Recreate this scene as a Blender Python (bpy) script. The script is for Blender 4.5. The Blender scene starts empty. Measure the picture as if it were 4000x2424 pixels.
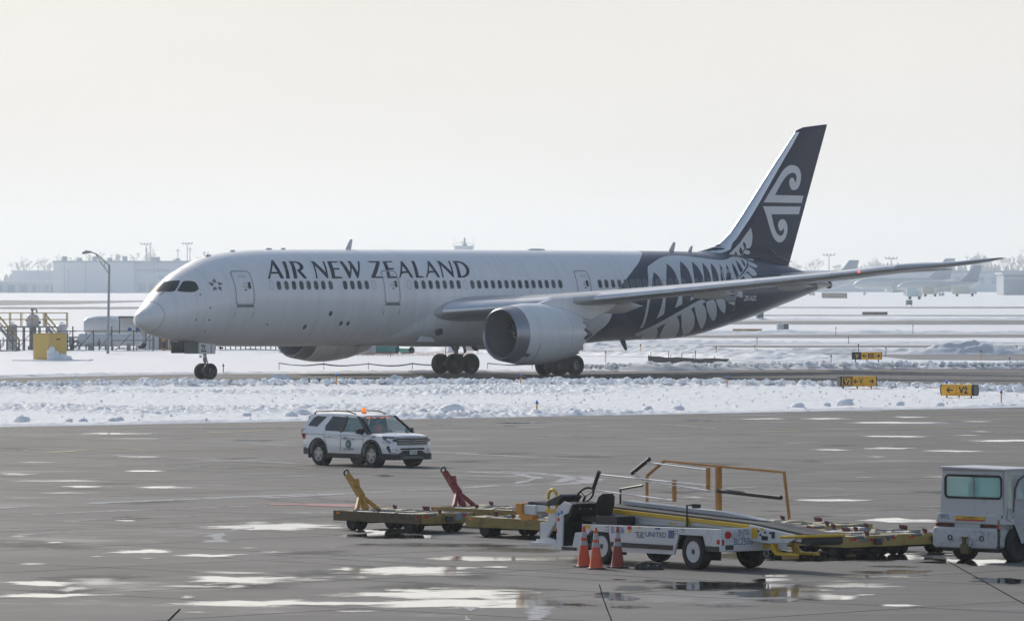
import bpy, bmesh, math, random
import numpy as np
from mathutils import Vector, Matrix
from mathutils.geometry import tessellate_polygon

random.seed(7)
rng = np.random.RandomState(7)
S = bpy.context.scene
COL = S.collection
PI = math.pi

# ------------------------------------------------------------------ camera, sky, sun, exposure
CAM_H = 6.35
cd = bpy.data.cameras.new('camera')
cam = bpy.data.objects.new('camera', cd)
COL.objects.link(cam)
cam.location = (0, 0, CAM_H)
cam.rotation_euler = (PI / 2, 0, 0)
cd.sensor_width = 36.0
cd.lens = 207.0
cd.shift_y = -0.0329
cd.clip_start = 1.0
cd.clip_end = 12000.0
S.camera = cam

SUN_EL, SUN_AZ = math.radians(27), math.radians(-27)   # azimuth from +Y, negative = to the left
sun_dir = Vector((math.sin(SUN_AZ) * math.cos(SUN_EL), math.cos(SUN_AZ) * math.cos(SUN_EL), math.sin(SUN_EL)))
world = bpy.data.worlds.new('World')
S.world = world
world.use_nodes = True
wn, wl = world.node_tree.nodes, world.node_tree.links
bg = wn['Background']
sky = wn.new('ShaderNodeTexSky')
sky.sky_type = 'NISHITA'
sky.sun_disc = False
sky.sun_elevation = SUN_EL
sky.sun_rotation = SUN_AZ
sky.altitude = 200
sky.air_density = 1.0
sky.dust_density = 2.5
sky.ozone_density = 1.0
veil = wn.new('ShaderNodeMix')
veil.data_type = 'RGBA'
veil.inputs['Factor'].default_value = 0.12
veil.inputs['B'].default_value = (5.6, 7.6, 10.6, 1)      # thin high cloud over the whole sky
wl.new(sky.outputs['Color'], veil.inputs['A'])
murk = wn.new('ShaderNodeMix')                           # the winter murk that whitens the sky all round the horizon
murk.data_type = 'RGBA'
wtc = wn.new('ShaderNodeTexCoord')
wsp = wn.new('ShaderNodeSeparateXYZ')
wl.new(wtc.outputs['Generated'], wsp.inputs['Vector'])
wmr = wn.new('ShaderNodeMapRange')
wmr.interpolation_type = 'SMOOTHSTEP'
for k_, v_ in (('From Min', 0.0), ('From Max', 0.30), ('To Min', 0.95), ('To Max', 0.0)):
    wmr.inputs[k_].default_value = v_
wl.new(wsp.outputs['Z'], wmr.inputs['Value'])
wl.new(wmr.outputs['Result'], murk.inputs['Factor'])
wl.new(veil.outputs['Result'], murk.inputs['A'])
murk.inputs['B'].default_value = (8.2, 8.1, 7.95, 1)
cln = wn.new('ShaderNodeTexNoise')                      # barely visible unevenness of the overcast
cln.inputs['Scale'].default_value = 5.0
cln.inputs['Detail'].default_value = 4
clm = wn.new('ShaderNodeMapping')
clm.inputs['Scale'].default_value = (1.0, 1.0, 5.0)
wl.new(wtc.outputs['Generated'], clm.inputs['Vector'])
wl.new(clm.outputs['Vector'], cln.inputs['Vector'])
clr = wn.new('ShaderNodeMapRange')
for k_, v_ in (('From Min', 0.3), ('From Max', 0.7), ('To Min', 0.965), ('To Max', 1.035)):
    clr.inputs[k_].default_value = v_
wl.new(cln.outputs['Fac'], clr.inputs['Value'])
cls = wn.new('ShaderNodeVectorMath')
cls.operation = 'SCALE'
wl.new(murk.outputs['Result'], cls.inputs[0])
wl.new(clr.outputs['Result'], cls.inputs['Scale'])
wl.new(cls.outputs['Vector'], bg.inputs['Color'])
bg.inputs['Strength'].default_value = 0.1
sl = bpy.data.lights.new('sun', 'SUN')
sl.energy = 2.6
sl.angle = math.radians(1.0)
sl.color = (1.0, 0.95, 0.87)
sun = bpy.data.objects.new('sun', sl)
COL.objects.link(sun)
sun.rotation_euler = sun_dir.to_track_quat('Z', 'Y').to_euler()
sun.location = sun_dir * 200
S.view_settings.view_transform = 'Standard'
S.view_settings.look = 'None'
S.view_settings.gamma = 1.0
S.view_settings.use_curve_mapping = False
S.view_settings.exposure = 0.0
S.cycles.volume_bounces = 1
S.cycles.max_bounces = 8
S.cycles.use_denoising = True
HAZE_DENSITY = 0.00012

# ------------------------------------------------------------------ materials
MATS = {}


def mat(name, col, rough=0.5, metal=0.0, var=0.0, scale=2.0, bump=0.0, bscale=20.0, dirt=None, damt=0.0, dscale=3.0,
        dstretch=(1, 1, 1), spec=0.5, coat=0.0, emit=None, estr=0.0, alpha=1.0, trans=0.0):
    if name in MATS:
        return MATS[name]
    m = bpy.data.materials.new(name)
    m.use_nodes = True
    N, L = m.node_tree.nodes, m.node_tree.links
    p = N['Principled BSDF']
    c4 = tuple(col) + (1,)
    p.inputs['Base Color'].default_value = c4
    p.inputs['Roughness'].default_value = rough
    p.inputs['Metallic'].default_value = metal
    p.inputs['Specular IOR Level'].default_value = spec
    p.inputs['Coat Weight'].default_value = coat
    p.inputs['Coat Roughness'].default_value = 0.08
    p.inputs['Alpha'].default_value = alpha
    p.inputs['Transmission Weight'].default_value = trans
    if emit:
        p.inputs['Emission Color'].default_value = tuple(emit) + (1,)
        p.inputs['Emission Strength'].default_value = estr
    if var or dirt or bump:
        tc = N.new('ShaderNodeTexCoord')
        out = None
        if var:
            nz = N.new('ShaderNodeTexNoise')
            nz.inputs['Scale'].default_value = scale
            nz.inputs['Detail'].default_value = 5
            L.new(tc.outputs['Object'], nz.inputs['Vector'])
            mr = N.new('ShaderNodeMapRange')
            mr.inputs['From Min'].default_value = 0.3
            mr.inputs['From Max'].default_value = 0.7
            mr.inputs['To Min'].default_value = 1 - var
            mr.inputs['To Max'].default_value = 1 + var
            L.new(nz.outputs['Fac'], mr.inputs['Value'])
            mx = N.new('ShaderNodeVectorMath')
            mx.operation = 'SCALE'
            mx.inputs[0].default_value = col
            L.new(mr.outputs['Result'], mx.inputs['Scale'])
            out = mx.outputs['Vector']
        if dirt:
            mp = N.new('ShaderNodeMapping')
            mp.inputs['Scale'].default_value = dstretch
            L.new(tc.outputs['Object'], mp.inputs['Vector'])
            nd = N.new('ShaderNodeTexNoise')
            nd.inputs['Scale'].default_value = dscale
            nd.inputs['Detail'].default_value = 8
            nd.inputs['Roughness'].default_value = 0.7
            L.new(mp.outputs['Vector'], nd.inputs['Vector'])
            dr = N.new('ShaderNodeMapRange')
            dr.inputs['From Min'].default_value = 0.62 - 0.3 * damt
            dr.inputs['From Max'].default_value = 0.8 - 0.3 * damt
            L.new(nd.outputs['Fac'], dr.inputs['Value'])
            dm = N.new('ShaderNodeMix')
            dm.data_type = 'RGBA'
            dm.inputs['A'].default_value = c4
            dm.inputs['B'].default_value = tuple(dirt) + (1,)
            ma = N.new('ShaderNodeMath')
            ma.operation = 'MULTIPLY'
            ma.inputs[1].default_value = min(1, 0.45 + damt)
            L.new(dr.outputs['Result'], ma.inputs[0])
            L.new(ma.outputs[0], dm.inputs['Factor'])
            if out:
                L.new(out, dm.inputs['A'])
            out = dm.outputs['Result']
        if out:
            L.new(out, p.inputs['Base Color'])
        if bump:
            nb = N.new('ShaderNodeTexNoise')
            nb.inputs['Scale'].default_value = bscale
            nb.inputs['Detail'].default_value = 6
            L.new(tc.outputs['Object'], nb.inputs['Vector'])
            b = N.new('ShaderNodeBump')
            b.inputs['Strength'].default_value = bump
            b.inputs['Distance'].default_value = 0.05
            L.new(nb.outputs['Fac'], b.inputs['Height'])
            L.new(b.outputs['Normal'], p.inputs['Normal'])
    MATS[name] = m
    return m


def snow_mat(name, col, bump, bscale, gray=None):
    return mat(name, col, rough=0.75, var=0.05, scale=0.6, bump=bump, bscale=bscale, dirt=gray, damt=0.05 if gray else 0, dscale=0.8, spec=0.3)


M_snow = snow_mat('snow', (0.88, 0.88, 0.885), 0.5, 7.0, (0.62, 0.64, 0.68))
M_snow_far = snow_mat('far_snow', (0.86, 0.865, 0.875), 0.3, 2.0)
M_snow_far.node_tree.nodes['Principled BSDF'].inputs['Roughness'].default_value = 0.45
M_snow_far.node_tree.nodes['Principled BSDF'].inputs['Specular IOR Level'].default_value = 0.5
M_snow_dirty = snow_mat('ploughed_snow', (0.70, 0.715, 0.74), 0.5, 5.0, (0.42, 0.42, 0.42))
M_rubber = mat('tyre_rubber', (0.022, 0.022, 0.024), 0.75, var=0.15, scale=6, bump=0.2, bscale=40)
M_black = mat('black_plastic', (0.02, 0.02, 0.022), 0.5, var=0.1)
M_dark = mat('dark_metal', (0.05, 0.05, 0.055), 0.5, metal=0.3, var=0.2)
M_grey = mat('grey_metal', (0.32, 0.33, 0.35), 0.45, metal=0.4, var=0.12)
M_alu = mat('bare_aluminium', (0.62, 0.63, 0.66), 0.28, metal=0.9, var=0.05)
M_chrome = mat('chrome', (0.7, 0.7, 0.72), 0.15, metal=1.0)

# ------------------------------------------------------------------ mesh helpers


class MB:
    def __init__(s):
        s.v, s.f, s.uv = [], [], None

    def add(s, vs, fs):
        o = len(s.v)
        s.v += [tuple(map(float, v)) for v in vs]
        s.f += [tuple(o + i for i in f) for f in fs]
        return s

    def box(s, x0, x1, y0, y1, z0, z1, rot=None, org=(0, 0, 0)):
        vs = [(x, y, z) for z in (z0, z1) for y in (y0, y1) for x in (x0, x1)]
        if rot is not None:
            o = Vector(org)
            vs = [tuple(o + rot @ (Vector(v) - o)) for v in vs]
        return s.add(vs, [(0, 2, 3, 1), (4, 5, 7, 6), (0, 1, 5, 4), (1, 3, 7, 5), (3, 2, 6, 7), (2, 0, 4, 6)])

    def tube(s, p0, p1, r0, r1=None, n=10, cap=True):
        r1 = r0 if r1 is None else r1
        p0, p1 = Vector(p0), Vector(p1)
        d = (p1 - p0).normalized()
        u = d.orthogonal().normalized()
        w = d.cross(u)
        vs, fs = [], []
        for p, r in ((p0, r0), (p1, r1)):
            for i in range(n):
                t = 2 * PI * i / n
                vs.append(tuple(p + (u * math.cos(t) + w * math.sin(t)) * r))
        for i in range(n):
            j = (i + 1) % n
            fs.append((i, j, n + j, n + i))
        if cap:
            fs.append(tuple(range(n - 1, -1, -1)))
            fs.append(tuple(range(n, 2 * n)))
        return s.add(vs, fs)

    def path(s, pts, r, n=8, closed=False):
        pts = [Vector(p) for p in pts]
        m = len(pts)
        vs, fs = [], []
        prev = None
        for i, p in enumerate(pts):
            a = pts[i - 1] if (i > 0 or closed) else p
            b = pts[(i + 1) % m] if (i < m - 1 or closed) else p
            d = (b - a).normalized()
            u = (prev - d * prev.dot(d)).normalized() if prev is not None and (prev - d * prev.dot(d)).length > 1e-5 else d.orthogonal().normalized()
            prev = u
            w = d.cross(u)
            rr = r[i] if isinstance(r, (list, tuple)) else r
            for k in range(n):
                t = 2 * PI * k / n
                vs.append(tuple(p + (u * math.cos(t) + w * math.sin(t)) * rr))
        for i in range(m if closed else m - 1):
            j = (i + 1) % m
            for k in range(n):
                l = (k + 1) % n
                fs.append((i * n + k, i * n + l, j * n + l, j * n + k))
        if not closed:
            fs.append(tuple(range(n - 1, -1, -1)))
            fs.append(tuple((m - 1) * n + k for k in range(n)))
        return s.add(vs, fs)

    def lathe(s, prof, org=(0, 0, 0), axis=(0, 0, 1), n=24, closed=False):
        ax = Vector(axis).normalized()
        u = ax.orthogonal().normalized()
        w = ax.cross(u)
        o = Vector(org)
        vs, fs = [], []
        for h, r in prof:
            for k in range(n):
                t = 2 * PI * k / n
                vs.append(tuple(o + ax * h + (u * math.cos(t) + w * math.sin(t)) * r))
        m = len(prof)
        for i in range(m if closed else m - 1):
            j = (i + 1) % m
            for k in range(n):
                l = (k + 1) % n
                fs.append((i * n + k, i * n + l, j * n + l, j * n + k))
        if not closed:
            if prof[0][1] > 1e-4:
                fs.append(tuple(range(n - 1, -1, -1)))
            if prof[-1][1] > 1e-4:
                fs.append(tuple((m - 1) * n + k for k in range(n)))
        return s.add(vs, fs)

    def prism(s, poly, y0, y1, ax='y'):
        """poly = (x, z) outline extruded along y (ax 'y'), (y, z) along x (ax 'x') or (x, y) along z (ax 'z')"""
        f = {'y': lambda a, b, c: (a, c, b), 'x': lambda a, b, c: (c, a, b), 'z': lambda a, b, c: (a, b, c)}[ax]
        n = len(poly)
        vs = [f(a, b, y0) for a, b in poly] + [f(a, b, y1) for a, b in poly]
        tri = tessellate_polygon([[Vector((a, b, 0)) for a, b in poly]])
        fs = [tuple(t) for t in tri] + [tuple(n + i for i in reversed(t)) for t in tri]
        fs += [(i, (i + 1) % n, n + (i + 1) % n, n + i) for i in range(n)]
        return s.add(vs, fs)

    def loft(s, rings, cap=True, closed=True):
        n = len(rings[0])
        vs = [p for r in rings for p in r]
        fs = []
        for i in range(len(rings) - 1):
            for k in range(n if closed else n - 1):
                l = (k + 1) % n
                fs.append((i * n + k, i * n + l, (i + 1) * n + l, (i + 1) * n + k))
        if cap:
            fs.append(tuple(range(n - 1, -1, -1)))
            fs.append(tuple((len(rings) - 1) * n + k for k in range(n)))
        return s.add(vs, fs)

    def tri(s, loops, f):
        """flat outline with holes; f maps (a, b) -> 3D"""
        flat = [p for l in loops for p in l]
        t = tessellate_polygon([[Vector((a, b, 0)) for a, b in l] for l in loops])
        return s.add([f(a, b) for a, b in flat], [tuple(x) for x in t])


def link(name, me, m, parent):
    o = bpy.data.objects.new(name, me)
    COL.objects.link(o)
    if m is not None and not me.materials:
        me.materials.append(m)
    if parent is not None:
        o.parent = parent
    return o


def build(name, mb, m, parent=None, smooth=None, bevel=0.0, recalc=True, seg=2):
    me = bpy.data.meshes.new(name)
    me.from_pydata(mb.v, [], mb.f)
    if recalc:
        b = bmesh.new()
        b.from_mesh(me)
        bmesh.ops.remove_doubles(b, verts=b.verts, dist=1e-5)
        bmesh.ops.recalc_face_normals(b, faces=b.faces)
        b.to_mesh(me)
        b.free()
    if smooth is not None:
        me.polygons.foreach_set('use_smooth', [True] * len(me.polygons))
        me.set_sharp_from_angle(angle=math.radians(smooth))
    o = link(name, me, m, parent)
    if bevel:
        md = o.modifiers.new('bevel', 'BEVEL')
        md.width = bevel
        md.segments = seg
        md.limit_method = 'ANGLE'
        md.angle_limit = math.radians(40)
    return o


def thing(name, label, cat, loc=(0, 0, 0), rz=0.0, group=None):
    o = bpy.data.objects.new(name, None)
    o.empty_display_size = 0.2
    COL.objects.link(o)
    o.location = loc
    o.rotation_euler = (0, 0, rz)
    o['label'] = label
    o['category'] = cat
    if group:
        o['group'] = group
    return o


def tag(o, label=None, cat=None, group=None, kind=None):
    for k, v in (('label', label), ('category', cat), ('group', group), ('kind', kind)):
        if v:
            o[k] = v
    return o


def dup(o, parent=None):
    c = o.copy()
    COL.objects.link(c)
    c.parent = parent
    for ch in [x for x in bpy.data.objects if x.parent is o]:
        dup(ch, c)
    return c


def text_loops(txt, size, shear=0.0, bold=0.0, space=1.0):
    """triangles of a line of lettering: (verts 2D, faces), baseline at 0, starting at x = 0"""
    cu = bpy.data.curves.new('lettering', 'FONT')
    cu.body = txt
    cu.size = size
    cu.shear = shear
    cu.offset = bold
    cu.space_character = space
    cu.resolution_u = 3
    ob = bpy.data.objects.new('lettering', cu)
    me = bpy.data.meshes.new_from_object(ob)
    vs = [(v.co.x, v.co.y) for v in me.vertices]
    fs = [tuple(p.vertices) for p in me.polygons]
    bpy.data.objects.remove(ob)
    bpy.data.curves.remove(cu)
    bpy.data.meshes.remove(me)
    return vs, fs


def lettering(txt, w, h, f, m, parent, name='lettering', shear=0.0, bold=0.0, center=False):
    """text squeezed to width w and cap height h; f maps (x, z) to 3D"""
    vs, fs = text_loops(txt, 1.0, shear, bold)
    x0, x1 = min(v[0] for v in vs), max(v[0] for v in vs)
    y0, y1 = min(v[1] for v in vs), max(v[1] for v in vs)
    mb = MB()
    mb.add([f((a - x0) / (x1 - x0) * w - (w / 2 if center else 0), (b - y0) / (y1 - y0) * h) for a, b in vs], fs)
    return build(name, mb, m, parent, recalc=False)


ORD = ['leftmost', 'second from the left', 'third from the left', 'fourth from the left', 'fifth from the left', 'sixth from the left', 'seventh from the left', 'eighth from the left', 'ninth from the left', 'tenth from the left', 'eleventh from the left', 'twelfth from the left', 'thirteenth from the left', 'fourteenth from the left', 'fifteenth from the left', 'sixteenth from the left']


# value noise on numpy arrays
def vnoise(x, y, seed=0):
    xi, yi = np.floor(x).astype(np.int64), np.floor(y).astype(np.int64)
    xf, yf = x - xi, y - yi

    def h(a, b):
        n = (a * 374761393 + b * 668265263 + seed * 974634777) & 0x7fffffff
        n = ((n ^ (n >> 13)) * 1274126177) & 0x7fffffff
        return ((n ^ (n >> 16)) & 0xffff) / 65535.0
    u, v = xf * xf * (3 - 2 * xf), yf * yf * (3 - 2 * yf)
    return (h(xi, yi) * (1 - u) + h(xi + 1, yi) * u) * (1 - v) + (h(xi, yi + 1) * (1 - u) + h(xi + 1, yi + 1) * u) * v


def fbm(x, y, o=4, seed=0):
    t, a, s = 0, 1.0, 0
    for k in range(o):
        t = t + a * vnoise(x * 2 ** k, y * 2 ** k, seed + k)
        s += a
        a *= 0.5
    return t / s


def grid_mesh(name, X, Y, Z, m, parent=None, smooth=True):
    r, c = X.shape
    vs = np.stack([X.ravel(), Y.ravel(), Z.ravel()], 1)
    i = np.arange(r * c).reshape(r, c)
    fs = np.stack([i[:-1, :-1].ravel(), i[:-1, 1:].ravel(), i[1:, 1:].ravel(), i[1:, :-1].ravel()], 1)
    me = bpy.data.meshes.new(name)
    me.vertices.add(len(vs))
    me.vertices.foreach_set('co', vs.ravel())
    me.loops.add(fs.size)
    me.loops.foreach_set('vertex_index', fs.ravel().astype(np.int32))
    me.polygons.add(len(fs))
    me.polygons.foreach_set('loop_start', np.arange(0, fs.size, 4, dtype=np.int32))
    me.polygons.foreach_set('use_smooth', [smooth] * len(fs))
    me.update(calc_edges=True)
    me.validate()
    return link(name, me, m, parent)


def pchip(q, s, v):
    s, v = np.asarray(s, float), np.asarray(v, float)
    h = np.diff(s)
    d = np.diff(v) / h
    m = np.zeros_like(v)
    for i in range(1, len(v) - 1):
        if d[i - 1] * d[i] > 0:
            w1, w2 = 2 * h[i] + h[i - 1], h[i] + 2 * h[i - 1]
            m[i] = (w1 + w2) / (w1 / d[i - 1] + w2 / d[i])
    m[0], m[-1] = d[0], d[-1]
    q = np.asarray(q, float)
    i = np.clip(np.searchsorted(s, q, 'right') - 1, 0, len(h) - 1)
    x = (q - s[i]) / h[i]
    return (1 + 2 * x) * (1 - x) ** 2 * v[i] + x * (1 - x) ** 2 * h[i] * m[i] + x * x * (3 - 2 * x) * v[i + 1] + x * x * (x - 1) * h[i] * m[i + 1]

# ------------------------------------------------------------------ ground, pavements, snow (the setting)
def sheet(name, pts, z, m, parent=None):
    mb = MB()
    t = tessellate_polygon([[Vector((a, b, 0)) for a, b in pts]])
    mb.add([(a, b, z) for a, b in pts], [tuple(x) for x in t])
    o = build(name, mb, m, parent, recalc=False)
    me = o.data
    if me.polygons[0].normal.z < 0:
        me.flip_normals()
    return o


def strip_pts(far, near, jig=0.0, step=3.0, seed=0):
    """closed outline from a far edge and a near edge (both left to right), its edges roughened"""
    out = []
    for k, e in enumerate((far, near[::-1])):
        xs = [p[0] for p in e]
        for i in range(len(e) - 1):
            n = max(2, int(math.hypot(e[i + 1][0] - e[i][0], e[i + 1][1] - e[i][1]) / step))
            for j in range(n):
                t = j / n
                x = e[i][0] * (1 - t) + e[i + 1][0] * t
                y = e[i][1] * (1 - t) + e[i + 1][1] * t
                out.append((x, y + jig * (float(fbm(np.array(x / step * 0.7), np.array(k * 9.0 + seed), 3, 3)) - 0.5) * 2))
        out.append(e[-1])
    return out


def pavement_mat(name, base, tint, joints=None):
    """worn concrete: blotches, tyre-dark lanes and damp patches"""
    m = bpy.data.materials.new(name)
    m.use_nodes = True
    N, L = m.node_tree.nodes, m.node_tree.links
    p = N['Principled BSDF']
    geo = N.new('ShaderNodeNewGeometry')
    oi = N.new('ShaderNodeObjectInfo')

    def noise(sc, det, stretch=(1, 1, 1), rot=0.0):
        mp = N.new('ShaderNodeMapping')
        mp.inputs['Scale'].default_value = stretch
        mp.inputs['Rotation'].default_value = (0, 0, rot)
        L.new(geo.outputs['Position'], mp.inputs['Vector'])
        n = N.new('ShaderNodeTexNoise')
        n.inputs['Scale'].default_value = sc
        n.inputs['Detail'].default_value = det
        n.inputs['Roughness'].default_value = 0.65
        L.new(mp.outputs['Vector'], n.inputs['Vector'])
        return n.outputs['Fac']

    def rng_(v, a, b, c, d):
        r = N.new('ShaderNodeMapRange')
        for k, x in zip(('From Min', 'From Max', 'To Min', 'To Max'), (a, b, c, d)):
            r.inputs[k].default_value = x
        L.new(v, r.inputs['Value'])
        return r.outputs['Result']

    def mul(a, b):
        q = N.new('ShaderNodeMath')
        q.operation = 'MULTIPLY'
        L.new(a, q.inputs[0])
        L.new(b, q.inputs[1])
        return q.outputs[0]
    f = mul(rng_(noise(0.09, 6), 0.3, 0.7, 0.74, 1.18), rng_(noise(0.9, 8), 0.3, 0.7, 0.86, 1.12))
    f = mul(f, rng_(noise(0.35, 5, (0.15, 1.0, 1.0), math.radians(-42)), 0.35, 0.7, 1.10, 0.76))
    f = mul(f, rng_(oi.outputs['Random'], 0, 1, 0.93, 1.06))
    f = mul(f, rng_(noise(9.0, 5), 0.3, 0.7, 0.88, 1.1))
    damp = rng_(noise(0.16, 7, (1, 1, 1), 0.4), 0.56, 0.66, 0.0, 1.0)
    dk = rng_(damp, 0, 1, 1.0, 0.70)
    f = mul(f, dk)
    sc = N.new('ShaderNodeVectorMath')
    sc.operation = 'SCALE'
    sc.inputs[0].default_value = base
    L.new(f, sc.inputs['Scale'])
    L.new(sc.outputs['Vector'], p.inputs['Base Color'])
    L.new(rng_(damp, 0, 1, 0.72, 0.38), p.inputs['Roughness'])
    p.inputs['Specular IOR Level'].default_value = 0.35
    nb = noise(14, 5)
    b = N.new('ShaderNodeBump')
    b.inputs['Strength'].default_value = 0.25
    b.inputs['Distance'].default_value = 0.02
    L.new(nb, b.inputs['Height'])
    L.new(b.outputs['Normal'], p.inputs['Normal'])
    return m


M_conc = pavement_mat('apron_concrete', (0.142, 0.134, 0.126), None)
M_taxi = pavement_mat('taxiway_asphalt', (0.115, 0.11, 0.105), None)
M_far = pavement_mat('far_pavement', (0.20, 0.20, 0.20), None)
M_joint = mat('joint_sealant', (0.02, 0.02, 0.02), 1.0, spec=0.0)

g = sheet('snow_field', [(-1500, 330), (1500, 330), (2300, 4400), (-2300, 4400)], -0.05, M_snow_far)
tag(g, kind='structure')
ap = sheet('apron', [(-95, -60), (95, -60), (95, 345), (60, 315), (24.9, 286.7), (-21.7, 249.0), (-95, 190)], -0.028, M_joint)
tag(ap, kind='structure')
# concrete slabs of the apron: each its own piece, joints between them
SL, RA = 7.6, math.radians(47)
ux, uy = Vector((math.cos(RA), math.sin(RA), 0)), Vector((-math.sin(RA), math.cos(RA), 0))
slab_b = MB().box(-SL / 2 + 0.035, SL / 2 - 0.035, -SL / 2 + 0.035, SL / 2 - 0.035, -0.027, 0.0)
slab_me = None
slabs = []
for i in range(-30, 60):
    for j in range(-20, 60):
        c = ux * (i * SL) + uy * (j * SL) + Vector((1.0, 0, 0))
        lim = 4 + c.y * 0.0875 + SL * 0.62
        if abs(c.x) < lim and 96 < c.y < 262 + 0.81 * c.x + 16:
            slabs.append((c.x, c.y))
slabs.sort(key=lambda q: q[1])
for k, (x, y) in enumerate(slabs):
    if slab_me is None:
        o = build('concrete_slab', slab_b, M_conc, ap)
        slab_me = o.data
    else:
        o = link('concrete_slab', slab_me, None, ap)
    o.location = (x, y, rng.uniform(-0.0006, 0.0006))
    o.rotation_euler = (0, 0, RA)
# the same concrete all round the slabs in view
ob_ = MB().tri([[(-95, -60), (95, -60), (95, 345), (60, 315), (24.9, 286.7), (-21.7, 249.0), (-95, 190)], [(-11.8, 98), (11.8, 98), (26.3, 264), (26.6, 285), (24.4, 285.2), (-21.3, 247.6), (-21.6, 210)]], lambda a, b: (a, b, -0.004))
ob_ = build('outer_apron', ob_, M_conc, ap, recalc=False)
if ob_.data.polygons[0].normal.z < 0:
    ob_.data.flip_normals()
taxi_far = [(-95, 345), (-60, 355), (-32.1, 369.3), (-24.8, 380.8), (-8.5, 391.0), (6.5, 397.4), (17.7, 405), (35.4, 407.4), (60, 410), (120, 415)]
taxi_near = [(-95, 297), (-60, 315), (-29.7, 332), (-22.9, 337.5), (-9.3, 342), (9.3, 342), (19.7, 334.5), (28.6, 320), (36, 303), (60, 298), (120, 328)]
tag(sheet('taxiway', strip_pts(taxi_far, taxi_near, 0.5), 0.0, M_taxi), kind='structure')


# the snow verge between the apron and the taxiway: one modelled sheet of clods, ruts and ploughed banks
def edge_y(e, x):
    return np.interp(x, [p[0] for p in e], [p[1] for p in e])


apron_edge = [(-95, 190), (-26.7, 245.3), (-21.7, 249.0), (0, 266.6), (24.9, 286.7), (36, 293), (60, 298), (120, 322)]
xs = np.concatenate([np.arange(-60, -34, 0.6), np.arange(-34, 36, 0.125), np.arange(36, 58, 0.6)])
ts = np.linspace(0, 1, 330)
Xg, Tg = np.meshgrid(xs, ts)
ya, yb = edge_y(apron_edge, Xg) + 0.8 * (fbm(Xg * 0.4, Xg * 0, 3, 5) - 0.5), edge_y(taxi_near, Xg) + 1.6 * (fbm(Xg * 0.5, Xg * 0 + 7, 3, 6) - 0.5)
Yg = ya + (yb - ya) * Tg
dA, dB = Yg - ya, yb - Yg
coarse = fbm(Xg * 0.12, Yg * 0.05, 3, 11)
clod = np.clip(fbm(Xg * 4.2, Yg * 1.9, 3, 21) - 0.48, 0, 1) ** 0.8 * 1.6
mask = np.clip((fbm(Xg * 0.06 + 3, Yg * 0.05, 2, 31) - 0.36) * 3.2, 0.12, 1) * np.clip((22 - Xg) / 22, 0.5, 1.2)
fine = (fbm(Xg * 5.6, Yg * 2.4, 2, 41) - 0.5) * 0.15
bank = np.exp(-((dB - 1.6) / 1.2) ** 2)
lump = np.clip(fbm(Xg * 0.9, Yg * 0.45, 3, 51) - 0.33, 0, 1) * 1.5
bankA = np.exp(-((dA - 1.3) / 0.9) ** 2) * np.clip(fbm(Xg * 0.25 + 9, Yg * 0, 2, 61) - 0.35, 0, 1) * 1.1
Zg = 0.03 + 0.10 * coarse + 0.26 * clod * mask * np.clip(dB / 6, 0.3, 1) + fine * (0.4 + mask) + bank * (0.04 + 0.30 * lump) + bankA * (0.10 + 0.14 * clod)
Zg = Zg * np.clip(dA / 0.9, 0, 1) * np.clip(dB / 0.7, 0, 1) - 0.02 * ((dA < 0.05) | (dB < 0.05))
tag(grid_mesh('snow_verge', Xg, Yg, Zg, M_snow), kind='structure')


def ridge(name, pts, width, height, m=M_snow_dirty, step=0.22, seed=0, lumpy=1.0):
    """a ploughed bank of snow along a line on the ground"""
    P = [Vector((a, b, 0)) for a, b in pts]
    d = [0]
    for a, b in zip(P, P[1:]):
        d.append(d[-1] + (b - a).length)
    q = np.arange(0, d[-1], step)
    X, Y = np.interp(q, d, [p.x for p in P]), np.interp(q, d, [p.y for p in P])
    tx, ty = np.gradient(X), np.gradient(Y)
    l = np.hypot(tx, ty)
    nx, ny = -ty / l, tx / l
    w = np.linspace(-1, 1, 23)
    Q, W = np.meshgrid(q, w)
    wid = width * (0.7 + 0.6 * fbm(Q * 0.12, Q * 0, 3, 70 + seed))
    XX, YY = X[None] + nx[None] * W * wid, Y[None] + ny[None] * W * wid
    prof = np.clip(1 - W ** 2, 0, 1)
    h = height * (0.25 + 0.9 * lumpy * fbm(Q * 0.35 + seed, W * 1.1, 3, 80 + seed) * fbm(Q * 0.05, W * 0, 2, 90 + seed) * 2)
    taper = np.clip(Q / 5, 0, 1) * np.clip((d[-1] - Q) / 5, 0, 1)
    ZZ = (prof * h + prof * (fbm(Q * 1.5, W * 4, 4, 95 + seed) - 0.45) * height * 1.1) * taper - 0.055 + 0.025 * taper
    return tag(grid_mesh(name, XX, YY, ZZ, m), kind='structure')


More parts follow.
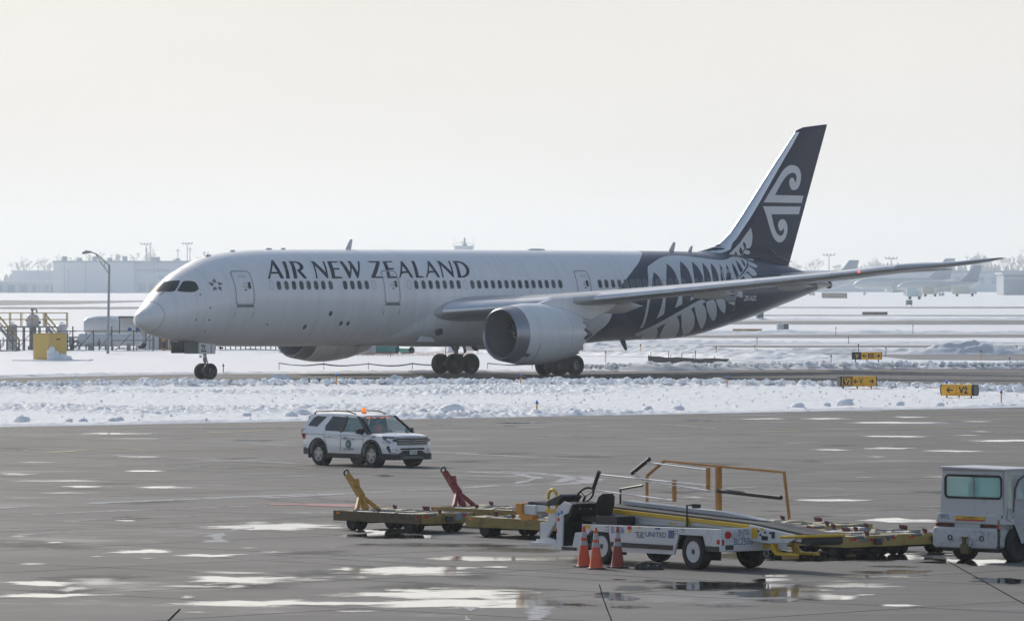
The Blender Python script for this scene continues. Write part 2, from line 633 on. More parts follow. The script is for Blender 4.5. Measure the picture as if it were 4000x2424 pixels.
# the snow beyond the taxiway rises a little to the left and is ribbed by further cleared strips
far_strips = [
    ('far_taxiway', [(-11.8, 541.9), (0.0, 522.5), (8.9, 509.8), (21.3, 490.9), (42.0, 482.8), (80, 478)], [(-11.2, 515.2), (0.0, 497.6), (8.3, 479.6), (20.1, 462.9), (39.1, 450.1), (80, 430)]),
    ('far_taxiway', [(-12, 560), (7.2, 551), (23.8, 549), (110, 556)], [(-12, 549), (7.0, 539), (23.1, 533), (110, 528)]),
    ('far_taxiway', [(-20, 630), (16.7, 642.0), (28.3, 650.6), (130, 670)], [(-20, 618), (16.0, 616), (26.7, 615), (130, 628)]),
    ('runway', [(-20, 832), (22.0, 841.8), (37.0, 851.6), (170, 895)], [(-20, 805), (20.8, 797), (34.4, 791.6), (170, 770)]),
    ('far_taxiway', [(-30, 990), (25.8, 990.2), (190, 965)], [(-30, 964), (25.1, 964.0), (190, 940)]),
    ('far_taxiway', [(-10, 1243), (32.4, 1243.0), (62.1, 1243.0), (260, 1275)], [(-10, 1220), (31.6, 1212.0), (60.1, 1202.1), (260, 1165)]),
    ('runway', [(-230, 1613.8), (-138.8, 1596.2), (-115.5, 1562.0), (-99.9, 1580), (-60, 1596)], [(-230, 1290), (-135.5, 1298.2), (-113.9, 1309.9), (-101.4, 1371.4), (-93.8, 1497.9), (-60, 1572)]),
    ('far_taxiway', [(-230, 1243.0), (-75.7, 1243.0), (-20, 1243)], [(-230, 1163.7), (-70.8, 1163.7), (-20, 1185)]),
]
for k, (n, fa, ne) in enumerate(far_strips):
    tag(sheet(n, strip_pts(fa, ne, 2.0 + k * 0.8, 2.5, k), -0.03 + 0.002 * k, M_far), kind='structure')
ridge('snow_bank', [(-60, 358), (-32, 371.5), (-24.8, 382.5), (-8.5, 392), (7.5, 398.5)], 1.8, 0.22, M_snow_dirty, seed=1, lumpy=0.7)
ridge('snow_bank', [(4.5, 396.5), (17.7, 406), (35.4, 410), (60, 413)], 2.8, 0.62, M_snow_dirty, seed=2)
ridge('snow_bank', [(-14, 512), (0, 494), (8.3, 476), (20.1, 459), (30, 452)], 2.6, 0.45, M_snow_far, seed=3)
ridge('snow_bank', [(15, 452), (24, 446), (29, 443)], 2.4, 0.4, M_snow, seed=9)
ridge('snow_bank', [(-14, 545), (0, 526), (8.9, 513.5), (21.3, 494), (42.0, 486), (80, 481)], 2.2, 0.55, M_snow_dirty, seed=4)
ridge('snow_bank', [(31, 489), (36, 486), (46, 486), (60, 484)], 2.6, 0.75, M_snow_dirty, seed=5)
ridge('snow_bank', [(-10, 570), (22, 562), (110, 566)], 2.0, 0.28, M_snow_far, seed=6)
ridge('snow_bank', [(-10, 655), (30, 662), (120, 682)], 2.2, 0.28, M_snow_far, seed=7)
ridge('snow_bank', [(10, 870), (60, 874), (150, 900)], 2.6, 0.3, M_snow_far, seed=8)

# ------------------------------------------------------------------ the airliner
PA = math.radians(43.7)
plane = thing('airliner', 'long white jet airliner with a dark blue fern-patterned tail taxiing', 'airliner', (-19.0, 365.2, 0), PI + PA)


def P(a, y, z):
    """a = metres aft of the nose wheels, y = to the aircraft's left, z = up"""
    return (-a, y, z)


FS = [-5.66, -5.55, -5.3, -4.9, -4.4, -3.8, -3.1, -2.3, -1.4, -.4, .8, 2.2, 4, 6, 9, 14, 22, 30, 34, 37, 39, 41, 43, 45, 47, 49, 51, 53, 54.5, 55.6, 56.35]
FT = [3.64, 3.98, 4.22, 4.5, 4.93, 5.5, 6.13, 6.64, 7.06, 7.48, 7.77, 7.93, 8.035, 8.065, 8.08, 8.088, 8.092, 8.091, 8.082, 8.077, 8.075, 8.065, 8.03, 7.97, 7.86, 7.66, 7.33, 6.9, 6.49, 6.1, 5.84]
FB = [3.64, 3.38, 3.2, 3.0, 2.8, 2.63, 2.48, 2.36, 2.238, 2.146, 2.07, 2.018, 2.0, 1.99, 1.985, 1.985, 1.963, 2.002, 2.12, 2.15, 2.16, 2.22, 2.431, 2.831, 3.273, 3.755, 4.305, 4.843, 5.275, 5.58, 5.74]
FW = [0.0, 0.3, 0.62, 0.971, 1.304, 1.621, 1.919, 2.193, 2.435, 2.636, 2.797, 2.881, 2.885, 2.885, 2.885, 2.885, 2.885, 2.885, 2.885, 2.885, 2.82, 2.687, 2.506, 2.285, 2.028, 1.737, 1.416, 1.066, 0.786, 0.571, 0.40]
FZ = [3.64, 3.691, 3.771, 3.879, 3.998, 4.128, 4.271, 4.424, 4.588, 4.762, 4.962, 5.05, 5.05, 5.05, 5.05, 5.05, 5.05, 5.05, 5.05, 5.05, 5.122, 5.195, 5.267, 5.339, 5.412, 5.484, 5.556, 5.629, 5.683, 5.75, 5.79]


def fsec(a):
    t, b, w, z = (pchip(a, FS, V) for V in (FT, FB, FW, FZ))
    return t, b, w, np.clip(z, b + 0.3 * (t - b), b + 0.7 * (t - b))


def fy(a, z):
    """half-breadth of the fuselage at station a and height z (arrays)"""
    t, b, w, c = fsec(a)
    r = np.clip(np.where(z > c, (z - c) / np.maximum(t - c, 1e-3), (z - c) / np.maximum(c - b, 1e-3)), -1, 1)
    return w * np.sqrt(np.maximum(0, 1 - r * r))


def paint_mat(name, fus):
    """white paint, navy tail behind a curved edge, bare metal tail cone; light soot streaks"""
    m = bpy.data.materials.new(name)
    m.use_nodes = True
    N, L = m.node_tree.nodes, m.node_tree.links
    p = N['Principled BSDF']
    p.inputs['Roughness'].default_value = 0.32
    p.inputs['Coat Weight'].default_value = 0.35
    p.inputs['Coat Roughness'].default_value = 0.05
    tc = N.new('ShaderNodeTexCoord')
    sp = N.new('ShaderNodeSeparateXYZ')
    L.new(tc.outputs['Object'], sp.inputs['Vector'])

    def math_(op, a, b=None, clamp=False):
        q = N.new('ShaderNodeMath')
        q.operation = op
        q.use_clamp = clamp
        for k, v in enumerate((a, b)):
            if v is None:
                continue
            if isinstance(v, (int, float)):
                q.inputs[k].default_value = v
            else:
                L.new(v, q.inputs[k])
        return q.outputs[0]
    mp = N.new('ShaderNodeMapping')
    mp.inputs['Scale'].default_value = (2.2, 0.4, 0.18)
    L.new(tc.outputs['Object'], mp.inputs['Vector'])
    nz = N.new('ShaderNodeTexNoise')
    nz.inputs['Scale'].default_value = 1.4
    nz.inputs['Detail'].default_value = 6
    L.new(mp.outputs['Vector'], nz.inputs['Vector'])
    streak = N.new('ShaderNodeMapRange')
    for k, v in (('From Min', 0.45), ('From Max', 0.75), ('To Min', 1.0), ('To Max', 0.90)):
        streak.inputs[k].default_value = v
    L.new(nz.outputs['Fac'], streak.inputs['Value'])
    sc = N.new('ShaderNodeVectorMath')
    sc.operation = 'SCALE'
    sc.inputs[0].default_value = (0.82, 0.83, 0.845)
    L.new(streak.outputs['Result'], sc.inputs['Scale'])
    col = sc.outputs['Vector']
    if fus:
        aft = math_('MULTIPLY', sp.outputs['X'], -1.0)
        h = math_('DIVIDE', math_('SUBTRACT', sp.outputs['Z'], 1.0), 8.0)
        fc = N.new('ShaderNodeFloatCurve')
        cv = fc.mapping.curves[0]
        pts = [(1.9, 31.6), (2.64, 31.79), (2.84, 31.95), (3.18, 32.32), (3.86, 32.6), (4.6, 32.55), (5.26, 32.75), (5.57, 33.2), (5.94, 33.73), (6.38, 34.38), (6.83, 35.11), (7.2, 35.81), (7.62, 36.6), (7.86, 37.14), (8.04, 37.5), (8.4, 37.4)]
        for i, (z, a) in enumerate(pts):
            x, y = (z - 1.0) / 8.0, (a - 30.0) / 10.0
            if i < 2:
                cv.points[i].location = (x, y)
            else:
                cv.points.new(x, y)
        fc.mapping.update()
        L.new(h, fc.inputs['Value'])
        edge = math_('ADD', math_('MULTIPLY', fc.outputs['Value'], 10.0), 30.0)
        fac = math_('MULTIPLY', math_('SUBTRACT', aft, edge), 40.0, True)
        mx = N.new('ShaderNodeMix')
        mx.data_type = 'RGBA'
        L.new(fac, mx.inputs['Factor'])
        L.new(col, mx.inputs['A'])
        mx.inputs['B'].default_value = (0.006, 0.015, 0.055, 1)
        mt = math_('MULTIPLY', math_('SUBTRACT', aft, math_('ADD', 54.35, math_('MULTIPLY', math_('SUBTRACT', 5.8, sp.outputs['Z']), 0.35))), 40.0, True)
        m2 = N.new('ShaderNodeMix')
        m2.data_type = 'RGBA'
        L.new(mt, m2.inputs['Factor'])
        L.new(mx.outputs['Result'], m2.inputs['A'])
        m2.inputs['B'].default_value = (0.30, 0.27, 0.24, 1)
        L.new(mt, p.inputs['Metallic'])
        col = m2.outputs['Result']
    L.new(col, p.inputs['Base Color'])
    return m


M_fus = paint_mat('airliner_paint', True)
M_white = paint_mat('white_paint', False)
M_navy = mat('navy_paint', (0.006, 0.015, 0.055), 0.35, coat=0.0, spec=0.25)
M_ink = mat('navy_lettering', (0.012, 0.02, 0.045), 0.4, coat=0.1, spec=0.3)
M_mark = mat('silver_white_marking', (0.64, 0.665, 0.69), 0.35, coat=0.3)
M_line = mat('panel_seam', (0.25, 0.26, 0.28), 0.6)
M_outline = mat('door_outline_grey', (0.36, 0.38, 0.41), 0.5)
M_glassd = mat('dark_window_glass', (0.02, 0.025, 0.03), 0.08, spec=0.6)
M_silver = mat('silver_leading_edge', (0.78, 0.79, 0.81), 0.36, metal=0.8, var=0.04, scale=1)
M_wing = mat('wing_grey_paint', (0.47, 0.48, 0.49), 0.4, var=0.05, scale=0.7, coat=0.2)
M_wingl = mat('fairing_light_grey', (0.62, 0.625, 0.63), 0.4, var=0.04, scale=1)

A_ = np.unique(np.concatenate([-5.66 + 1.2 * np.linspace(0, 1, 22) ** 2, np.linspace(-4.4, 9, 50), np.linspace(9, 37, 40), np.linspace(37, 56.35, 50)]))
th = np.linspace(0, 2 * PI, 72, endpoint=False)
t_, b_, w_, c_ = fsec(A_)
rings = []
for i, a in enumerate(A_):
    s = np.sin(th)
    zz = c_[i] + np.where(s > 0, (t_[i] - c_[i]) * s, (c_[i] - b_[i]) * s)
    yy = w_[i] * np.cos(th)
    rings.append([P(a, y, z) for y, z in zip(yy, zz)])
build('fuselage', MB().loft(rings), M_fus, plane, smooth=60)
build('exhaust_outlet', MB().lathe([(0.0, 0.26), (0.05, 0.26), (0.05, 0.2), (-0.3, 0.18)], P(56.36, 0, 5.79), (-1, 0, 0), 20), M_dark, plane, smooth=40)


def conform(bm, off, surf, stepa=0.8, stepz=0.22):
    """cut a flat (x = a, y = z) sheet finely and lay it on the surface y = surf(a, z)"""
    for ax, st in ((0, stepa), (1, stepz)):
        lo, hi = min(v.co[ax] for v in bm.verts), max(v.co[ax] for v in bm.verts)
        k = math.floor(lo / st) + 1
        while k * st < hi:
            co, no = [0, 0, 0], [0, 0, 0]
            co[ax], no[ax] = k * st, 1
            bmesh.ops.bisect_plane(bm, geom=bm.verts[:] + bm.edges[:] + bm.faces[:], plane_co=co, plane_no=no)
            k += 1
    a = np.array([v.co.x for v in bm.verts])
    z = np.array([v.co.y for v in bm.verts])
    e = 0.02
    y0 = surf(a, z)
    na, nz = -(surf(a + e, z) - surf(a - e, z)) / (2 * e), -(surf(a, z + e) - surf(a, z - e)) / (2 * e)
    n = np.stack([na, np.ones_like(na), nz], 1)
    n /= np.linalg.norm(n, axis=1)[:, None]
    for i, v in enumerate(bm.verts):
        v.co = P(a[i] + n[i, 0] * off, y0[i] + n[i, 1] * off, z[i] + n[i, 2] * off)


def decal(name, shapes, m, off=0.012, parent=None, side=1, surf=None, tris=None):
    """flat print laid on the airliner's skin; shapes = list of [outline, hole, ...] in (a, z)"""
    bm = bmesh.new()
    if tris:
        vv = [bm.verts.new((a, z, 0)) for a, z in tris[0]]
        for f in tris[1]:
            try:
                bm.faces.new([vv[i] for i in f])
            except ValueError:
                pass
    else:
        for loops in shapes:
            flat = [bm.verts.new((a, z, 0)) for l in loops for a, z in l]
            for t in tessellate_polygon([[Vector((a, z, 0)) for a, z in l] for l in loops]):
                try:
                    bm.faces.new([flat[i] for i in t])
                except ValueError:
                    pass
    conform(bm, off, surf or fy)
    if side < 0:
        for v in bm.verts:
            v.co.y *= -1
    for f in bm.faces:
        f.normal_update()
        if f.normal.y * side < 0:
            f.normal_flip()
    me = bpy.data.meshes.new(name)
    bm.to_mesh(me)
    bm.free()
    me.polygons.foreach_set('use_smooth', [True] * len(me.polygons))
    return link(name, me, m, parent or plane)


def smooth_loop(L, k=2):
    """Chaikin, corners sharper than 50 degrees kept"""
    for _ in range(k):
        out = []
        n = len(L)
        for i in range(n):
            a, b, c = Vector(L[i - 1]), Vector(L[i]), Vector(L[(i + 1) % n])
            u, w = b - a, c - b
            if u.length < 1e-6 or w.length < 1e-6 or u.angle(w) > math.radians(50):
                out.append(tuple(b))
            else:
                out += [tuple(b * 0.75 + a * 0.25), tuple(b * 0.75 + c * 0.25)]
        L = out
    return L


D = {"title":[[[[3.802,7.38],[3.968,7.381],[3.982,7.089],[4.042,6.695],[4.133,6.226],[3.902,6.234],[3.832,6.316],[3.795,6.533],[3.189,6.532],[2.966,6.221],[2.799,6.221],[3.085,6.573],[3.421,6.98]],
    [[3.679,7.089],[3.302,6.649],[3.772,6.649]]],
    [[[4.582,7.289],[4.901,7.303],[4.76,6.9],[4.682,6.506],[4.621,6.229],[4.314,6.229],[4.437,6.628],[4.51,6.981]]],
    [[[5.158,7.309],[5.754,7.31],[5.97,7.27],[6.11,7.161],[6.139,7.011],[6.089,6.901],[5.94,6.792],[5.737,6.724],[6.064,6.234],[5.804,6.239],[5.711,6.329],[5.416,6.764],[5.58,6.797],[5.737,6.874],[5.823,6.969],[5.837,7.092],[5.752,7.187],[5.638,7.223],[5.486,7.214],[5.362,6.764],[5.239,6.234],[4.949,6.234],[5.056,6.737],[5.175,7.146]]],
    [[[6.962,7.312],[7.278,7.307],[7.776,6.616],[7.974,7.309],[8.121,7.309],[7.984,6.821],[7.836,6.233],[7.666,6.288],[7.136,7.053],[6.997,6.629],[6.943,6.234],[6.804,6.234],[6.926,6.766],[7.038,7.203]]],
    [[[8.383,7.315],[9.262,7.311],[9.191,7.234],[8.67,7.219],[8.579,6.89],[9.057,6.891],[9.041,6.789],[8.57,6.789],[8.464,6.356],[8.942,6.356],[9.084,6.247],[8.13,6.233],[8.232,6.712],[8.303,7.095]]],
    [[[9.396,7.317],[9.673,7.317],[9.819,6.617],[10.129,7.098],[10.112,7.332],[10.364,7.324],[10.467,6.617],[10.971,7.32],[11.127,7.32],[10.77,6.824],[10.382,6.26],[10.253,6.26],[10.147,6.919],[9.713,6.252],[9.584,6.252],[9.458,6.795]]],
    [[[11.773,7.328],[12.841,7.33],[12.816,7.264],[12.357,6.843],[11.883,6.367],[12.5,6.367],[12.616,6.266],[11.492,6.266],[11.493,6.338],[11.913,6.756],[12.465,7.234],[11.878,7.242]]],
    [[[13.087,7.322],[13.961,7.332],[13.889,7.257],[13.355,7.244],[13.276,6.902],[13.72,6.903],[13.703,6.816],[13.203,6.786],[13.152,6.381],[13.656,6.367],[13.714,6.265],[12.849,6.26],[12.944,6.641],[12.982,6.902]]],
    [[[14.657,7.339],[14.795,7.34],[14.891,6.933],[15.079,6.28],[14.885,6.289],[14.758,6.579],[14.246,6.578],[13.97,6.265],[13.852,6.265],[14.122,6.642],[14.437,7.078]],
    [[14.58,7.049],[14.308,6.694],[14.702,6.695]]],
    [[[15.582,7.356],[15.85,7.347],[15.742,6.963],[15.601,6.396],[15.935,6.39],[16.093,6.294],[15.316,6.28],[15.397,6.701],[15.492,7.079]]],
    [[[17.012,7.358],[17.143,7.35],[17.25,6.906],[17.425,6.294],[17.228,6.3],[17.092,6.609],[16.57,6.6],[16.309,6.288],[16.19,6.288],[16.507,6.702]],
    [[16.91,7.066],[16.634,6.716],[17.052,6.716]]],
    [[[17.781,7.351],[18.069,7.34],[18.587,6.644],[18.782,7.353],[18.935,7.353],[18.79,6.849],[18.642,6.294],[18.52,6.338],[17.938,7.082],[17.82,6.702],[17.743,6.294],[17.612,6.294],[17.701,6.702],[17.836,7.199]]],
    [[[19.184,7.354],[19.747,7.355],[20.056,7.261],[20.242,7.056],[20.259,6.792],[20.121,6.587],[19.895,6.411],[19.567,6.3],[18.98,6.288],[19.081,6.703],[19.203,7.113]],
    [[19.487,7.254],[19.371,6.85],[19.304,6.39],[19.58,6.425],[19.804,6.557],[19.941,6.733],[19.974,6.938],[19.899,7.129],[19.712,7.237]]]],"koru":[[[[49.607,11.38],[50.212,12.069],[50.696,12.598],[51.181,13.149],[51.546,13.553],[51.911,13.81],[52.276,13.949],[52.642,13.954],[53.008,13.866],[53.284,13.659],[53.406,13.407],[53.436,13.091],[53.345,12.711],[53.192,12.457],[52.947,12.286],[52.673,12.228],[52.429,12.28],[52.246,12.489],[52.167,12.74],[52.215,12.951],[52.368,13.087],[52.551,13.09],[52.691,12.999],[52.795,12.726],[52.917,12.917],[52.96,13.128],[52.874,13.317],[52.703,13.428],[52.49,13.438],[52.154,13.35],[51.789,13.114],[51.424,12.753],[51.06,12.308],[50.726,11.894],[53.755,11.88],[53.577,11.377]]],
    [[[49.529,11.12],[53.473,11.132],[53.296,10.612],[50.333,10.59],[50.424,10.268],[50.575,9.828],[50.787,9.41],[51.06,9.181],[51.303,9.127],[51.516,9.17],[51.655,9.331],[51.68,9.499],[51.619,9.675],[51.516,9.519],[51.333,9.447],[51.151,9.538],[51.03,9.747],[51.012,9.936],[51.121,10.126],[51.333,10.253],[51.576,10.263],[51.82,10.172],[52.002,9.921],[52.081,9.627],[52.033,9.29],[51.85,8.953],[51.576,8.742],[51.242,8.657],[50.878,8.739],[50.545,9.031],[50.272,9.407],[50.03,9.951],[49.789,10.578]]]],"fern":[[[[36.477,6.976],[36.891,7.14],[37.828,7.444],[38.505,7.619],[39.315,7.729],[40.267,7.762],[41.202,7.712],[42.341,7.606],[43.22,7.52],[44.404,7.457],[45.113,7.537],[45.665,7.671],[46.171,7.685],[46.749,7.643],[47.15,7.498],[46.892,7.256],[46.352,6.904],[45.703,6.553],[45.028,6.225],[44.93,6.028],[43.993,5.942],[44.523,7.216],[43.754,5.964],[43.822,6.508],[43.926,6.901],[43.826,7.215],[43.623,6.814],[43.394,6.378],[43.282,5.877],[43.066,5.886],[43.139,6.234],[43.163,6.583],[43.151,6.975],[42.983,7.258],[42.678,6.887],[42.49,6.235],[42.449,5.887],[42.245,5.887],[42.32,6.235],[42.348,6.582],[42.307,6.974],[42.142,7.3],[41.838,6.886],[41.647,6.322],[41.564,5.974],[41.448,5.628],[41.496,6.061],[41.532,6.365],[41.481,6.756],[41.351,7.103],[41.167,7.372],[40.848,6.972],[40.619,6.322],[40.513,5.802],[40.585,4.945],[39.971,4.756],[40.144,5.067],[40.305,5.759],[40.327,5.975],[40.342,6.365],[40.327,6.798],[40.216,7.145],[40.044,7.396],[39.555,6.927],[39.247,6.235],[39.196,5.674],[39.193,4.983],[39.252,4.529],[38.581,4.285],[38.807,4.984],[38.953,5.674],[38.943,6.106],[38.906,6.581],[38.79,6.97],[38.551,7.229],[37.951,6.537],[37.665,5.633],[37.544,4.772],[37.657,3.888],[37.095,3.588],[37.226,4.428],[37.294,4.773],[37.339,5.547],[37.341,5.848],[37.281,6.193],[37.111,6.494],[36.86,6.645],[36.468,6.107],[36.228,5.463],[36.053,4.604],[36.096,3.873],[36.264,3.031],[36.044,2.946],[35.852,3.874],[35.852,4.605],[35.936,5.463],[36.042,5.849],[36.176,6.322]]],
    [[[47.266,7.454],[46.973,7.124],[46.568,6.904],[46.0,6.575],[45.048,6.181],[44.959,6.006],[45.843,6.4],[46.65,6.816],[47.032,7.124]]],
    [[[47.316,7.587],[47.986,7.566],[48.043,7.5],[47.794,7.403],[47.401,7.468]]],
    [[[47.12,7.432],[47.633,7.257],[47.909,7.059],[47.618,6.94],[47.238,7.014],[46.981,7.168]]],
    [[[46.839,7.058],[47.222,6.905],[47.437,6.553],[47.299,6.422],[46.919,6.387],[46.636,6.553],[46.49,6.794]]],
    [[[45.853,6.422],[46.371,6.597],[46.698,6.378],[46.864,6.137],[46.084,6.071]]],
    [[[45.481,5.394],[45.631,4.935],[44.925,5.046],[45.05,5.395]]],
    [[[35.926,2.447],[36.027,2.599],[37.204,3.177],[38.657,3.883],[40.089,4.483],[41.231,4.882],[41.666,4.694],[41.317,4.565],[40.527,4.351],[40.235,4.21],[39.384,3.858],[39.005,3.708],[38.194,3.279],[37.633,2.957],[36.945,2.461],[36.309,2.29]]],
    [[[36.945,2.461],[37.633,2.957],[38.056,2.694],[38.3,2.473],[38.738,2.23],[37.38,2.223]]],
    [[[38.194,3.279],[39.005,3.708],[39.319,3.512],[39.732,3.118],[40.061,2.724],[40.389,2.37],[40.604,2.275],[39.139,2.233],[38.458,2.56],[38.267,2.932]]],
    [[[39.384,3.858],[40.235,4.21],[40.669,3.895],[41.052,3.415],[41.29,3.021],[41.435,2.626],[41.377,2.361],[41.287,2.318],[40.0,2.986],[39.568,3.554]]],
    [[[40.56,4.351],[41.317,4.565],[41.656,4.325],[41.976,3.933],[42.167,3.583],[42.333,3.189],[42.432,2.882],[42.224,2.892],[41.377,3.37],[40.895,3.851],[40.643,4.199]]],
    [[[41.666,4.694],[42.397,4.866],[42.719,4.626],[42.947,4.233],[43.197,3.708],[43.192,3.402],[42.89,3.448],[42.249,3.844],[41.808,4.281]]],
    [[[42.649,4.878],[43.559,4.875],[43.824,4.504],[44.003,4.023],[44.011,3.892],[43.51,4.047],[42.997,4.42]]],
    [[[43.995,4.656],[44.821,4.675],[44.866,4.443],[44.404,4.502]]]],"fern_dark":[[[[44.523,7.216],[44.566,6.924],[44.553,6.64],[44.457,6.203],[44.314,5.963],[44.033,5.964],[44.169,6.509]]],
    [[[45.221,7.297],[45.352,6.99],[45.35,6.684],[45.389,6.465],[45.031,6.234],[44.987,6.509],[44.968,6.902]]],
    [[[45.856,7.464],[45.966,7.298],[45.991,6.991],[46.051,6.781],[45.65,6.588],[45.565,6.947]]],
    [[[46.518,7.563],[46.646,7.409],[46.617,7.189],[46.407,6.991],[46.321,7.123]]]],"fin_fern":[[[[48.303,9.663],[48.398,9.377],[48.43,9.024],[48.366,8.627],[48.239,8.362],[48.018,8.242],[47.796,8.294],[47.701,8.162],[48.081,8.119],[48.22,8.009],[48.081,7.846],[47.828,7.845],[47.606,7.941],[47.353,7.72],[47.195,7.698],[46.375,7.718],[46.091,7.871],[46.501,8.136],[47.195,8.622],[47.701,9.109]]]],"fin_fern_dark":[[[[47.543,8.712],[47.701,8.624],[47.764,8.448],[47.606,8.294],[47.479,8.491]]],
    [[[47.195,8.358],[47.385,8.205],[47.397,7.963],[47.258,7.852],[47.1,8.05]]],
    [[[46.753,8.058],[46.942,7.829],[46.627,7.829]]],
    [[[47.733,8.47],[47.796,8.382],[47.353,7.72],[47.246,7.742]]]],"win":[3.587,4.224,4.845,5.468,6.075,6.683,7.293,7.905,9.132,9.748,10.347,10.966,15.207,15.845,16.459,17.073,17.689,18.297,18.898,20.112,20.707,21.313,21.929,22.529,23.139,23.741,24.335,24.939,25.545,26.152,26.742,27.343,27.954,31.582,32.183,32.167,32.789,33.394,33.991,34.588,35.187,35.788,36.389,36.992,37.602,38.203,38.811,39.444,40.787,41.425,42.072,42.67],"blank":[2.969,11.58,14.612,19.496]}
decal('title_lettering', [[smooth_loop(l, 1) for l in s] for s in D['title']], M_ink)
decal('fern_marking', [[smooth_loop(l, 2) for l in s] for s in D['fern']], M_mark, 0.010)
decal('fern_leaf_gap', [[smooth_loop(l, 2) for l in s] for s in D['fern_dark']], M_navy, 0.018)
vs, fs = text_loops('ZK-NZL', 1.0, 0.18, 0.02)
x0, x1 = min(v[0] for v in vs), max(v[0] for v in vs)
decal('registration_lettering', None, mat('registration_white', (0.85, 0.86, 0.88), 0.4), 0.014, tris=([(45.76 + (a - x0) / (x1 - x0) * 1.45, 4.75 + b * 0.46) for a, b in vs], fs))
# five-pointed emblem behind the flight deck: five small triangles round a centre
star = []
for k in range(5):
    t = PI / 2 + k * 2 * PI / 5
    c = (-1.06 + 0.30 * math.cos(t), 5.83 + 0.27 * math.sin(t))
    star.append([[(c[0] + 0.19 * math.cos(t + d), c[1] + 0.17 * math.sin(t + d)) for d in (-0.3, 1.9, 3.6)]])
decal('emblem', star, mat('emblem_grey', (0.14, 0.15, 0.16), 0.4))


def rrect(a0, a1, z0, z1, r, n=5):
    out = []
    for cx, cz, s in ((a1 - r, z1 - r, 0), (a0 + r, z1 - r, 1), (a0 + r, z0 + r, 2), (a1 - r, z0 + r, 3)):
        for k in range(n + 1):
            t = (s + k / n) * PI / 2
            out.append((cx + r * math.cos(t), cz + r * math.sin(t)))
    return out


# cabin windows
M_pane = mat('cabin_window_glass', (0.035, 0.045, 0.06), 0.1, spec=0.6)
M_panev = [M_pane, mat('cabin_window_glass_grey', (0.06, 0.07, 0.085), 0.12, spec=0.6), mat('cabin_window_dimmed', (0.02, 0.028, 0.045), 0.08, spec=0.6), mat('cabin_window_half_blind', (0.10, 0.105, 0.10), 0.15)]  # the last tone is for panes with a half-drawn blind
M_paned = mat('tail_window_glass', (0.10, 0.12, 0.15), 0.1, spec=0.6)
for k, a in enumerate(D['win']):
    zc = 5.81 + 0.0027 * (a - 3.5)
    for sd in (1, -1):
        tail = a > 33.6
        o = decal('cabin_window', [[rrect(a - 0.155, a + 0.155, zc - 0.255, zc + 0.255, 0.14)]], M_paned if tail else M_panev[(k * 7 + k // 3) % 4 if k % 5 else 0], 0.008, side=sd)
        decal('window_frame', [[rrect(a - 0.19, a + 0.19, zc - 0.29, zc + 0.29, 0.17), rrect(a - 0.155, a + 0.155, zc - 0.255, zc + 0.255, 0.14)]], M_line if tail else M_outline, 0.012, o, side=sd)
for a in D['blank']:
    decal('plugged_window', [[rrect(a - 0.17, a + 0.17, 5.55, 6.1, 0.15), rrect(a - 0.145, a + 0.145, 5.575, 6.075, 0.13)]], M_outline, 0.010)
# doors
for a0, a1, z0, z1, dark in ((0.12, 1.53, 4.60, 6.72, 0), (12.42, 13.76, 4.68, 6.75, 0), (29.45, 30.73, 4.70, 6.76, 0), (43.6, 44.88, 4.82, 6.82, 1)):
    for sd in (1, -1):
        d = decal('cabin_door', [[rrect(a0, a1, z0, z1, 0.24), rrect(a0 + 0.07, a1 - 0.07, z0 + 0.07, z1 - 0.07, 0.2)]], M_mark if dark else M_outline, 0.020, side=sd)
        if dark:
            decal('door_edge_band', [[rrect(a0 + 0.14, a1 - 0.14, z0 + 0.14, z1 - 0.14, 0.17), rrect(a0 + 0.2, a1 - 0.2, z0 + 0.2, z1 - 0.2, 0.14)]], M_mark, 0.020, d, side=sd)
        decal('door_window', [[rrect(a1 - 0.42, a1 - 0.20, z0 + 1.0, z0 + 1.42, 0.09)]], M_paned if dark else M_pane, 0.022, d, side=sd)
        decal('door_handle', [[rrect(a0 + 0.68, a0 + 0.86, z0 + 0.88, z0 + 0.99, 0.04)], [rrect(a0 + 0.55, a0 + 1.0, z0 + 1.12, z0 + 1.16, 0.02)], [rrect(a0 + 0.68, a0 + 0.86, z0 + 1.30, z0 + 1.34, 0.02)]], M_line, 0.022, d, side=sd)
        decal('vent_flap', [[rrect(a0 + 0.45, a0 + 0.98, z1 - 0.42, z1 - 0.30, 0.04), rrect(a0 + 0.47, a0 + 0.96, z1 - 0.40, z1 - 0.32, 0.03)]], M_line, 0.022, d, side=sd)
        decal('door_sill', [[rrect(a0 + 0.08, a1 - 0.03, z0 - 0.13, z0 + 0.02, 0.03)]], mat('sill_grey', (0.2, 0.21, 0.22), 0.5), 0.03, d, side=sd)
    for q in (a0 - 0.02, a1 - 0.02):
        decal('slide_marker', [[[(q, z0 - 0.75), (q + 0.04, z0 - 0.75), (q + 0.06, z0 - 0.42), (q + 0.02, z0 - 0.42)]]], M_mark if dark else M_line, 0.01)
# flight-deck windows, laid out by station and angle round the section
M_seal = mat('window_seal', (0.09, 0.095, 0.10), 0.5)


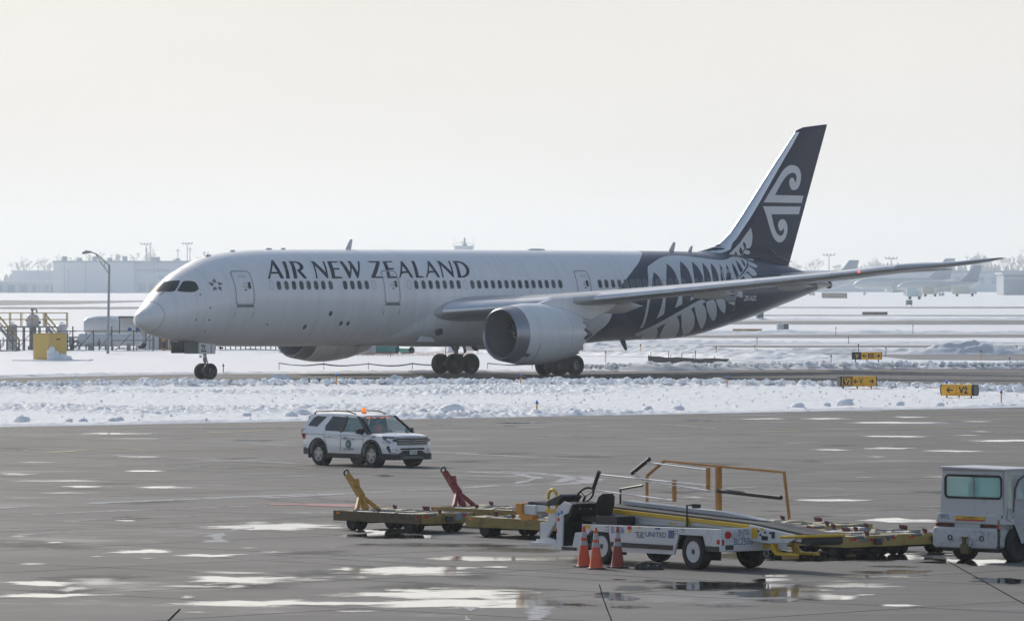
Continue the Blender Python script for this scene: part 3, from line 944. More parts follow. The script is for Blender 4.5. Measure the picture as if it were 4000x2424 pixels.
def nose_panel(name, pts, m, off):
    bm = bmesh.new()
    vv = [bm.verts.new((a, t, 0)) for a, t in pts]
    bm.faces.new(vv)
    for ax, st in ((0, 0.12), (1, 0.06)):
        lo, hi = min(v.co[ax] for v in bm.verts), max(v.co[ax] for v in bm.verts)
        k = math.floor(lo / st) + 1
        while k * st < hi:
            co, no = [0, 0, 0], [0, 0, 0]
            co[ax], no[ax] = k * st, 1
            bmesh.ops.bisect_plane(bm, geom=bm.verts[:] + bm.edges[:] + bm.faces[:], plane_co=co, plane_no=no)
            k += 1
    for v in bm.verts:
        a, t = v.co.x, v.co.y
        tt, bb, ww, cc = [float(q[0]) for q in fsec(np.array([a]))]
        s_ = math.sin(t)
        y, z = ww * math.cos(t), cc + (tt - cc) * s_
        nrm = Vector((0.45, math.cos(t), s_)).normalized()
        v.co = Vector(P(a, y, z)) + nrm * off
    bmesh.ops.recalc_face_normals(bm, faces=bm.faces)
    me = bpy.data.meshes.new(name)
    bm.to_mesh(me)
    bm.free()
    me.polygons.foreach_set('use_smooth', [True] * len(me.polygons))
    return link(name, me, m, plane)


WS1 = [(-3.86, 1.54), (-3.72, 1.555), (-3.22, 1.555), (-3.09, 1.319), (-2.87, 1.12), (-2.93, 1.09), (-3.22, 0.97), (-3.43, 0.92), (-3.52, 0.94), (-3.72, 1.115)]
WS2 = [(-3.31, 0.845), (-3.09, 0.914), (-2.80, 0.995), (-2.72, 0.99), (-2.52, 0.919), (-2.26, 0.805), (-2.22, 0.76), (-2.21, 0.64), (-2.22, 0.55), (-2.58, 0.515), (-3.06, 0.658), (-3.29, 0.79)]
for sd in (1, -1):
    for pts in (WS1, WS2):
        ca_, ct_ = sum(q[0] for q in pts) / len(pts), sum(q[1] for q in pts) / len(pts)
        q = [(a, t if sd > 0 else PI - t) for a, t in smooth_loop(pts, 1)]
        nose_panel('flight_deck_window', q, M_glassd, 0.022)
        big = [(ca_ + (a - ca_) * 1.07, ct_ + (t - ct_) * 1.09) for a, t in smooth_loop(pts, 1)]
        nose_panel('window_surround', [(a, t if sd > 0 else PI - t) for a, t in big], M_seal, 0.012)
# windscreen wiper, radome seam, probes
build('windscreen_wiper', MB().tube(P(-4.1, 0.35, 5.2), P(-3.72, 0.62, 5.52), 0.022, n=6), M_black, plane)
ring = []
for q in np.linspace(0, 2 * PI, 90, endpoint=False):
    a = -4.42 + 0.25 * math.cos(q) * (1 if math.cos(q) < 0 else -0.35)
    tt, bb, ww, cc = (float(v) for v in fsec(np.array([a])))[0:4] if False else [float(v[0]) for v in fsec(np.array([a]))]
    s = math.sin(q - PI / 2 + PI / 2)
    zz = cc + ((tt - cc) if math.cos(q) > 0 else (cc - bb)) * math.cos(q)
    ring.append(P(a, ww * math.sin(q), zz))
build('radome_seam', MB().path(ring, 0.014, 6, True), M_line, plane, smooth=60)
pr = MB()
for a, z in ((-1.66, 4.45), (-1.61, 3.7), (-1.58, 3.0), (-2.5, 3.72), (2.97, 3.4), (-2.2, 5.25)):
    y = float(fy(np.array([a]), np.array([z]))[0])
    pr.tube(P(a, y - 0.02, z), P(a, y + 0.035, z), 0.07, 0.05, 10)
build('air_data_probe', pr, M_line, plane)
for a, z, r in ((7.96, 4.056, 0.15), (9.07, 3.431, 0.13), (9.669, 3.427, 0.13), (6.151, 3.225, 0.14)):
    decal('outflow_port', [[[(a + r * math.cos(t), z + r * 1.1 * math.sin(t)) for t in np.linspace(0, 2 * PI, 16, endpoint=False)]]], M_seal, 0.012)


# faint skin joints between the fuselage barrels
for a in (-1.9, 6.9, 15.1, 27.9, 33.9):
    tt, bb, ww, cc = [float(v[0]) for v in fsec(np.array([a]))]
    rj = []
    for q in np.linspace(0, 2 * PI, 80, endpoint=False):
        s_ = math.sin(q)
        rj.append(P(a, ww * math.cos(q), cc + ((tt - cc) if s_ > 0 else (cc - bb)) * s_))
    build('skin_joint', MB().path(rj, 0.006, 4, True), mat('skin_joint_grey', (0.45, 0.46, 0.48) if a < 33 else (0.05, 0.06, 0.08), 0.6), plane)


# blade aerials and fairings on the crown and keel
def blade(a, z, h, c, sweep, y=0.0, m=None):
    rg = []
    for k, (f, s) in enumerate(((0, 1), (0.6, 0.72), (1, 0.42))):
        q = []
        for t in np.linspace(0, 2 * PI, 12, endpoint=False):
            q.append(P(a + sweep * f + c * s * 0.5 * math.cos(t), y + 0.045 * s * math.sin(t), z + h * f))
        rg.append(q)
    return build('blade_aerial', MB().loft(rg), m or M_grey, plane, smooth=50)


blade(11.9, 8.06, 0.66, 0.5, 0.28, m=M_wingl)
blade(41.0, 8.04, 0.62, 0.52, 0.3, m=M_wingl)
blade(42.75, 8.0, 0.42, 0.4, 0.22, m=M_wingl)
blade(36.4, 2.16, -0.68, 0.55, 0.35, m=M_dark)
blade(22.8, 1.9, -0.35, 0.6, 0.3, m=M_dark)
blade(1.2, 1.99, -0.12, 0.5, 0.1, m=M_dark)
for a, w in ((5.2, 0.5), (6.4, 0.35), (2.2, 0.4), (0.2, 0.4), (28.5, 1.6)):
    tp = float(pchip(np.array([a]), FS, FT)[0])
    q = MB()
    q.loft([[P(a + w * 0.5 * math.cos(t) * s, 0.16 * math.sin(t) * s, tp - 0.02 + hh) for t in np.linspace(0, 2 * PI, 14, endpoint=False)] for s, hh in ((1, 0), (0.92, 0.07), (0.6, 0.11))])
    build('crown_fairing', q, M_wingl, plane, smooth=60)

# belly fairing: swells gently out of the lower fuselage
rg = []
for a in np.linspace(12.6, 36.8, 46):
    k = min(1, max(0, (a - 12.6) / 7.0)) * min(1, max(0, (36.8 - a) / 5.0))
    k = k * k * (3 - 2 * k)
    tt, bb, ww, cc = [float(v[0]) for v in fsec(np.array([a]))]
    top = bb + 0.25 + (4.95 - bb - 0.25) * k ** 0.8
    ph0 = math.asin(max(-0.985, min(0.3, (top - cc) / (cc - bb))))
    row = []
    for f in np.linspace(0, 1, 33):
        ph = ph0 + (-PI - ph0 - ph0) * f
        c_, s_ = math.cos(ph), math.sin(ph)
        edge = min(1, min(f, 1 - f) * 9)
        g_ = 1 + edge * (0.012 + 0.075 * k * (0.25 + abs(math.sin(2 * ph)) ** 1.3)) - 0.002 * (1 - edge)
        row.append(P(a, ww * c_ * g_, cc + (cc - bb) * s_ * g_))
    rg.append(row)
build('belly_fairing', MB().loft(rg, cap=False, closed=False), M_fus, plane, smooth=60)
inl = MB().prism([(15.35, 2.22), (16.9, 2.16), (16.5, 2.5), (15.75, 2.6)], 2.55, 2.88)
inl.v = [P(a, y, z) for a, y, z in inl.v]
build('air_inlet_scoop', inl, M_wingl, plane, bevel=0.06)
inl = MB().prism([(16.9, 2.95), (17.0, 2.62), (17.25, 2.72), (17.2, 3.05)], 2.7, 3.1)
inl.v = [P(a, y, z) for a, y, z in inl.v]
build('air_inlet_opening', inl, M_dark, plane)

# wings
WY = [2.0, 2.9, 7.0, 9.5, 12.3, 16.4, 19.7, 23.5, 27.0, 28.3, 29.4, 30.06]
WLE = [16.2, 16.9, 19.77, 21.5, 23.5, 26.35, 28.65, 31.3, 33.77, 36.2, 38.3, 39.75]
WTE = [29.4, 29.4, 30.1, 30.6, 31.95, 33.9, 35.5, 37.3, 39.0, 39.65, 40.4, 40.75]
WZL = [4.0, 4.1, 4.46, 4.74, 5.06, 5.55, 5.95, 6.43, 6.9, 7.08, 7.33, 7.5]
WZT = [4.25, 4.3, 4.72, 5.05, 5.36, 5.74, 6.05, 6.52, 6.98, 7.14, 7.37, 7.52]
WTK = [0.135, 0.132, 0.115, 0.108, 0.1, 0.095, 0.09, 0.088, 0.085, 0.08, 0.08, 0.08]
XF = [1, 0.9, 0.78, 0.64, 0.5, 0.38, 0.27, 0.18, 0.11, 0.06, 0.025, 0.007, 0]


def foil(x, tk):
    return 5 * tk * (0.2969 * math.sqrt(x) - 0.126 * x - 0.3516 * x * x + 0.2843 * x ** 3 - 0.1036 * x ** 4)


def wing_at(y):
    return [float(pchip(np.array([y]), WY, V)[0]) for V in (WLE, WTE, WZL, WZT, WTK)]


def wing_pt(y, x, up, grow=0.0):
    le, te, zl, zt, tk = wing_at(y)
    c = te - le
    t = foil(x, tk) * c
    camber = 0.018 * c * math.sin(PI * x ** 0.8)
    z = zl + (zt - zl) * x + camber + (t * 0.92 if up else -t)
    return (le + c * x - grow, y, z + (grow if up else -grow))


for sd, nm in ((1, 'left'), (-1, 'right')):
    rg = []
    for y in np.unique(np.concatenate([np.linspace(2.0, 27, 22), np.linspace(27, 30.06, 8)])):
        r = [wing_pt(y, x, True) for x in XF] + [wing_pt(y, x, False) for x in XF[-2:0:-1]]
        rg.append([P(a, yy * sd, z) for a, yy, z in r])
    build('wing', MB().loft(rg), M_wing, plane, smooth=50)
    # bright leading-edge slats in five lengths
    for y0, y1 in ((3.2, 8.6), (11.2, 15.4), (15.45, 19.6), (19.65, 23.6), (23.65, 26.9)):
        rg = []
        for y in np.linspace(y0, y1, 6):
            xs_ = [0.085, 0.06, 0.035, 0.015, 0.004, 0.0]
            r = [wing_pt(y, x, True, 0.012) for x in xs_] + [wing_pt(y, x, False, 0.012) for x in xs_[-2:1:-1]]
            rg.append([P(a, yy * sd, z) for a, yy, z in r])
        build('slat', MB().loft(rg, cap=True, closed=False), M_silver, plane, smooth=60)
    rg = []
    for y in np.linspace(27.0, 30.05, 8):
        xs_ = [0.2, 0.1, 0.04, 0.0]
        r = [wing_pt(y, x, True, 0.01) for x in xs_] + [wing_pt(y, x, False, 0.01) for x in xs_[-2:0:-1]]
        rg.append([P(a, yy * sd, z) for a, yy, z in r])
    build('wingtip_edge', MB().loft(rg, cap=False, closed=False), M_silver, plane, smooth=60)
    # flap track fairings: pointed canoes under the trailing edge
    for y, ln, r0, dz in ((7.2, 4.6, 0.42, -0.42), (13.4, 3.9, 0.33, -0.30), (18.2, 3.4, 0.27, -0.24)):
        le, te, zl, zt, tk = wing_at(y)
        rg = []
        for f in np.linspace(0, 1, 14):
            a = te - ln * 0.78 + ln * f
            r = r0 * (0.12 + 0.88 * math.sin(PI * min(1, f * 0.86 + 0.06)) ** 0.6) * (1 if f < 0.6 else max(0.06, 1 - ((f - 0.6) / 0.4) ** 1.5))
            zc = zt + dz + 0.33 * f * abs(dz)
            rg.append([P(a, (y + r * 0.62 * math.cos(t)) * sd, zc + r * math.sin(t)) for t in np.linspace(0, 2 * PI, 16, endpoint=False)])
        build('flap_fairing', MB().loft(rg), M_wingl, plane, smooth=60)
    nav = MB().lathe([(0, 0.001), (0.03, 0.06), (0.1, 0.05), (0.12, 0.001)], P(wing_at(25.2)[0] + 0.02, 25.2 * sd, wing_at(25.2)[2] + 0.0), (1, 0, 0), 10)
    build('navigation_light', nav, mat('red_light', (0.8, 0.05, 0.03), 0.3, emit=(1, 0.08, 0.05), estr=4.0) if sd > 0 else mat('green_light', (0.05, 0.6, 0.2), 0.3), plane)
    # tailplane
    rg = []
    for y in np.linspace(0.8, 9.9, 12):
        f = (y - 0.8) / 9.1
        le, te = 49.6 + 7.0 * f, 55.2 + 3.0 * f
        c = te - le
        zc = 6.35 + 0.50 * f
        r = [(le + c * x, zc + foil(x, 0.09) * c) for x in XF] + [(le + c * x, zc - foil(x, 0.09) * c) for x in XF[-2:0:-1]]
        rg.append([P(a, y * sd, z) for a, z in r])
    build('tailplane', MB().loft(rg), M_wing, plane, smooth=50)

# fin
FINL = [(7.85, 42.6), (8.07, 43.63), (8.19, 44.55), (8.44, 45.36), (8.93, 46.17), (9.42, 46.75), (10.15, 47.45), (11.42, 48.62), (12.73, 49.79), (14.01, 50.96), (15.29, 52.15), (16.08, 52.86), (16.37, 53.15), (16.5, 53.45), (16.59, 54.05), (16.69, 55.0), (16.8, 56.1)]
zs_, les_ = [q[0] for q in FINL], [q[1] for q in FINL]


def fin_te(z):
    return 52.35 + (z - 7.1) * (56.2 - 52.35) / (16.8 - 7.1)


def fin_half(a, z):
    le = np.interp(z, zs_, les_)
    te = 52.35 + (z - 7.1) * 0.397
    x = np.clip((a - le) / np.maximum(te - le, 0.05), 0, 1)
    th_ = np.interp(z, [7, 10, 16.8], [0.42, 0.34, 0.09])
    return th_ * (2.6 * np.sqrt(x + 1e-4) * (1 - x) * 0.98 + 0.03) * 1.0


FX = [0, 0.006, 0.025, 0.06, 0.11, 0.18, 0.28, 0.42, 0.58, 0.75, 0.9, 1]
rg = []
for z in list(np.linspace(6.6, 7.8, 3)) + list(np.linspace(7.9, 16.78, 40)):
    le = float(np.interp(z, zs_, les_)) if z > 7.85 else 42.6 + (7.85 - z) * 2.0
    te = fin_te(z)
    zz = max(z, 7.85)
    pts = []
    for x in FX:
        a = le + (te - le) * x
        h = float(fin_half(np.array(np.interp(zz, zs_, les_) + (fin_te(zz) - np.interp(zz, zs_, les_)) * x), np.array(zz)))
        pts.append((a, h))
    rg.append([P(a, h, z) for a, h in pts] + [P(a, -h, z) for a, h in pts[-2:0:-1]])
build('fin', MB().loft(rg), M_navy, plane, smooth=50)
# silver strip along the fin's leading edge
rg = []
for z in np.linspace(7.95, 16.2, 36):
    le = float(np.interp(z, zs_, les_))
    wd = float(np.interp(z, [7.95, 8.5, 9.4, 10.5, 12.7, 14.8, 16.2], [2.4, 0.92, 0.7, 0.72, 0.6, 0.46, 0.36]))
    row = []
    for f in (1, 0.75, 0.5, 0.3, 0.14, 0.05, 0):
        a = le + wd * f
        row.append((a - 0.012, float(fin_half(np.array(a), np.array(z))) + 0.012))
    rg.append([P(a, h, z) for a, h in row] + [P(a, -h, z) for a, h in row[-2::-1]])
build('fin_leading_edge', MB().loft(rg, cap=False, closed=False), M_silver, plane, smooth=60)
decal('tail_emblem', [[smooth_loop(l, 2) for l in s] for s in D['koru']], M_mark, 0.012, surf=fin_half)
decal('tail_emblem', [[smooth_loop(l, 2) for l in s] for s in D['koru']], M_mark, 0.012, surf=fin_half, side=-1)
decal('fern_tip_marking', [[smooth_loop(l, 2) for l in s] for s in D['fin_fern']], M_mark, 0.012, surf=fin_half)
decal('fern_tip_gap', [[smooth_loop(l, 2) for l in s] for s in D['fin_fern_dark']], M_navy, 0.02, surf=fin_half)
rl = MB().path([P(52.4, 0.28, 7.35), P(50.9, 0.34, 7.75), P(50.3, 0.4, 8.2)], 0.025, 6)
build('rudder_seam', rl, M_line, plane)

# engines
M_cowl = M_white
M_lip = mat('inlet_lip_metal', (0.34, 0.35, 0.38), 0.38, metal=0.75, var=0.06)
M_duct = mat('inlet_duct_grey', (0.16, 0.17, 0.18), 0.5)
M_fan = mat('fan_blade_metal', (0.06, 0.065, 0.07), 0.35, metal=0.7)
for sd in (1, -1):
    ey, ez = 9.9 * sd, 2.74
    ax = (-1, 0, 0)

    EF = 0.5

    def EO(a):
        return P(a - EF, ey, ez)
    nac = [(17.2, 1.79), (17.6, 1.87), (18.3, 1.945), (19.2, 1.945), (20.2, 1.86), (21.0, 1.745), (21.6, 1.62), (22.15, 1.50)]
    mb = MB()
    n = 72
    rg = []
    for a, r in nac:
        rg.append([P(a - EF, ey + r * math.cos(2 * PI * k / n), ez + r * math.sin(2 * PI * k / n)) for k in range(n)])
    saw = []
    for k in range(n):
        ph = (k % 4) / 4.0
        tip = abs(ph - 0.5) * 2
        a = 22.2 + 0.42 * tip
        saw.append(P(a - EF, ey + (1.49 - 0.1 * tip) * math.cos(2 * PI * k / n), ez + (1.49 - 0.1 * tip) * math.sin(2 * PI * k / n)))
    rg.append(saw)
    for a, r in ((22.0, 1.40), (20.0, 1.45)):
        rg.append([P(a - EF, ey + r * math.cos(2 * PI * k / n), ez + r * math.sin(2 * PI * k / n)) for k in range(n)])
    build('engine_nacelle', MB().loft(rg, cap=False), M_cowl, plane, smooth=40)
    lip = [(17.203, 1.795), (16.9, 1.75), (16.6, 1.70), (16.4, 1.655), (16.3, 1.60), (16.27, 1.56), (16.3, 1.51), (16.45, 1.465), (16.7, 1.44)]
    build('inlet_lip', MB().loft([[P(a - EF, ey + r * math.cos(2 * PI * k / n), ez + r * math.sin(2 * PI * k / n)) for k in range(n)] for a, r in lip], cap=False), M_lip, plane, smooth=60)
    build('inlet_duct', MB().loft([[P(a - EF, ey + r * math.cos(2 * PI * k / n), ez + r * math.sin(2 * PI * k / n)) for k in range(n)] for a, r in ((16.7, 1.44), (17.2, 1.42), (17.9, 1.43), (18.6, 1.43), (18.6, 0.02))], cap=False), M_duct, plane, smooth=30)
    for k in range(20):
        t = 2 * PI * k / 20
        q = []
        for r, tw, c in ((0.42, 0.5, 0.30), (0.9, 0.85, 0.36), (1.38, 1.1, 0.42)):
            cs, sn = math.cos(t), math.sin(t)
            da, dt = c * math.cos(tw) * 0.5, c * math.sin(tw) * 0.5
            q.append([P(18.1 - EF + s * da, ey + r * cs - s * dt * sn, ez + r * sn + s * dt * cs) for s in (-1, 1)])
        b = MB()
        b.add([p for row in q for p in row], [(0, 1, 3, 2), (2, 3, 5, 4)])
        o = build('fan_blade', b, M_fan, plane, recalc=False)
    build('spinner', MB().lathe([(0.75, 0.001), (0.62, 0.12), (0.4, 0.26), (0.15, 0.38), (0.0, 0.42)], EO(18.15), (1, 0, 0), 24), M_fan, plane, smooth=60)
    sw = []
    for k in range(26):
        t = k / 25 * 1.35 * 2 * PI
        r = 0.06 + 0.30 * k / 25
        h = float(np.interp(r, [0.001, 0.12, 0.26, 0.38, 0.42], [0.75, 0.62, 0.4, 0.15, 0]))
        sw.append(P(18.15 - EF - h - 0.015, ey + r * math.cos(t), ez + r * math.sin(t)))
    build('spinner_swirl', MB().path(sw, 0.026, 5), mat('spinner_white', (0.75, 0.75, 0.75), 0.4), plane)
    build('exhaust_cone', MB().lathe([(21.2, 1.0), (22.4, 0.86), (23.3, 0.66), (23.35, 0.5), (24.3, 0.12), (24.4, 0.01)], P(-EF, ey, ez - 0.03), (-1, 0, 0), 36), mat('exhaust_metal', (0.05, 0.05, 0.055), 0.5, metal=0.6), plane, smooth=40)
    pyl = MB().prism([(18.6, 4.55), (20.2, 4.95), (22.0, 5.05), (26.0, 4.6), (25.0, 4.05), (23.6, 3.55), (21.9, 3.85)], ey - 0.2, ey + 0.2)
    pyl.v = [P(a, y, z) for a, y, z in pyl.v]
    build('pylon', pyl, M_white, plane, smooth=35, bevel=0.09)
    sm = MB()
    for a, r in ((20.95, 1.757),):
        sm.path([P(a - EF, ey + r * math.cos(t), ez + r * math.sin(t)) for t in np.linspace(0, 2 * PI, 72, endpoint=False)], 0.008, 4, True)
    build('cowl_seam', sm, M_outline, plane)
    rd = MB()
    rd.path([P(18.05 - EF, ey + 1.932 * math.cos(t) * sd, ez + 1.932 * math.sin(t)) for t in np.linspace(math.radians(-62), math.radians(-18), 14)], 0.012, 4)
    build('red_stripe', rd, mat('red_line', (0.35, 0.05, 0.04), 0.5), plane)
    cg = MB()
    for q0, q1, a0, a1 in ((-50, -40, 17.15, 17.55),):
        ts_ = np.linspace(math.radians(q0), math.radians(q1), 4)
        vs = [P(a - EF, ey + r * math.cos(t) * sd, ez + r * math.sin(t)) for t in ts_ for a, r in ((a0, 1.80), (a1, 1.872))]
        cg.add(vs, [(0, 1, 3, 2), (2, 3, 5, 4), (4, 5, 7, 6)])
    build('lip_access_panel', cg, M_lip, plane)


# landing gear
def wheel_mesh(r, w, rim):
    ty = MB().lathe([(-w / 2 * 0.72, rim), (-w / 2 * 0.95, rim + 0.06), (-w / 2, (r + rim) / 2), (-w / 2 * 0.9, r * 0.94), (-w / 2 * 0.62, r * 0.995), (0, r), (w / 2 * 0.62, r * 0.995), (w / 2 * 0.9, r * 0.94), (w / 2, (r + rim) / 2), (w / 2 * 0.95, rim + 0.06), (w / 2 * 0.72, rim)], (0, 0, 0), (0, 1, 0), 40, closed=False)
    ri = MB().lathe([(-w * 0.36, rim), (-w * 0.33, rim * 0.93), (-w * 0.16, rim * 0.82), (-w * 0.12, rim * 0.5), (-w * 0.3, rim * 0.4), (-w * 0.32, 0.01), (w * 0.32, 0.01), (w * 0.3, rim * 0.4), (w * 0.12, rim * 0.5), (w * 0.16, rim * 0.82), (w * 0.33, rim * 0.93), (w * 0.36, rim)], (0, 0, 0), (0, 1, 0), 32)
    return ty, ri


M_gear = mat('landing_gear_grey', (0.33, 0.34, 0.36), 0.4, metal=0.3, var=0.1)
M_rimw = mat('wheel_rim_grey', (0.42, 0.43, 0.45), 0.45, metal=0.3)
M_rimd = mat('dark_wheel_rim', (0.10, 0.10, 0.105), 0.6)  # a much darker rim tone


def add_wheel(r, w, rim, a, y, mrim):
    e = bpy.data.objects.new('wheel', None)
    COL.objects.link(e)
    e.parent = plane
    e.location = P(a, y, r)
    ty, ri = wheel_mesh(r, w, rim)
    build('tyre', ty, M_rubber, e, smooth=40)
    build('rim', ri, mrim, e, smooth=35)


for y in (-0.40, 0.40):
    add_wheel(0.495, 0.37, 0.215, 0.0, y, M_rimw)
ng = MB().tube(P(0, 0, 0.5), P(-0.06, 0, 1.15), 0.085, n=14).tube(P(-0.06, 0, 1.1), P(-0.14, 0, 2.4), 0.12, n=14).tube(P(0, -0.4, 0.495), P(0, 0.4, 0.495), 0.07)
ng.tube(P(-0.1, 0.08, 1.55), P(0.75, 0.05, 2.2), 0.05).tube(P(0.18, 0, 0.95), P(0.02, 0, 1.4), 0.035).tube(P(0.18, 0, 0.95), P(0.0, 0, 0.62), 0.035)
build('nose_gear_strut', ng, M_gear, plane, smooth=40)
build('landing_light', MB().lathe([(0, 0.06), (0.1, 0.1), (0.12, 0.085)], P(-0.2, 0.18, 1.42), (1, 0, 0), 14).lathe([(0, 0.06), (0.1, 0.1), (0.12, 0.085)], P(-0.2, -0.18, 1.42), (1, 0, 0), 14), M_alu, plane)
for sd in (1, -1):
    d = MB().box(-0.25, 1.12, 0.62 * sd - 0.03, 0.62 * sd + 0.03, 1.58, 2.27)
    dr = build('nose_gear_door', d, M_white, plane, bevel=0.02)
    d = MB().box(1.16, 2.27, 0.62 * sd - 0.03, 0.62 * sd + 0.03, 1.62, 2.33)
    build('nose_gear_door', d, mat('bay_grey', (0.16, 0.165, 0.17), 0.6), plane, bevel=0.02)
    if sd > 0:
        lettering('ZL', 0.46, 0.42, lambda x, z: P(-0.95 + x, 0.655, 1.71 + z), mat('black_print', (0.02, 0.02, 0.02), 0.5), dr, bold=0.02)
        build('red_stripe', MB().box(0.09, 0.13, 0.651, 0.655, 1.6, 2.24), mat('red_line', (0.35, 0.05, 0.04), 0.5), dr)
build('nose_gear_bay', MB().box(-0.3, 2.3, -0.55, 0.55, 2.0, 2.3), M_black, plane)
for sd in (1, -1):
    gy = 4.9 * sd
    for da in (-0.735, 0.735):
        for dy in (-0.66, 0.66):
            near = sd > 0 and da > 0 and dy > 0
            add_wheel(0.655, 0.50, 0.29, 25.83 + da, gy + dy * sd, M_rimw if near else M_rimd)
    mg = MB().tube(P(25.83, gy, 0.655), P(25.83, gy - 0.1 * sd, 2.0), 0.15, n=14).tube(P(25.83, gy - 0.1 * sd, 1.6), P(25.83, gy - 0.35 * sd, 4.2), 0.2, n=14)
    mg.tube(P(25.0, gy, 0.655), P(26.66, gy, 0.655), 0.13, n=12)
    for da in (-0.735, 0.735):
        mg.tube(P(25.83 + da, gy - 0.66, 0.655), P(25.83 + da, gy + 0.66, 0.655), 0.09, n=10)
    mg.tube(P(25.83, gy, 1.7), P(25.6, gy - 2.2 * sd, 2.6), 0.09, n=10).tube(P(25.75, gy, 1.5), P(24.2, gy - 0.4 * sd, 2.9), 0.08, n=10)
    build('main_gear_strut', mg, M_gear, plane, smooth=40)
    hs = MB()
    for q in range(5):
        o_ = 0.06 * q
        hs.path([P(25.95 + o_, gy + 0.12, 2.0), P(26.3 + o_, gy + 0.18, 1.8), P(26.45 + o_ * 0.7, gy + 0.2, 1.4), P(26.2, gy + 0.15, 1.0 + o_)], 0.02, 5)
    build('brake_hose', hs, M_black, plane)
    build('main_gear_door', MB().box(-26.6, -25.0, gy + 0.42 * sd - 0.03, gy + 0.42 * sd + 0.03, 2.0, 3.5), M_white, plane)
    build('main_gear_inner_door', MB().prism([(-27.2, 1.9), (-24.3, 1.9), (-24.6, 1.62), (-26.9, 1.6)], 1.9 * sd - 0.03, 1.9 * sd + 0.03), M_grey, plane)

# ------------------------------------------------------------------ the white patrol car (x forward, y to its left, z up; origin at the near rear wheel)
def cut(o, cutters):
    """real openings: subtract closed shapes from a mesh, leaving nothing behind"""
    tmp = []
    for c in cutters:
        k = build('cutter', c, None, o.parent)
        md = o.modifiers.new('cut', 'BOOLEAN')
        md.object = k
        md.operation = 'DIFFERENCE'
        md.solver = 'EXACT'
        tmp.append(k)
    bpy.context.view_layer.update()
    dg = bpy.context.evaluated_depsgraph_get()
    me = bpy.data.meshes.new_from_object(o.evaluated_get(dg))
    o.modifiers.clear()
    old = o.data
    o.data = me
    me.name = o.name
    bpy.data.meshes.remove(old)
    for k in tmp:
        d_ = k.data
        bpy.data.objects.remove(k)
        bpy.data.meshes.remove(d_)
    me.polygons.foreach_set('use_smooth', [True] * len(me.polygons))
    me.set_sharp_from_angle(angle=math.radians(35))
    return o


suv = thing('patrol_car', 'white airport patrol car with orange beacon on its roof', 'car', (-6.52, 198.8, 0.0), math.radians(-50))
M_carw = mat('car_white', (0.84, 0.845, 0.85), 0.22, coat=0.8, dirt=(0.45, 0.43, 0.41), damt=0.12, dscale=1.5)
M_clad = mat('black_cladding', (0.025, 0.025, 0.027), 0.55, dirt=(0.12, 0.115, 0.11), damt=0.2, dscale=3)
M_tint = mat('privacy_glass', (0.018, 0.022, 0.026), 0.06, spec=0.6)
M_cglass = mat('car_glass', (0.45, 0.62, 0.60), 0.03, alpha=0.34, spec=0.6)
M_amber = mat('amber_light', (0.9, 0.25, 0.02), 0.3, emit=(1.0, 0.22, 0.02), estr=0.8)
M_red = mat('red_lens', (0.5, 0.02, 0.02), 0.2)
M_lamp = mat('headlamp_glass', (0.22, 0.24, 0.26), 0.08, metal=0.3, spec=0.8)

rgs = []
# x, half-width, sill z, belt z, deck z (bonnet / floor of the cabin)
ST = [(-0.93, 0.80, 0.42, 1.04, 1.06), (-0.86, 0.93, 0.36, 1.06, 1.08), (-0.6, 0.985, 0.33, 1.08, 1.10), (0.0, 1.0, 0.30, 1.09, 1.10), (1.3, 0.995, 0.28, 1.07, 1.08), (2.3, 0.995, 0.28, 1.06, 1.07),
      (2.62, 0.99, 0.28, 1.05, 1.14), (2.9, 0.985, 0.28, 1.045, 1.135), (3.3, 0.965, 0.28, 1.02, 1.11), (3.6, 0.92, 0.30, 0.97, 1.06), (3.76, 0.84, 0.33, 0.90, 1.00), (3.83, 0.72, 0.38, 0.80, 0.90)]
for x, w, s, b, d in ST:
    h = [(0, s), (w * 0.8, s), (w * 0.955, s + 0.06), (w * 0.995, s + 0.22), (w, 0.5 * (s + b)), (w * 0.985, b - 0.12), (w * 0.955, b), (w * 0.86, b + (d - b) * 0.55 + 0.012), (w * 0.45, d), (0, d + 0.012)]
    rgs.append([(x, 0.95 + y, z) for y, z in h] + [(x, 0.95 - y, z) for y, z in h[-2:0:-1]])
body = build('body', MB().loft(rgs), M_carw, suv, smooth=35)
cut(body, [MB().tube((0.0, -0.2, 0.40), (0.0, 0.33, 0.40), 0.45, n=28), MB().tube((0.0, 1.57, 0.40), (0.0, 2.1, 0.40), 0.45, n=28),
           MB().tube((2.86, -0.2, 0.40), (2.86, 0.33, 0.40), 0.45, n=28), MB().tube((2.86, 1.57, 0.40), (2.86, 2.1, 0.40), 0.45, n=28),
           MB().box(-0.55, 2.35, 0.14, 1.76, 0.55, 1.4)])
for x in (0.0, 2.86):
    for y0, sg in ((-0.052, 1), (1.952, -1)):
        arch = MB()
        ts_ = np.linspace(math.radians(-18), math.radians(198), 22)
        q = []
        for t in ts_:
            q.append([(x + r * math.cos(t), y0 + dy * sg, 0.40 + r * math.sin(t)) for r, dy in ((0.455, 0.10), (0.455, -0.008), (0.53, -0.002), (0.53, 0.10))])
        arch.loft(q)
        build('wheel_arch', arch, M_clad, suv, smooth=40)
        build('wheel_well', MB().tube((x, y0 + 0.30 * sg, 0.40), (x, y0 + 0.31 * sg, 0.40), 0.44, n=20), M_black, suv)
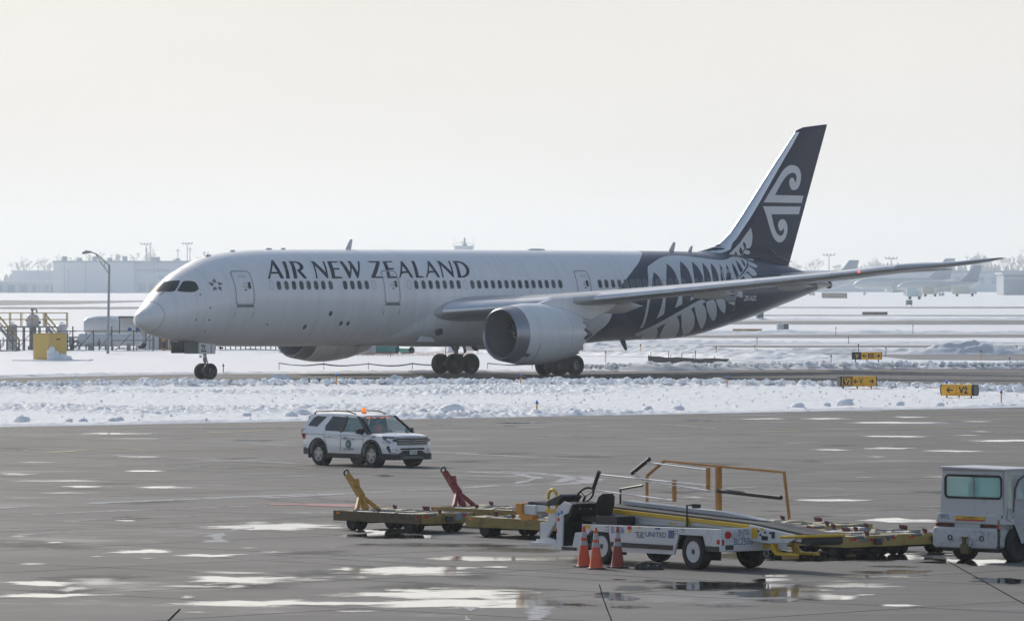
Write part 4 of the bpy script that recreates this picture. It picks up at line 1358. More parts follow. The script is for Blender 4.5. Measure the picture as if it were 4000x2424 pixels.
# sill cladding with a bright strip, front and rear lower bumpers
build('sill_cladding', MB().box(0.46, 2.40, -0.058, 0.02, 0.27, 0.47).box(0.46, 2.40, 1.88, 1.958, 0.27, 0.47), M_clad, suv, bevel=0.02)
build('sill_trim', MB().box(0.56, 2.34, -0.072, -0.056, 0.43, 0.47).box(0.56, 2.34, 1.956, 1.972, 0.43, 0.47), M_chrome, suv)
rr = []
for x, w in ((3.36, 0.98), (3.62, 0.945), (3.78, 0.875), (3.872, 0.74)):
    rr.append([(x, 0.95 + w, 0.25), (x, 0.95 + w, 0.46), (x, 0.95 + w * 0.72, 0.46), (x, 0.95 + w * 0.5, 0.56), (x, 0.95 - w * 0.5, 0.56), (x, 0.95 - w * 0.72, 0.46), (x, 0.95 - w, 0.46), (x, 0.95 - w, 0.25)])
build('front_lower_bumper', MB().loft(rr), M_clad, suv, bevel=0.02)
rr = []
for x, w in ((-0.5, 0.99), (-0.86, 0.945), (-0.965, 0.80)):
    rr.append([(x, 0.95 + w, 0.36), (x, 0.95 + w, 0.60), (x, 0.95 - w, 0.60), (x, 0.95 - w, 0.36)])
build('rear_lower_bumper', MB().loft(rr), M_clad, suv, bevel=0.02)
build('skid_plate', MB().prism([(0.45, 0.285), (1.45, 0.285), (1.32, 0.38), (0.58, 0.38)], 3.85, 3.895, 'x'), mat('skid_silver', (0.13, 0.135, 0.14), 0.45, metal=0.3), suv, bevel=0.01)


def side_y(z):
    return -0.02 + max(0.0, (z - 1.05)) * 0.36


def plate(name, pts, m, parent=suv, t=0.012, both=True, off=0.0):
    o = None
    for sg in ((1, -1) if both else (1,)):
        mb = MB()
        vs = []
        for dy in (-t, 0.0):
            vs += [(x, (side_y(z) + dy - off) if sg > 0 else 1.90 - (side_y(z) + dy - off), z) for x, z in pts]
        n = len(pts)
        tr = tessellate_polygon([[Vector((a, b, 0)) for a, b in pts]])
        mb.add(vs, [tuple(q) for q in tr] + [tuple(n + i for i in reversed(q)) for q in tr] + [(i, (i + 1) % n, n + (i + 1) % n, n + i) for i in range(n)])
        o = build(name, mb, m, parent)
    return o


# roof, pillars, glass
rf = []
for x, w, z in ((-0.78, 0.66, 1.70), (-0.5, 0.70, 1.745), (0.2, 0.715, 1.775), (1.2, 0.70, 1.77), (1.7, 0.68, 1.735), (1.95, 0.66, 1.69)):
    rf.append([(x, 0.95 + w, z - 0.075), (x, 0.95 + w * 0.98, z - 0.035), (x, 0.95 + w * 0.75, z), (x, 0.95, z + 0.012), (x, 0.95 - w * 0.75, z), (x, 0.95 - w * 0.98, z - 0.035), (x, 0.95 - w, z - 0.075), (x, 0.95, z - 0.07)])
build('roof', MB().loft(rf), M_carw, suv, smooth=40)
plate('rear_pillar', [(-0.86, 1.06), (0.42, 1.06), (0.30, 1.30), (0.58, 1.66), (0.62, 1.70), (-0.60, 1.70), (-0.80, 1.40)], M_carw, t=0.05)
plate('upper_rail', [(0.5, 1.655), (1.92, 1.62), (1.75, 1.70), (0.5, 1.715)], M_carw, t=0.045)
plate('door_top', [(0.3, 1.05), (2.62, 1.05), (2.55, 1.14), (0.3, 1.17)], M_carw, t=0.04)
plate('windscreen_pillar', [(2.62, 1.12), (2.76, 1.12), (1.98, 1.68), (1.86, 1.68)], M_black, t=0.05)
plate('centre_pillar', [(1.16, 1.14), (1.34, 1.14), (1.42, 1.68), (1.26, 1.68)], M_black, t=0.045)
plate('quarter_window', [(-0.62, 1.33), (-0.12, 1.30), (0.26, 1.645), (-0.26, 1.655), (-0.42, 1.58)], M_tint, t=0.012, off=0.052)
plate('rear_door_window', [(0.32, 1.21), (0.42, 1.18), (1.19, 1.17), (1.28, 1.655), (0.62, 1.665)], M_tint, t=0.012, off=0.03)
plate('front_door_window', [(1.33, 1.165), (2.5, 1.15), (2.38, 1.27), (1.9, 1.62), (1.40, 1.655)], M_cglass, t=0.012, off=0.012)
build('windscreen', MB().add([(2.70, 0.10, 1.135), (2.70, 1.80, 1.135), (1.92, 1.58, 1.675), (1.92, 0.32, 1.675), (2.80, 0.95, 1.135), (2.0, 0.95, 1.69)], [(0, 4, 5, 3), (4, 1, 2, 5)]), M_cglass, suv, smooth=60)
build('tailgate_window', MB().box(-0.02, 0.0, 0.2, 1.7, 0, 0.45, Matrix.Rotation(math.radians(14), 3, 'Y'), (0, 0, 0)), M_tint, suv).location = (-0.88, 0, 1.2)
build('tailgate', MB().add([(-0.86, 0.08, 1.06), (-0.86, 1.82, 1.06), (-0.70, 1.60, 1.70), (-0.70, 0.30, 1.70)], [(0, 1, 2, 3)]), M_carw, suv)
build('rear_spoiler', MB().box(-0.92, -0.66, 0.32, 1.58, 1.67, 1.72), M_carw, suv, bevel=0.02)
build('dashboard', MB().box(2.15, 2.62, 0.15, 1.75, 0.9, 1.10), M_black, suv, bevel=0.05)
for y in (0.52, 1.38):
    build('seat', MB().box(1.25, 1.8, y - 0.25, y + 0.25, 0.6, 0.85).box(1.12, 1.32, y - 0.25, y + 0.25, 0.8, 1.38).box(1.14, 1.26, y - 0.13, y + 0.13, 1.36, 1.58), M_black, suv, bevel=0.05)
build('rear_seat', MB().box(0.1, 0.6, 0.25, 1.65, 0.6, 1.4), M_black, suv, bevel=0.05)
build('steering_wheel', MB().path([(2.05 + 0.05 * math.sin(t), 1.38 + 0.18 * math.cos(t), 1.02 + 0.17 * math.sin(t)) for t in np.linspace(0, 2 * PI, 18, endpoint=False)], 0.018, 6, True), M_black, suv)
# seams, handles, mirrors
seam = MB()
for sgn in (0, 1):
    for pts in ([(0.30, 1.12), (0.30, 0.98), (0.46, 0.72), (0.46, 0.48)], [(1.24, 1.14), (1.22, 0.48)], [(2.44, 1.1), (2.46, 0.9), (2.40, 0.48)], [(0.34, 0.96), (2.44, 0.93)]):
        seam.path([(x, (-0.056 if z < 0.95 else -0.045) if sgn == 0 else 1.956, z) for x, z in pts], 0.006, 4)
build('door_seam', seam, M_line, suv)
for x in (0.52, 1.42):
    for y0, y1 in ((-0.085, -0.04), (1.94, 1.985)):
        build('door_handle', MB().box(x - 0.12, x + 0.12, y0, y1, 0.955, 0.99), M_alu, suv, bevel=0.012)
for y0, y1 in ((-0.24, 0.02), (1.88, 2.14)):
    build('wing_mirror', MB().box(2.28, 2.45, y0, y1, 1.10, 1.27).box(2.33, 2.42, (y0 + y1) / 2, (y0 + y1) / 2 + (0.16 if y0 < 0 else -0.16), 1.08, 1.13), M_black, suv, bevel=0.035)
for y in (0.30, 1.60):
    build('roof_rail', MB().path([(-0.62, y, 1.70), (-0.52, y, 1.80), (0.6, y, 1.835), (1.2, y, 1.82), (1.62, y, 1.745)], 0.022, 8), M_dark, suv, smooth=50)
# face: grille, lamps, plate
gr = MB()
build('grille', MB().add([(3.845, 0.31, 0.735), (3.845, 1.59, 0.735), (3.825, 1.62, 1.0), (3.825, 0.28, 1.0), (3.77, 0.31, 0.74), (3.77, 1.59, 0.74), (3.72, 1.62, 1.0), (3.72, 0.28, 1.0)], [(0, 1, 2, 3), (0, 4, 5, 1), (3, 2, 6, 7), (0, 3, 7, 4), (1, 5, 6, 2)]), M_black, suv)
for z in (0.975, 0.90, 0.825, 0.755):
    xg = 3.85 - (z - 0.74) * 0.08
    build('grille_bar', MB().box(xg - 0.02, xg + 0.012, 0.32, 1.58, z - 0.008, z + 0.008), M_alu, suv)
    if z > 0.8:
        build('grille_mesh', MB().box(xg - 0.04, xg - 0.02, 0.4, 1.5, z - 0.043, z - 0.037), M_grey, suv)
emb = build('badge', MB().lathe([(0, 0.12), (0.02, 0.115), (0.025, 0.1)], (0, 0, 0), (1, 0, 0), 24), mat('badge_blue', (0.02, 0.035, 0.12), 0.3), suv)
emb.scale = (1, 1, 0.45)
emb.location = (3.84, 0.95, 0.875)
lettering('Ford', 0.15, 0.05, lambda x, z: (3.868, 0.875 + x, 0.852 + z), M_alu, suv, shear=0.3)
for sg in (1, -1):
    def fy_(y):
        return 0.95 - sg * y
    hl = MB().add([(3.83, fy_(0.655), 0.985), (3.84, fy_(0.655), 0.845), (3.72, fy_(0.91), 0.82), (3.45, fy_(0.985), 0.97), (3.48, fy_(0.975), 1.045), (3.77, fy_(0.74), 1.015)], [(0, 1, 2, 3, 4, 5)])
    build('headlight', hl, M_lamp, suv)
    build('headlight_bezel', MB().path([(3.825, fy_(0.655), 0.845), (3.66, fy_(0.912), 0.79), (3.45, fy_(0.975), 0.86)], 0.016, 6), M_chrome, suv)
    build('headlight_mask', MB().add([(3.845, fy_(0.67), 0.93), (3.835, fy_(0.67), 0.87), (3.775, fy_(0.80), 0.865), (3.79, fy_(0.80), 0.93)], [(0, 1, 2, 3)]), M_black, suv)
    build('fog_lamp_recess', MB().add([(3.83, fy_(0.66), 0.70), (3.84, fy_(0.68), 0.54), (3.72, fy_(0.895), 0.50), (3.62, fy_(0.945), 0.66), (3.66, fy_(0.93), 0.72)], [(0, 1, 2, 3, 4)]), M_black, suv)
    build('fog_lamp_trim', MB().path([(3.85, fy_(0.69), 0.60), (3.76, fy_(0.86), 0.61), (3.76, fy_(0.87), 0.55), (3.85, fy_(0.7), 0.54)], 0.014, 6), M_chrome, suv)
    build('tail_light', MB().prism([(-0.90, 1.0), (-0.80, 0.86), (-0.86, 1.18), (-0.70, 1.22), (-0.90, 1.2)], *((-0.045, 0.06) if sg > 0 else (1.84, 1.945))), M_red, suv, bevel=0.02)
build('lower_grille', MB().box(3.82, 3.872, 0.45, 1.45, 0.585, 0.645), M_black, suv, bevel=0.01)
pl = build('licence_plate', MB().box(3.885, 3.90, 0.79, 1.11, 0.43, 0.59), mat('plate_white', (0.7, 0.73, 0.7), 0.5), suv)
lettering('M 201088', 0.26, 0.075, lambda x, z: (3.904, 0.82 + x, 0.465 + z), mat('plate_green', (0.05, 0.22, 0.14), 0.5), pl)
build('bonnet_edge', MB().path([(3.70, 0.18, 1.02), (3.80, 0.4, 1.02), (3.815, 0.95, 1.025), (3.80, 1.5, 1.02), (3.70, 1.72, 1.02)], 0.008, 4), M_line, suv)
# beacon and the four flashers behind the windscreen
build('roof_beacon', MB().lathe([(0, 0.085), (0.02, 0.085), (0.025, 0.075), (0.12, 0.07), (0.145, 0.05), (0.15, 0.001)], (1.25, 0.95, 1.79), (0, 0, 1), 16), M_amber, suv, smooth=40)
build('beacon_base', MB().lathe([(0, 0.10), (0.025, 0.095)], (1.25, 0.95, 1.768), (0, 0, 1), 16), M_black, suv)
for y in (0.52, 0.78, 1.12, 1.34):
    build('windscreen_flasher', MB().box(2.005, 2.03, y - 0.055, y + 0.055, 1.60, 1.635), M_amber, suv)
# wheels
for x in (0.0, 2.86):
    for y, sg in ((0.085, -1), (1.815, 1)):
        e = bpy.data.objects.new('wheel', None)
        COL.objects.link(e)
        e.parent = suv
        e.location = (x, y, 0.39)
        ty = MB().lathe([(-0.10, 0.24), (-0.125, 0.27), (-0.125, 0.35), (-0.10, 0.385), (-0.05, 0.39), (0.05, 0.39), (0.10, 0.385), (0.125, 0.35), (0.125, 0.27), (0.10, 0.24)], (0, 0, 0), (0, 1, 0), 32)
        build('tyre', ty, M_rubber, e, smooth=40)
        ri = MB().lathe([(0.10 * sg, 0.245), (0.112 * sg, 0.24), (0.10 * sg, 0.222), (0.03 * sg, 0.215)], (0, 0, 0), (0, 1, 0), 32)
        for k in range(5):
            t = 2 * PI * k / 5 + 0.3
            c, s_ = math.cos(t), math.sin(t)
            vs = []
            for r, w in ((0.03, 0.045), (0.225, 0.03)):
                for dy in (0.07, 0.105):
                    for q in (-1, 1):
                        vs.append((r * c - q * w * s_, dy * sg, r * s_ + q * w * c))
            ri.add(vs, [(0, 1, 3, 2), (4, 6, 7, 5), (0, 2, 6, 4), (1, 5, 7, 3), (2, 3, 7, 6), (0, 4, 5, 1)])
        ri.lathe([(0.06 * sg, 0.06), (0.11 * sg, 0.05), (0.115 * sg, 0.001)], (0, 0, 0), (0, 1, 0), 16)
        build('rim', ri, mat('alloy_rim', (0.42, 0.42, 0.43), 0.3, metal=0.8), e, smooth=35)
        build('brake_disc', MB().tube((0, 0.0, 0), (0, 0.045 * sg, 0), 0.235, n=20), M_black, e)
# markings on the near side
M_print = mat('grey_print', (0.10, 0.11, 0.12), 0.5)
lettering("CHICAGO O'HARE", 0.62, 0.075, lambda x, z: (1.36 + x * 1.0, -0.058, 0.875 + z), M_print, suv)
lettering("INT'L AIRPORT", 0.56, 0.085, lambda x, z: (1.42 + x, -0.062, 0.535 + z), M_print, suv)
lettering('C085', 0.34, 0.12, lambda x, z: (2.78 + x, -0.048, 0.96 + z), M_print, suv, shear=0.25)
lettering('C085', 0.30, 0.09, lambda x, z: (3.825 - 0.0 * x, 1.36 + x, 0.93 + z * 0.7), M_print, suv, shear=0.2)
sd_ = MB()
build('door_seal', MB().lathe([(0, 0.145), (0.006, 0.145)], (1.66, -0.052, 0.735), (0, -1, 0), 28), mat('seal_green', (0.03, 0.13, 0.10), 0.5), suv)
build('door_seal_ring', MB().path([(1.66 + 0.13 * math.cos(t), -0.06, 0.735 + 0.13 * math.sin(t)) for t in np.linspace(0, 2 * PI, 24, endpoint=False)], 0.006, 4, True), mat('seal_cream', (0.6, 0.6, 0.5), 0.5), suv)
build('door_seal_shield', MB().prism([(1.60, 0.80), (1.72, 0.80), (1.72, 0.72), (1.66, 0.66), (1.60, 0.72)], -0.066, -0.058), mat('seal_blue', (0.25, 0.45, 0.5), 0.5), suv)

# the driver behind the wheel


def skin_body(name, joints, edges, radii, m, parent=None):
    me = bpy.data.meshes.new(name)
    me.from_pydata(joints, edges, [])
    o = link(name, me, m, parent)
    o.modifiers.new('skin', 'SKIN')
    for i, r in enumerate(radii):
        me.skin_vertices[0].data[i].radius = (r, r)
    me.skin_vertices[0].data[0].use_root = True
    sb = o.modifiers.new('smooth', 'SUBSURF')
    sb.levels = sb.render_levels = 2
    return o


dr = thing('person', 'driver in an orange vest at the wheel of the white patrol car', 'person', (-6.52, 198.8, 0.0), math.radians(-50))
J = [(1.42, 1.38, 0.88), (1.40, 1.38, 1.10), (1.40, 1.38, 1.30), (1.42, 1.38, 1.40), (1.44, 1.38, 1.50), (1.45, 1.38, 1.60),
     (1.42, 1.57, 1.30), (1.62, 1.64, 1.10), (1.90, 1.54, 1.08), (1.42, 1.19, 1.30), (1.62, 1.12, 1.10), (1.90, 1.22, 1.08), (1.85, 1.48, 0.86), (1.85, 1.28, 0.86), (2.15, 1.5, 0.62), (2.15, 1.26, 0.62)]
E_ = [(0, 1), (1, 2), (2, 3), (3, 4), (4, 5), (2, 6), (6, 7), (7, 8), (2, 9), (9, 10), (10, 11), (0, 12), (0, 13), (12, 14), (13, 15)]
R_ = [0.15, 0.15, 0.14, 0.06, 0.085, 0.075, 0.07, 0.05, 0.04, 0.07, 0.05, 0.04, 0.08, 0.08, 0.06, 0.06]
skin_body('figure', J, E_, R_, mat('dark_jacket_skin', (0.30, 0.20, 0.15), 0.7), dr)
ve = MB().loft([[(x + rx * math.cos(t), 1.38 + ry * math.sin(t), z) for t in np.linspace(0, 2 * PI, 16, endpoint=False)] for x, rx, ry, z in ((1.41, 0.17, 0.19, 0.9), (1.40, 0.17, 0.2, 1.1), (1.40, 0.16, 0.21, 1.28), (1.40, 0.09, 0.10, 1.37))])
build('vest', ve, mat('orange_vest', (0.75, 0.12, 0.03), 0.7), dr, smooth=60)
build('hair', MB().lathe([(0.0, 0.001), (0.03, 0.07), (0.09, 0.098), (0.15, 0.09)], (1.435, 1.38, 1.672), (0, 0, -1), 16), M_black, dr, smooth=60)

# ------------------------------------------------------------------ belt loader (x towards its tail, y away from the camera, origin at the near front wheel)
BLP, BLR = (2.05, 130.51, 0.0), math.radians(-53)
bl = thing('belt_loader', 'white belt loader with yellow rails and black conveyor belt behind the cones', 'belt loader', BLP, BLR)
M_lw = mat('loader_white', (0.68, 0.69, 0.70), 0.4, coat=0.2, dirt=(0.30, 0.28, 0.25), damt=0.16, dscale=2.2)
M_yel = mat('safety_yellow', (0.72, 0.46, 0.03), 0.45, dirt=(0.2, 0.13, 0.04), damt=0.15, dscale=6)
M_ora = mat('orange_frame', (0.50, 0.22, 0.045), 0.5, dirt=(0.18, 0.09, 0.03), damt=0.2, dscale=5)
M_belt = mat('conveyor_rubber', (0.035, 0.036, 0.04), 0.6, var=0.15, scale=4)
M_print_b = mat('blue_print', (0.03, 0.09, 0.30), 0.5)
M_print_k = mat('black_print', (0.02, 0.02, 0.02), 0.5)
W0, W1 = -0.12, 1.74        # near and far flank
# chassis skirts with wheel openings on both flanks
skirt = [(-0.66, 0.86), (-0.30, 0.86), (4.2, 0.91), (4.2, 0.42), (3.74, 0.42), (3.62, 0.74), (2.78, 0.74), (2.62, 0.30), (0.42, 0.29), (0.30, 0.70), (-0.36, 0.72), (-0.46, 0.62), (-0.66, 0.62)]
for y0, y1 in ((W0, W0 + 0.05), (W1 - 0.05, W1)):
    build('side_skirt', MB().prism(skirt, y0, y1), M_lw, bl, bevel=0.012)
build('deck', MB().box(-0.66, 4.2, W0 + 0.05, W1 - 0.05, 0.80, 0.84), M_dark, bl)
build('chassis', MB().box(-1.4, 4.1, 0.35, 1.25, 0.40, 0.60), M_black, bl)
build('tail_panel', MB().box(4.2, 4.25, W0, W1, 0.42, 0.92), M_lw, bl, bevel=0.012)
build('wheel_well', MB().box(-0.5, 0.42, 0.28, 0.30, 0.2, 0.8).box(2.7, 3.74, 0.28, 0.30, 0.2, 0.8), M_black, bl)
build('rub_strip', MB().box(0.42, 2.58, W0 - 0.03, W0, 0.40, 0.50), M_black, bl)
build('rub_strip', MB().box(3.74, 4.18, W0 - 0.03, W0, 0.43, 0.53), M_black, bl)
sm = MB()
for x in (0.30, 2.62, -0.66):
    sm.box(x, x + 0.012, W0 - 0.004, W0 + 0.001, 0.70, 0.88)
build('panel_seam', sm, M_line, bl)
# wheels with white rims
for x in (-0.02, 3.22):
    for y, sg in ((0.05, -1), (1.56, 1)):
        e = bpy.data.objects.new('wheel', None)
        COL.objects.link(e)
        e.parent = bl
        e.location = (x, y, 0.385)
        ty = MB().lathe([(-0.11, 0.235), (-0.135, 0.26), (-0.14, 0.33), (-0.12, 0.375), (-0.07, 0.385), (0.07, 0.385), (0.12, 0.375), (0.14, 0.33), (0.135, 0.26), (0.11, 0.235)], (0, 0, 0), (0, 1, 0), 36)
        build('tyre', ty, M_rubber, e, smooth=40)
        build('rim', MB().lathe([(0.115 * sg, 0.237), (0.125 * sg, 0.23), (0.115 * sg, 0.205), (0.04 * sg, 0.19), (0.03 * sg, 0.1), (0.075 * sg, 0.085), (0.08 * sg, 0.001)], (0, 0, 0), (0, 1, 0), 32), mat('white_rim', (0.62, 0.62, 0.61), 0.45, dirt=(0.25, 0.22, 0.2), damt=0.15), e, smooth=35)
        hb = MB().lathe([(0.07 * sg, 0.075), (0.115 * sg, 0.06), (0.12 * sg, 0.001)], (0, 0, 0), (0, 1, 0), 16)
        for k in range(6):
            t = k * PI / 3
            hb.lathe([(0.03 * sg, 0.018), (0.06 * sg, 0.018)], (0.13 * math.cos(t), 0, 0.13 * math.sin(t)), (0, 1, 0), 6)
        build('hub', hb, M_dark, e)
# driver's station at the front
build('front_column', MB().prism([(-1.60, 0.25), (-1.60, 1.16), (-1.32, 1.34), (-1.05, 1.28), (-1.18, 1.08), (-1.36, 1.02), (-1.40, 0.25)], W0, W0 + 0.05), M_lw, bl, bevel=0.012)
build('front_column', MB().prism([(-1.60, 0.25), (-1.60, 1.16), (-1.32, 1.34), (-1.05, 1.28), (-1.18, 1.08), (-1.36, 1.02), (-1.40, 0.25)], 0.72, 0.77), M_lw, bl, bevel=0.012)
build('footwell', MB().box(-1.40, -0.60, W0 + 0.06, 0.72, 0.28, 0.33).box(-1.58, -1.52, W0 + 0.05, 0.72, 0.25, 1.2), M_black, bl)
build('front_step', MB().prism([(-1.41, 0.25), (-0.66, 0.25), (-0.66, 0.68), (-0.92, 0.66), (-1.02, 0.36), (-1.41, 0.34)], W0 + 0.002, W0 + 0.045), M_lw, bl, bevel=0.01)
build('step_tread', MB().box(-1.38, -0.86, W0 - 0.02, W0 + 0.0, 0.26, 0.33), M_black, bl)
build('dashboard', MB().prism([(-1.52, 1.14), (-1.28, 1.33), (-1.0, 1.29), (-1.12, 1.04), (-1.36, 0.88), (-1.52, 0.5)], W0 + 0.055, 0.715), M_black, bl, bevel=0.02)
gg = MB()
for y, z in ((0.1, 1.16), (0.25, 1.18), (0.4, 1.15), (0.52, 1.18)):
    gg.box(-1.07, -1.05, y, y + 0.07, z, z + 0.05)
build('gauge', gg, M_grey, bl)
for x, z, c in ((-1.52, 1.05, 'blue'), (-1.40, 1.09, 'blue'), (-1.52, 0.93, 'red')):
    build('round_sticker', MB().lathe([(0, 0.045), (0.004, 0.045)], (x, W0, z), (0, -1, 0), 16), mat('sticker_' + c, (0.03, 0.2, 0.6) if c == 'blue' else (0.6, 0.05, 0.03), 0.5), bl)
build('reflector', MB().box(-1.604, -1.60, W0 + 0.0, W0 + 0.04, 0.62, 0.72).box(-1.6, -1.57, W0 - 0.004, W0, 0.62, 0.72), M_red, bl)
build('engine_cover', MB().prism([(-2.25, 1.20), (-1.75, 1.27), (-1.58, 1.44), (-1.70, 1.49), (-2.2, 1.33)], 0.05, 0.62), M_black, bl, bevel=0.03)
st = MB().path([(-1.22 + 0.12 * math.sin(t), 0.40 + 0.22 * math.cos(t), 1.47 + 0.17 * math.sin(t)) for t in np.linspace(0, 2 * PI, 24, endpoint=False)], 0.024, 8, True)
for t in (0.5, 2.6, 4.7):
    st.tube((-1.22, 0.40, 1.44), (-1.22 + 0.12 * math.sin(t), 0.40 + 0.22 * math.cos(t), 1.47 + 0.17 * math.sin(t)), 0.012, n=6)
st.tube((-1.22, 0.40, 1.44), (-1.42, 0.40, 1.1), 0.03, n=8)
build('steering_wheel', st, M_black, bl, smooth=50)
sb = MB()
rg = []
for f, x, z, w in ((0, -0.62, 0.93, 0.20), (0.2, -0.56, 1.05, 0.25), (0.55, -0.50, 1.28, 0.27), (0.85, -0.43, 1.46, 0.23), (1.0, -0.40, 1.53, 0.14)):
    rg.append([(x + d * 0.05, 0.40 + w * c, z) for c, d in ((-1, 0), (-0.7, 0.8), (0, 1), (0.7, 0.8), (1, 0), (0.7, -0.9), (0, -0.7), (-0.7, -0.9))])
build('seat_back', MB().loft(rg), M_black, bl, smooth=60)
build('seat_cushion', MB().prism([(-1.12, 0.92), (-0.55, 0.90), (-0.52, 0.99), (-0.75, 1.02), (-1.1, 0.99)], 0.17, 0.63), M_black, bl, bevel=0.03)
build('battery_box', MB().box(-0.45, 0.32, 0.1, 0.62, 0.84, 1.05), M_black, bl, bevel=0.02)
hp = [(-2.31, 1.08), (-2.31, 1.42)] + [(-2.155 + 0.155 * math.cos(t), 1.42 + 0.15 * math.sin(t)) for t in np.linspace(PI, 0, 9)] + [(-2.0, 1.42), (-2.0, 1.08)]
build('hoop_handle', MB().path([(x, 0.2, z) for x, z in hp], 0.035, 8), M_yel, bl, smooth=50)
build('front_guard', MB().box(-2.36, -1.42, 0.15, 0.25, 1.04, 1.14), M_yel, bl, bevel=0.01)
build('front_bracket', MB().prism([(-2.95, 0.42), (-2.95, 0.80), (-2.66, 0.84), (-2.66, 1.12), (-2.37, 1.12), (-2.36, 0.84), (-2.48, 0.72), (-2.70, 0.48), (-2.36, 0.42), (-2.36, 0.34), (-3.1, 0.34), (-3.1, 0.42)], 0.45, 0.52), M_lw, bl, bevel=0.01)
build('front_bumper', MB().box(-3.15, -1.6, 0.30, 0.55, 0.30, 0.36), M_lw, bl)
# conveyor: side frames, belt, end rollers, rails
def convz(x):
    return float(np.interp(x, [-3.9, -1.4, 4.2, 6.2], [1.22, 1.25, 1.02, 0.82]))


CY0, CY1 = 0.78, 1.60
for y0, y1 in ((CY0 - 0.04, CY0), (CY1, CY1 + 0.04)):
    xs_ = [-3.7, -1.4, 1.5, 4.2, 5.9]
    build('conveyor_side', MB().prism([(x, convz(x) - 0.06) for x in xs_] + [(x, convz(x) - (0.20 if x < 4 else 0.19)) for x in reversed(xs_)], y0, y1), M_lw, bl, bevel=0.008)
    xs_ = [-1.36, 1.5, 4.2]
    build('yellow_rail', MB().prism([(x, convz(x) - 0.035) for x in xs_] + [(x, convz(x) - 0.125) for x in reversed(xs_)], y0 - 0.05 if y0 < 1 else y1, y0 if y0 < 1 else y1 + 0.05), M_yel, bl, bevel=0.008)
xs_ = np.linspace(-3.75, 6.15, 24)
build('conveyor_belt', MB().loft([[(x, CY0 + 0.02, convz(x)), (x, CY1 - 0.02, convz(x)), (x, CY1 - 0.02, convz(x) - (0.1 if x < 5 else 0.23)), (x, CY0 + 0.02, convz(x) - (0.1 if x < 5 else 0.23))] for x in xs_]), M_belt, bl)
for x, r in ((6.12, 0.13), (-3.75, 0.08)):
    build('end_roller', MB().tube((x, CY0 - 0.02, convz(x) + 0.02 - r), (x, CY1 + 0.02, convz(x) + 0.02 - r), r, n=20), M_belt, bl, smooth=40)
build('belt_cover', MB().prism([(-1.0, convz(-1.0) + 0.02), (-1.0, convz(-1) + 0.10), (2.6, convz(2.6) + 0.10), (3.9, convz(3.9) + 0.015)], CY1 - 0.30, CY1 - 0.02), mat('worn_light_grey', (0.45, 0.47, 0.49), 0.5, var=0.08), bl)
build('front_head', MB().box(-3.9, -3.45, CY0 - 0.08, CY1 + 0.08, 0.94, 1.17), M_lw, bl, bevel=0.02)
build('orange_bumper', MB().prism([(-4.12, 1.20), (-3.9, 1.2), (-3.9, 0.98), (-3.72, 0.92), (-3.5, 0.95), (-3.5, 0.84), (-3.9, 0.80), (-4.02, 0.95), (-4.12, 1.0)], CY0 - 0.14, CY0 + 0.06), mat('bumper_orange', (0.65, 0.27, 0.02), 0.5), bl, bevel=0.01)
br = MB()
for x in (-0.1, 2.05, 4.05):
    br.box(x - 0.05, x + 0.05, CY0 - 0.10, CY0 - 0.04, convz(x) - 0.22, convz(x) - 0.06)
build('rail_bracket', br, M_yel, bl, bevel=0.008)
build('lower_side', MB().prism([(-0.05, 0.86), (4.2, 0.9), (4.2, convz(4.2) - 0.18), (-0.05, convz(-0.05) - 0.18)], CY0 - 0.02, CY0 + 0.01), M_lw, bl)
ts = MB().prism([(4.22, 0.64), (4.22, 0.99), (5.95, 0.80), (5.55, 0.64), (4.9, 0.60)], CY0 - 0.10, CY0 - 0.04)
build('tail_side_plate', ts, M_lw, bl, bevel=0.01)
bt = MB()
for x, z in ((4.55, 0.86), (4.62, 0.78), (4.78, 0.84), (4.95, 0.83)):
    bt.lathe([(0, 0.025), (0.02, 0.025)], (x, CY0 - 0.10, z), (0, -1, 0), 10)
build('push_button', bt, M_black, bl)
build('control_box', MB().box(5.0, 5.1, CY0 - 0.115, CY0 - 0.10, 0.72, 0.86).box(4.66, 4.86, CY0 - 0.115, CY0 - 0.10, 0.67, 0.76), M_black, bl)
build('warning_placard', MB().box(4.32, 4.52, CY0 - 0.108, CY0 - 0.10, 0.70, 0.92).box(4.62, 4.72, CY0 - 0.108, CY0 - 0.10, 0.87, 0.93), M_yel, bl)
build('warning_placard', MB().box(1.35, 1.62, CY0 - 0.028, CY0 - 0.02, 0.90, 1.06), M_yel, bl)
build('pull_handle', MB().tube((1.75, CY0 - 0.06, 1.02), (2.15, CY0 - 0.06, 1.0), 0.018, n=8), M_black, bl)
build('tail_guard', MB().path([(5.3, CY0 - 0.1, 0.76), (6.2, CY0 - 0.1, 0.80), (6.3, CY0 + 0.1, 0.81), (6.3, CY1 - 0.1, 0.81), (6.2, CY1 + 0.1, 0.80)], 0.035, 8), M_yel, bl, smooth=50)
for y in (CY0 - 0.05, CY1 - 0.3):
    build('tow_hook', MB().prism([(4.86, 0.62), (5.0, 0.62), (5.02, 0.50), (5.12, 0.42), (5.72, 0.42), (5.72, 0.36), (5.05, 0.35), (4.92, 0.44)], y, y + 0.12), M_yel, bl, bevel=0.01)
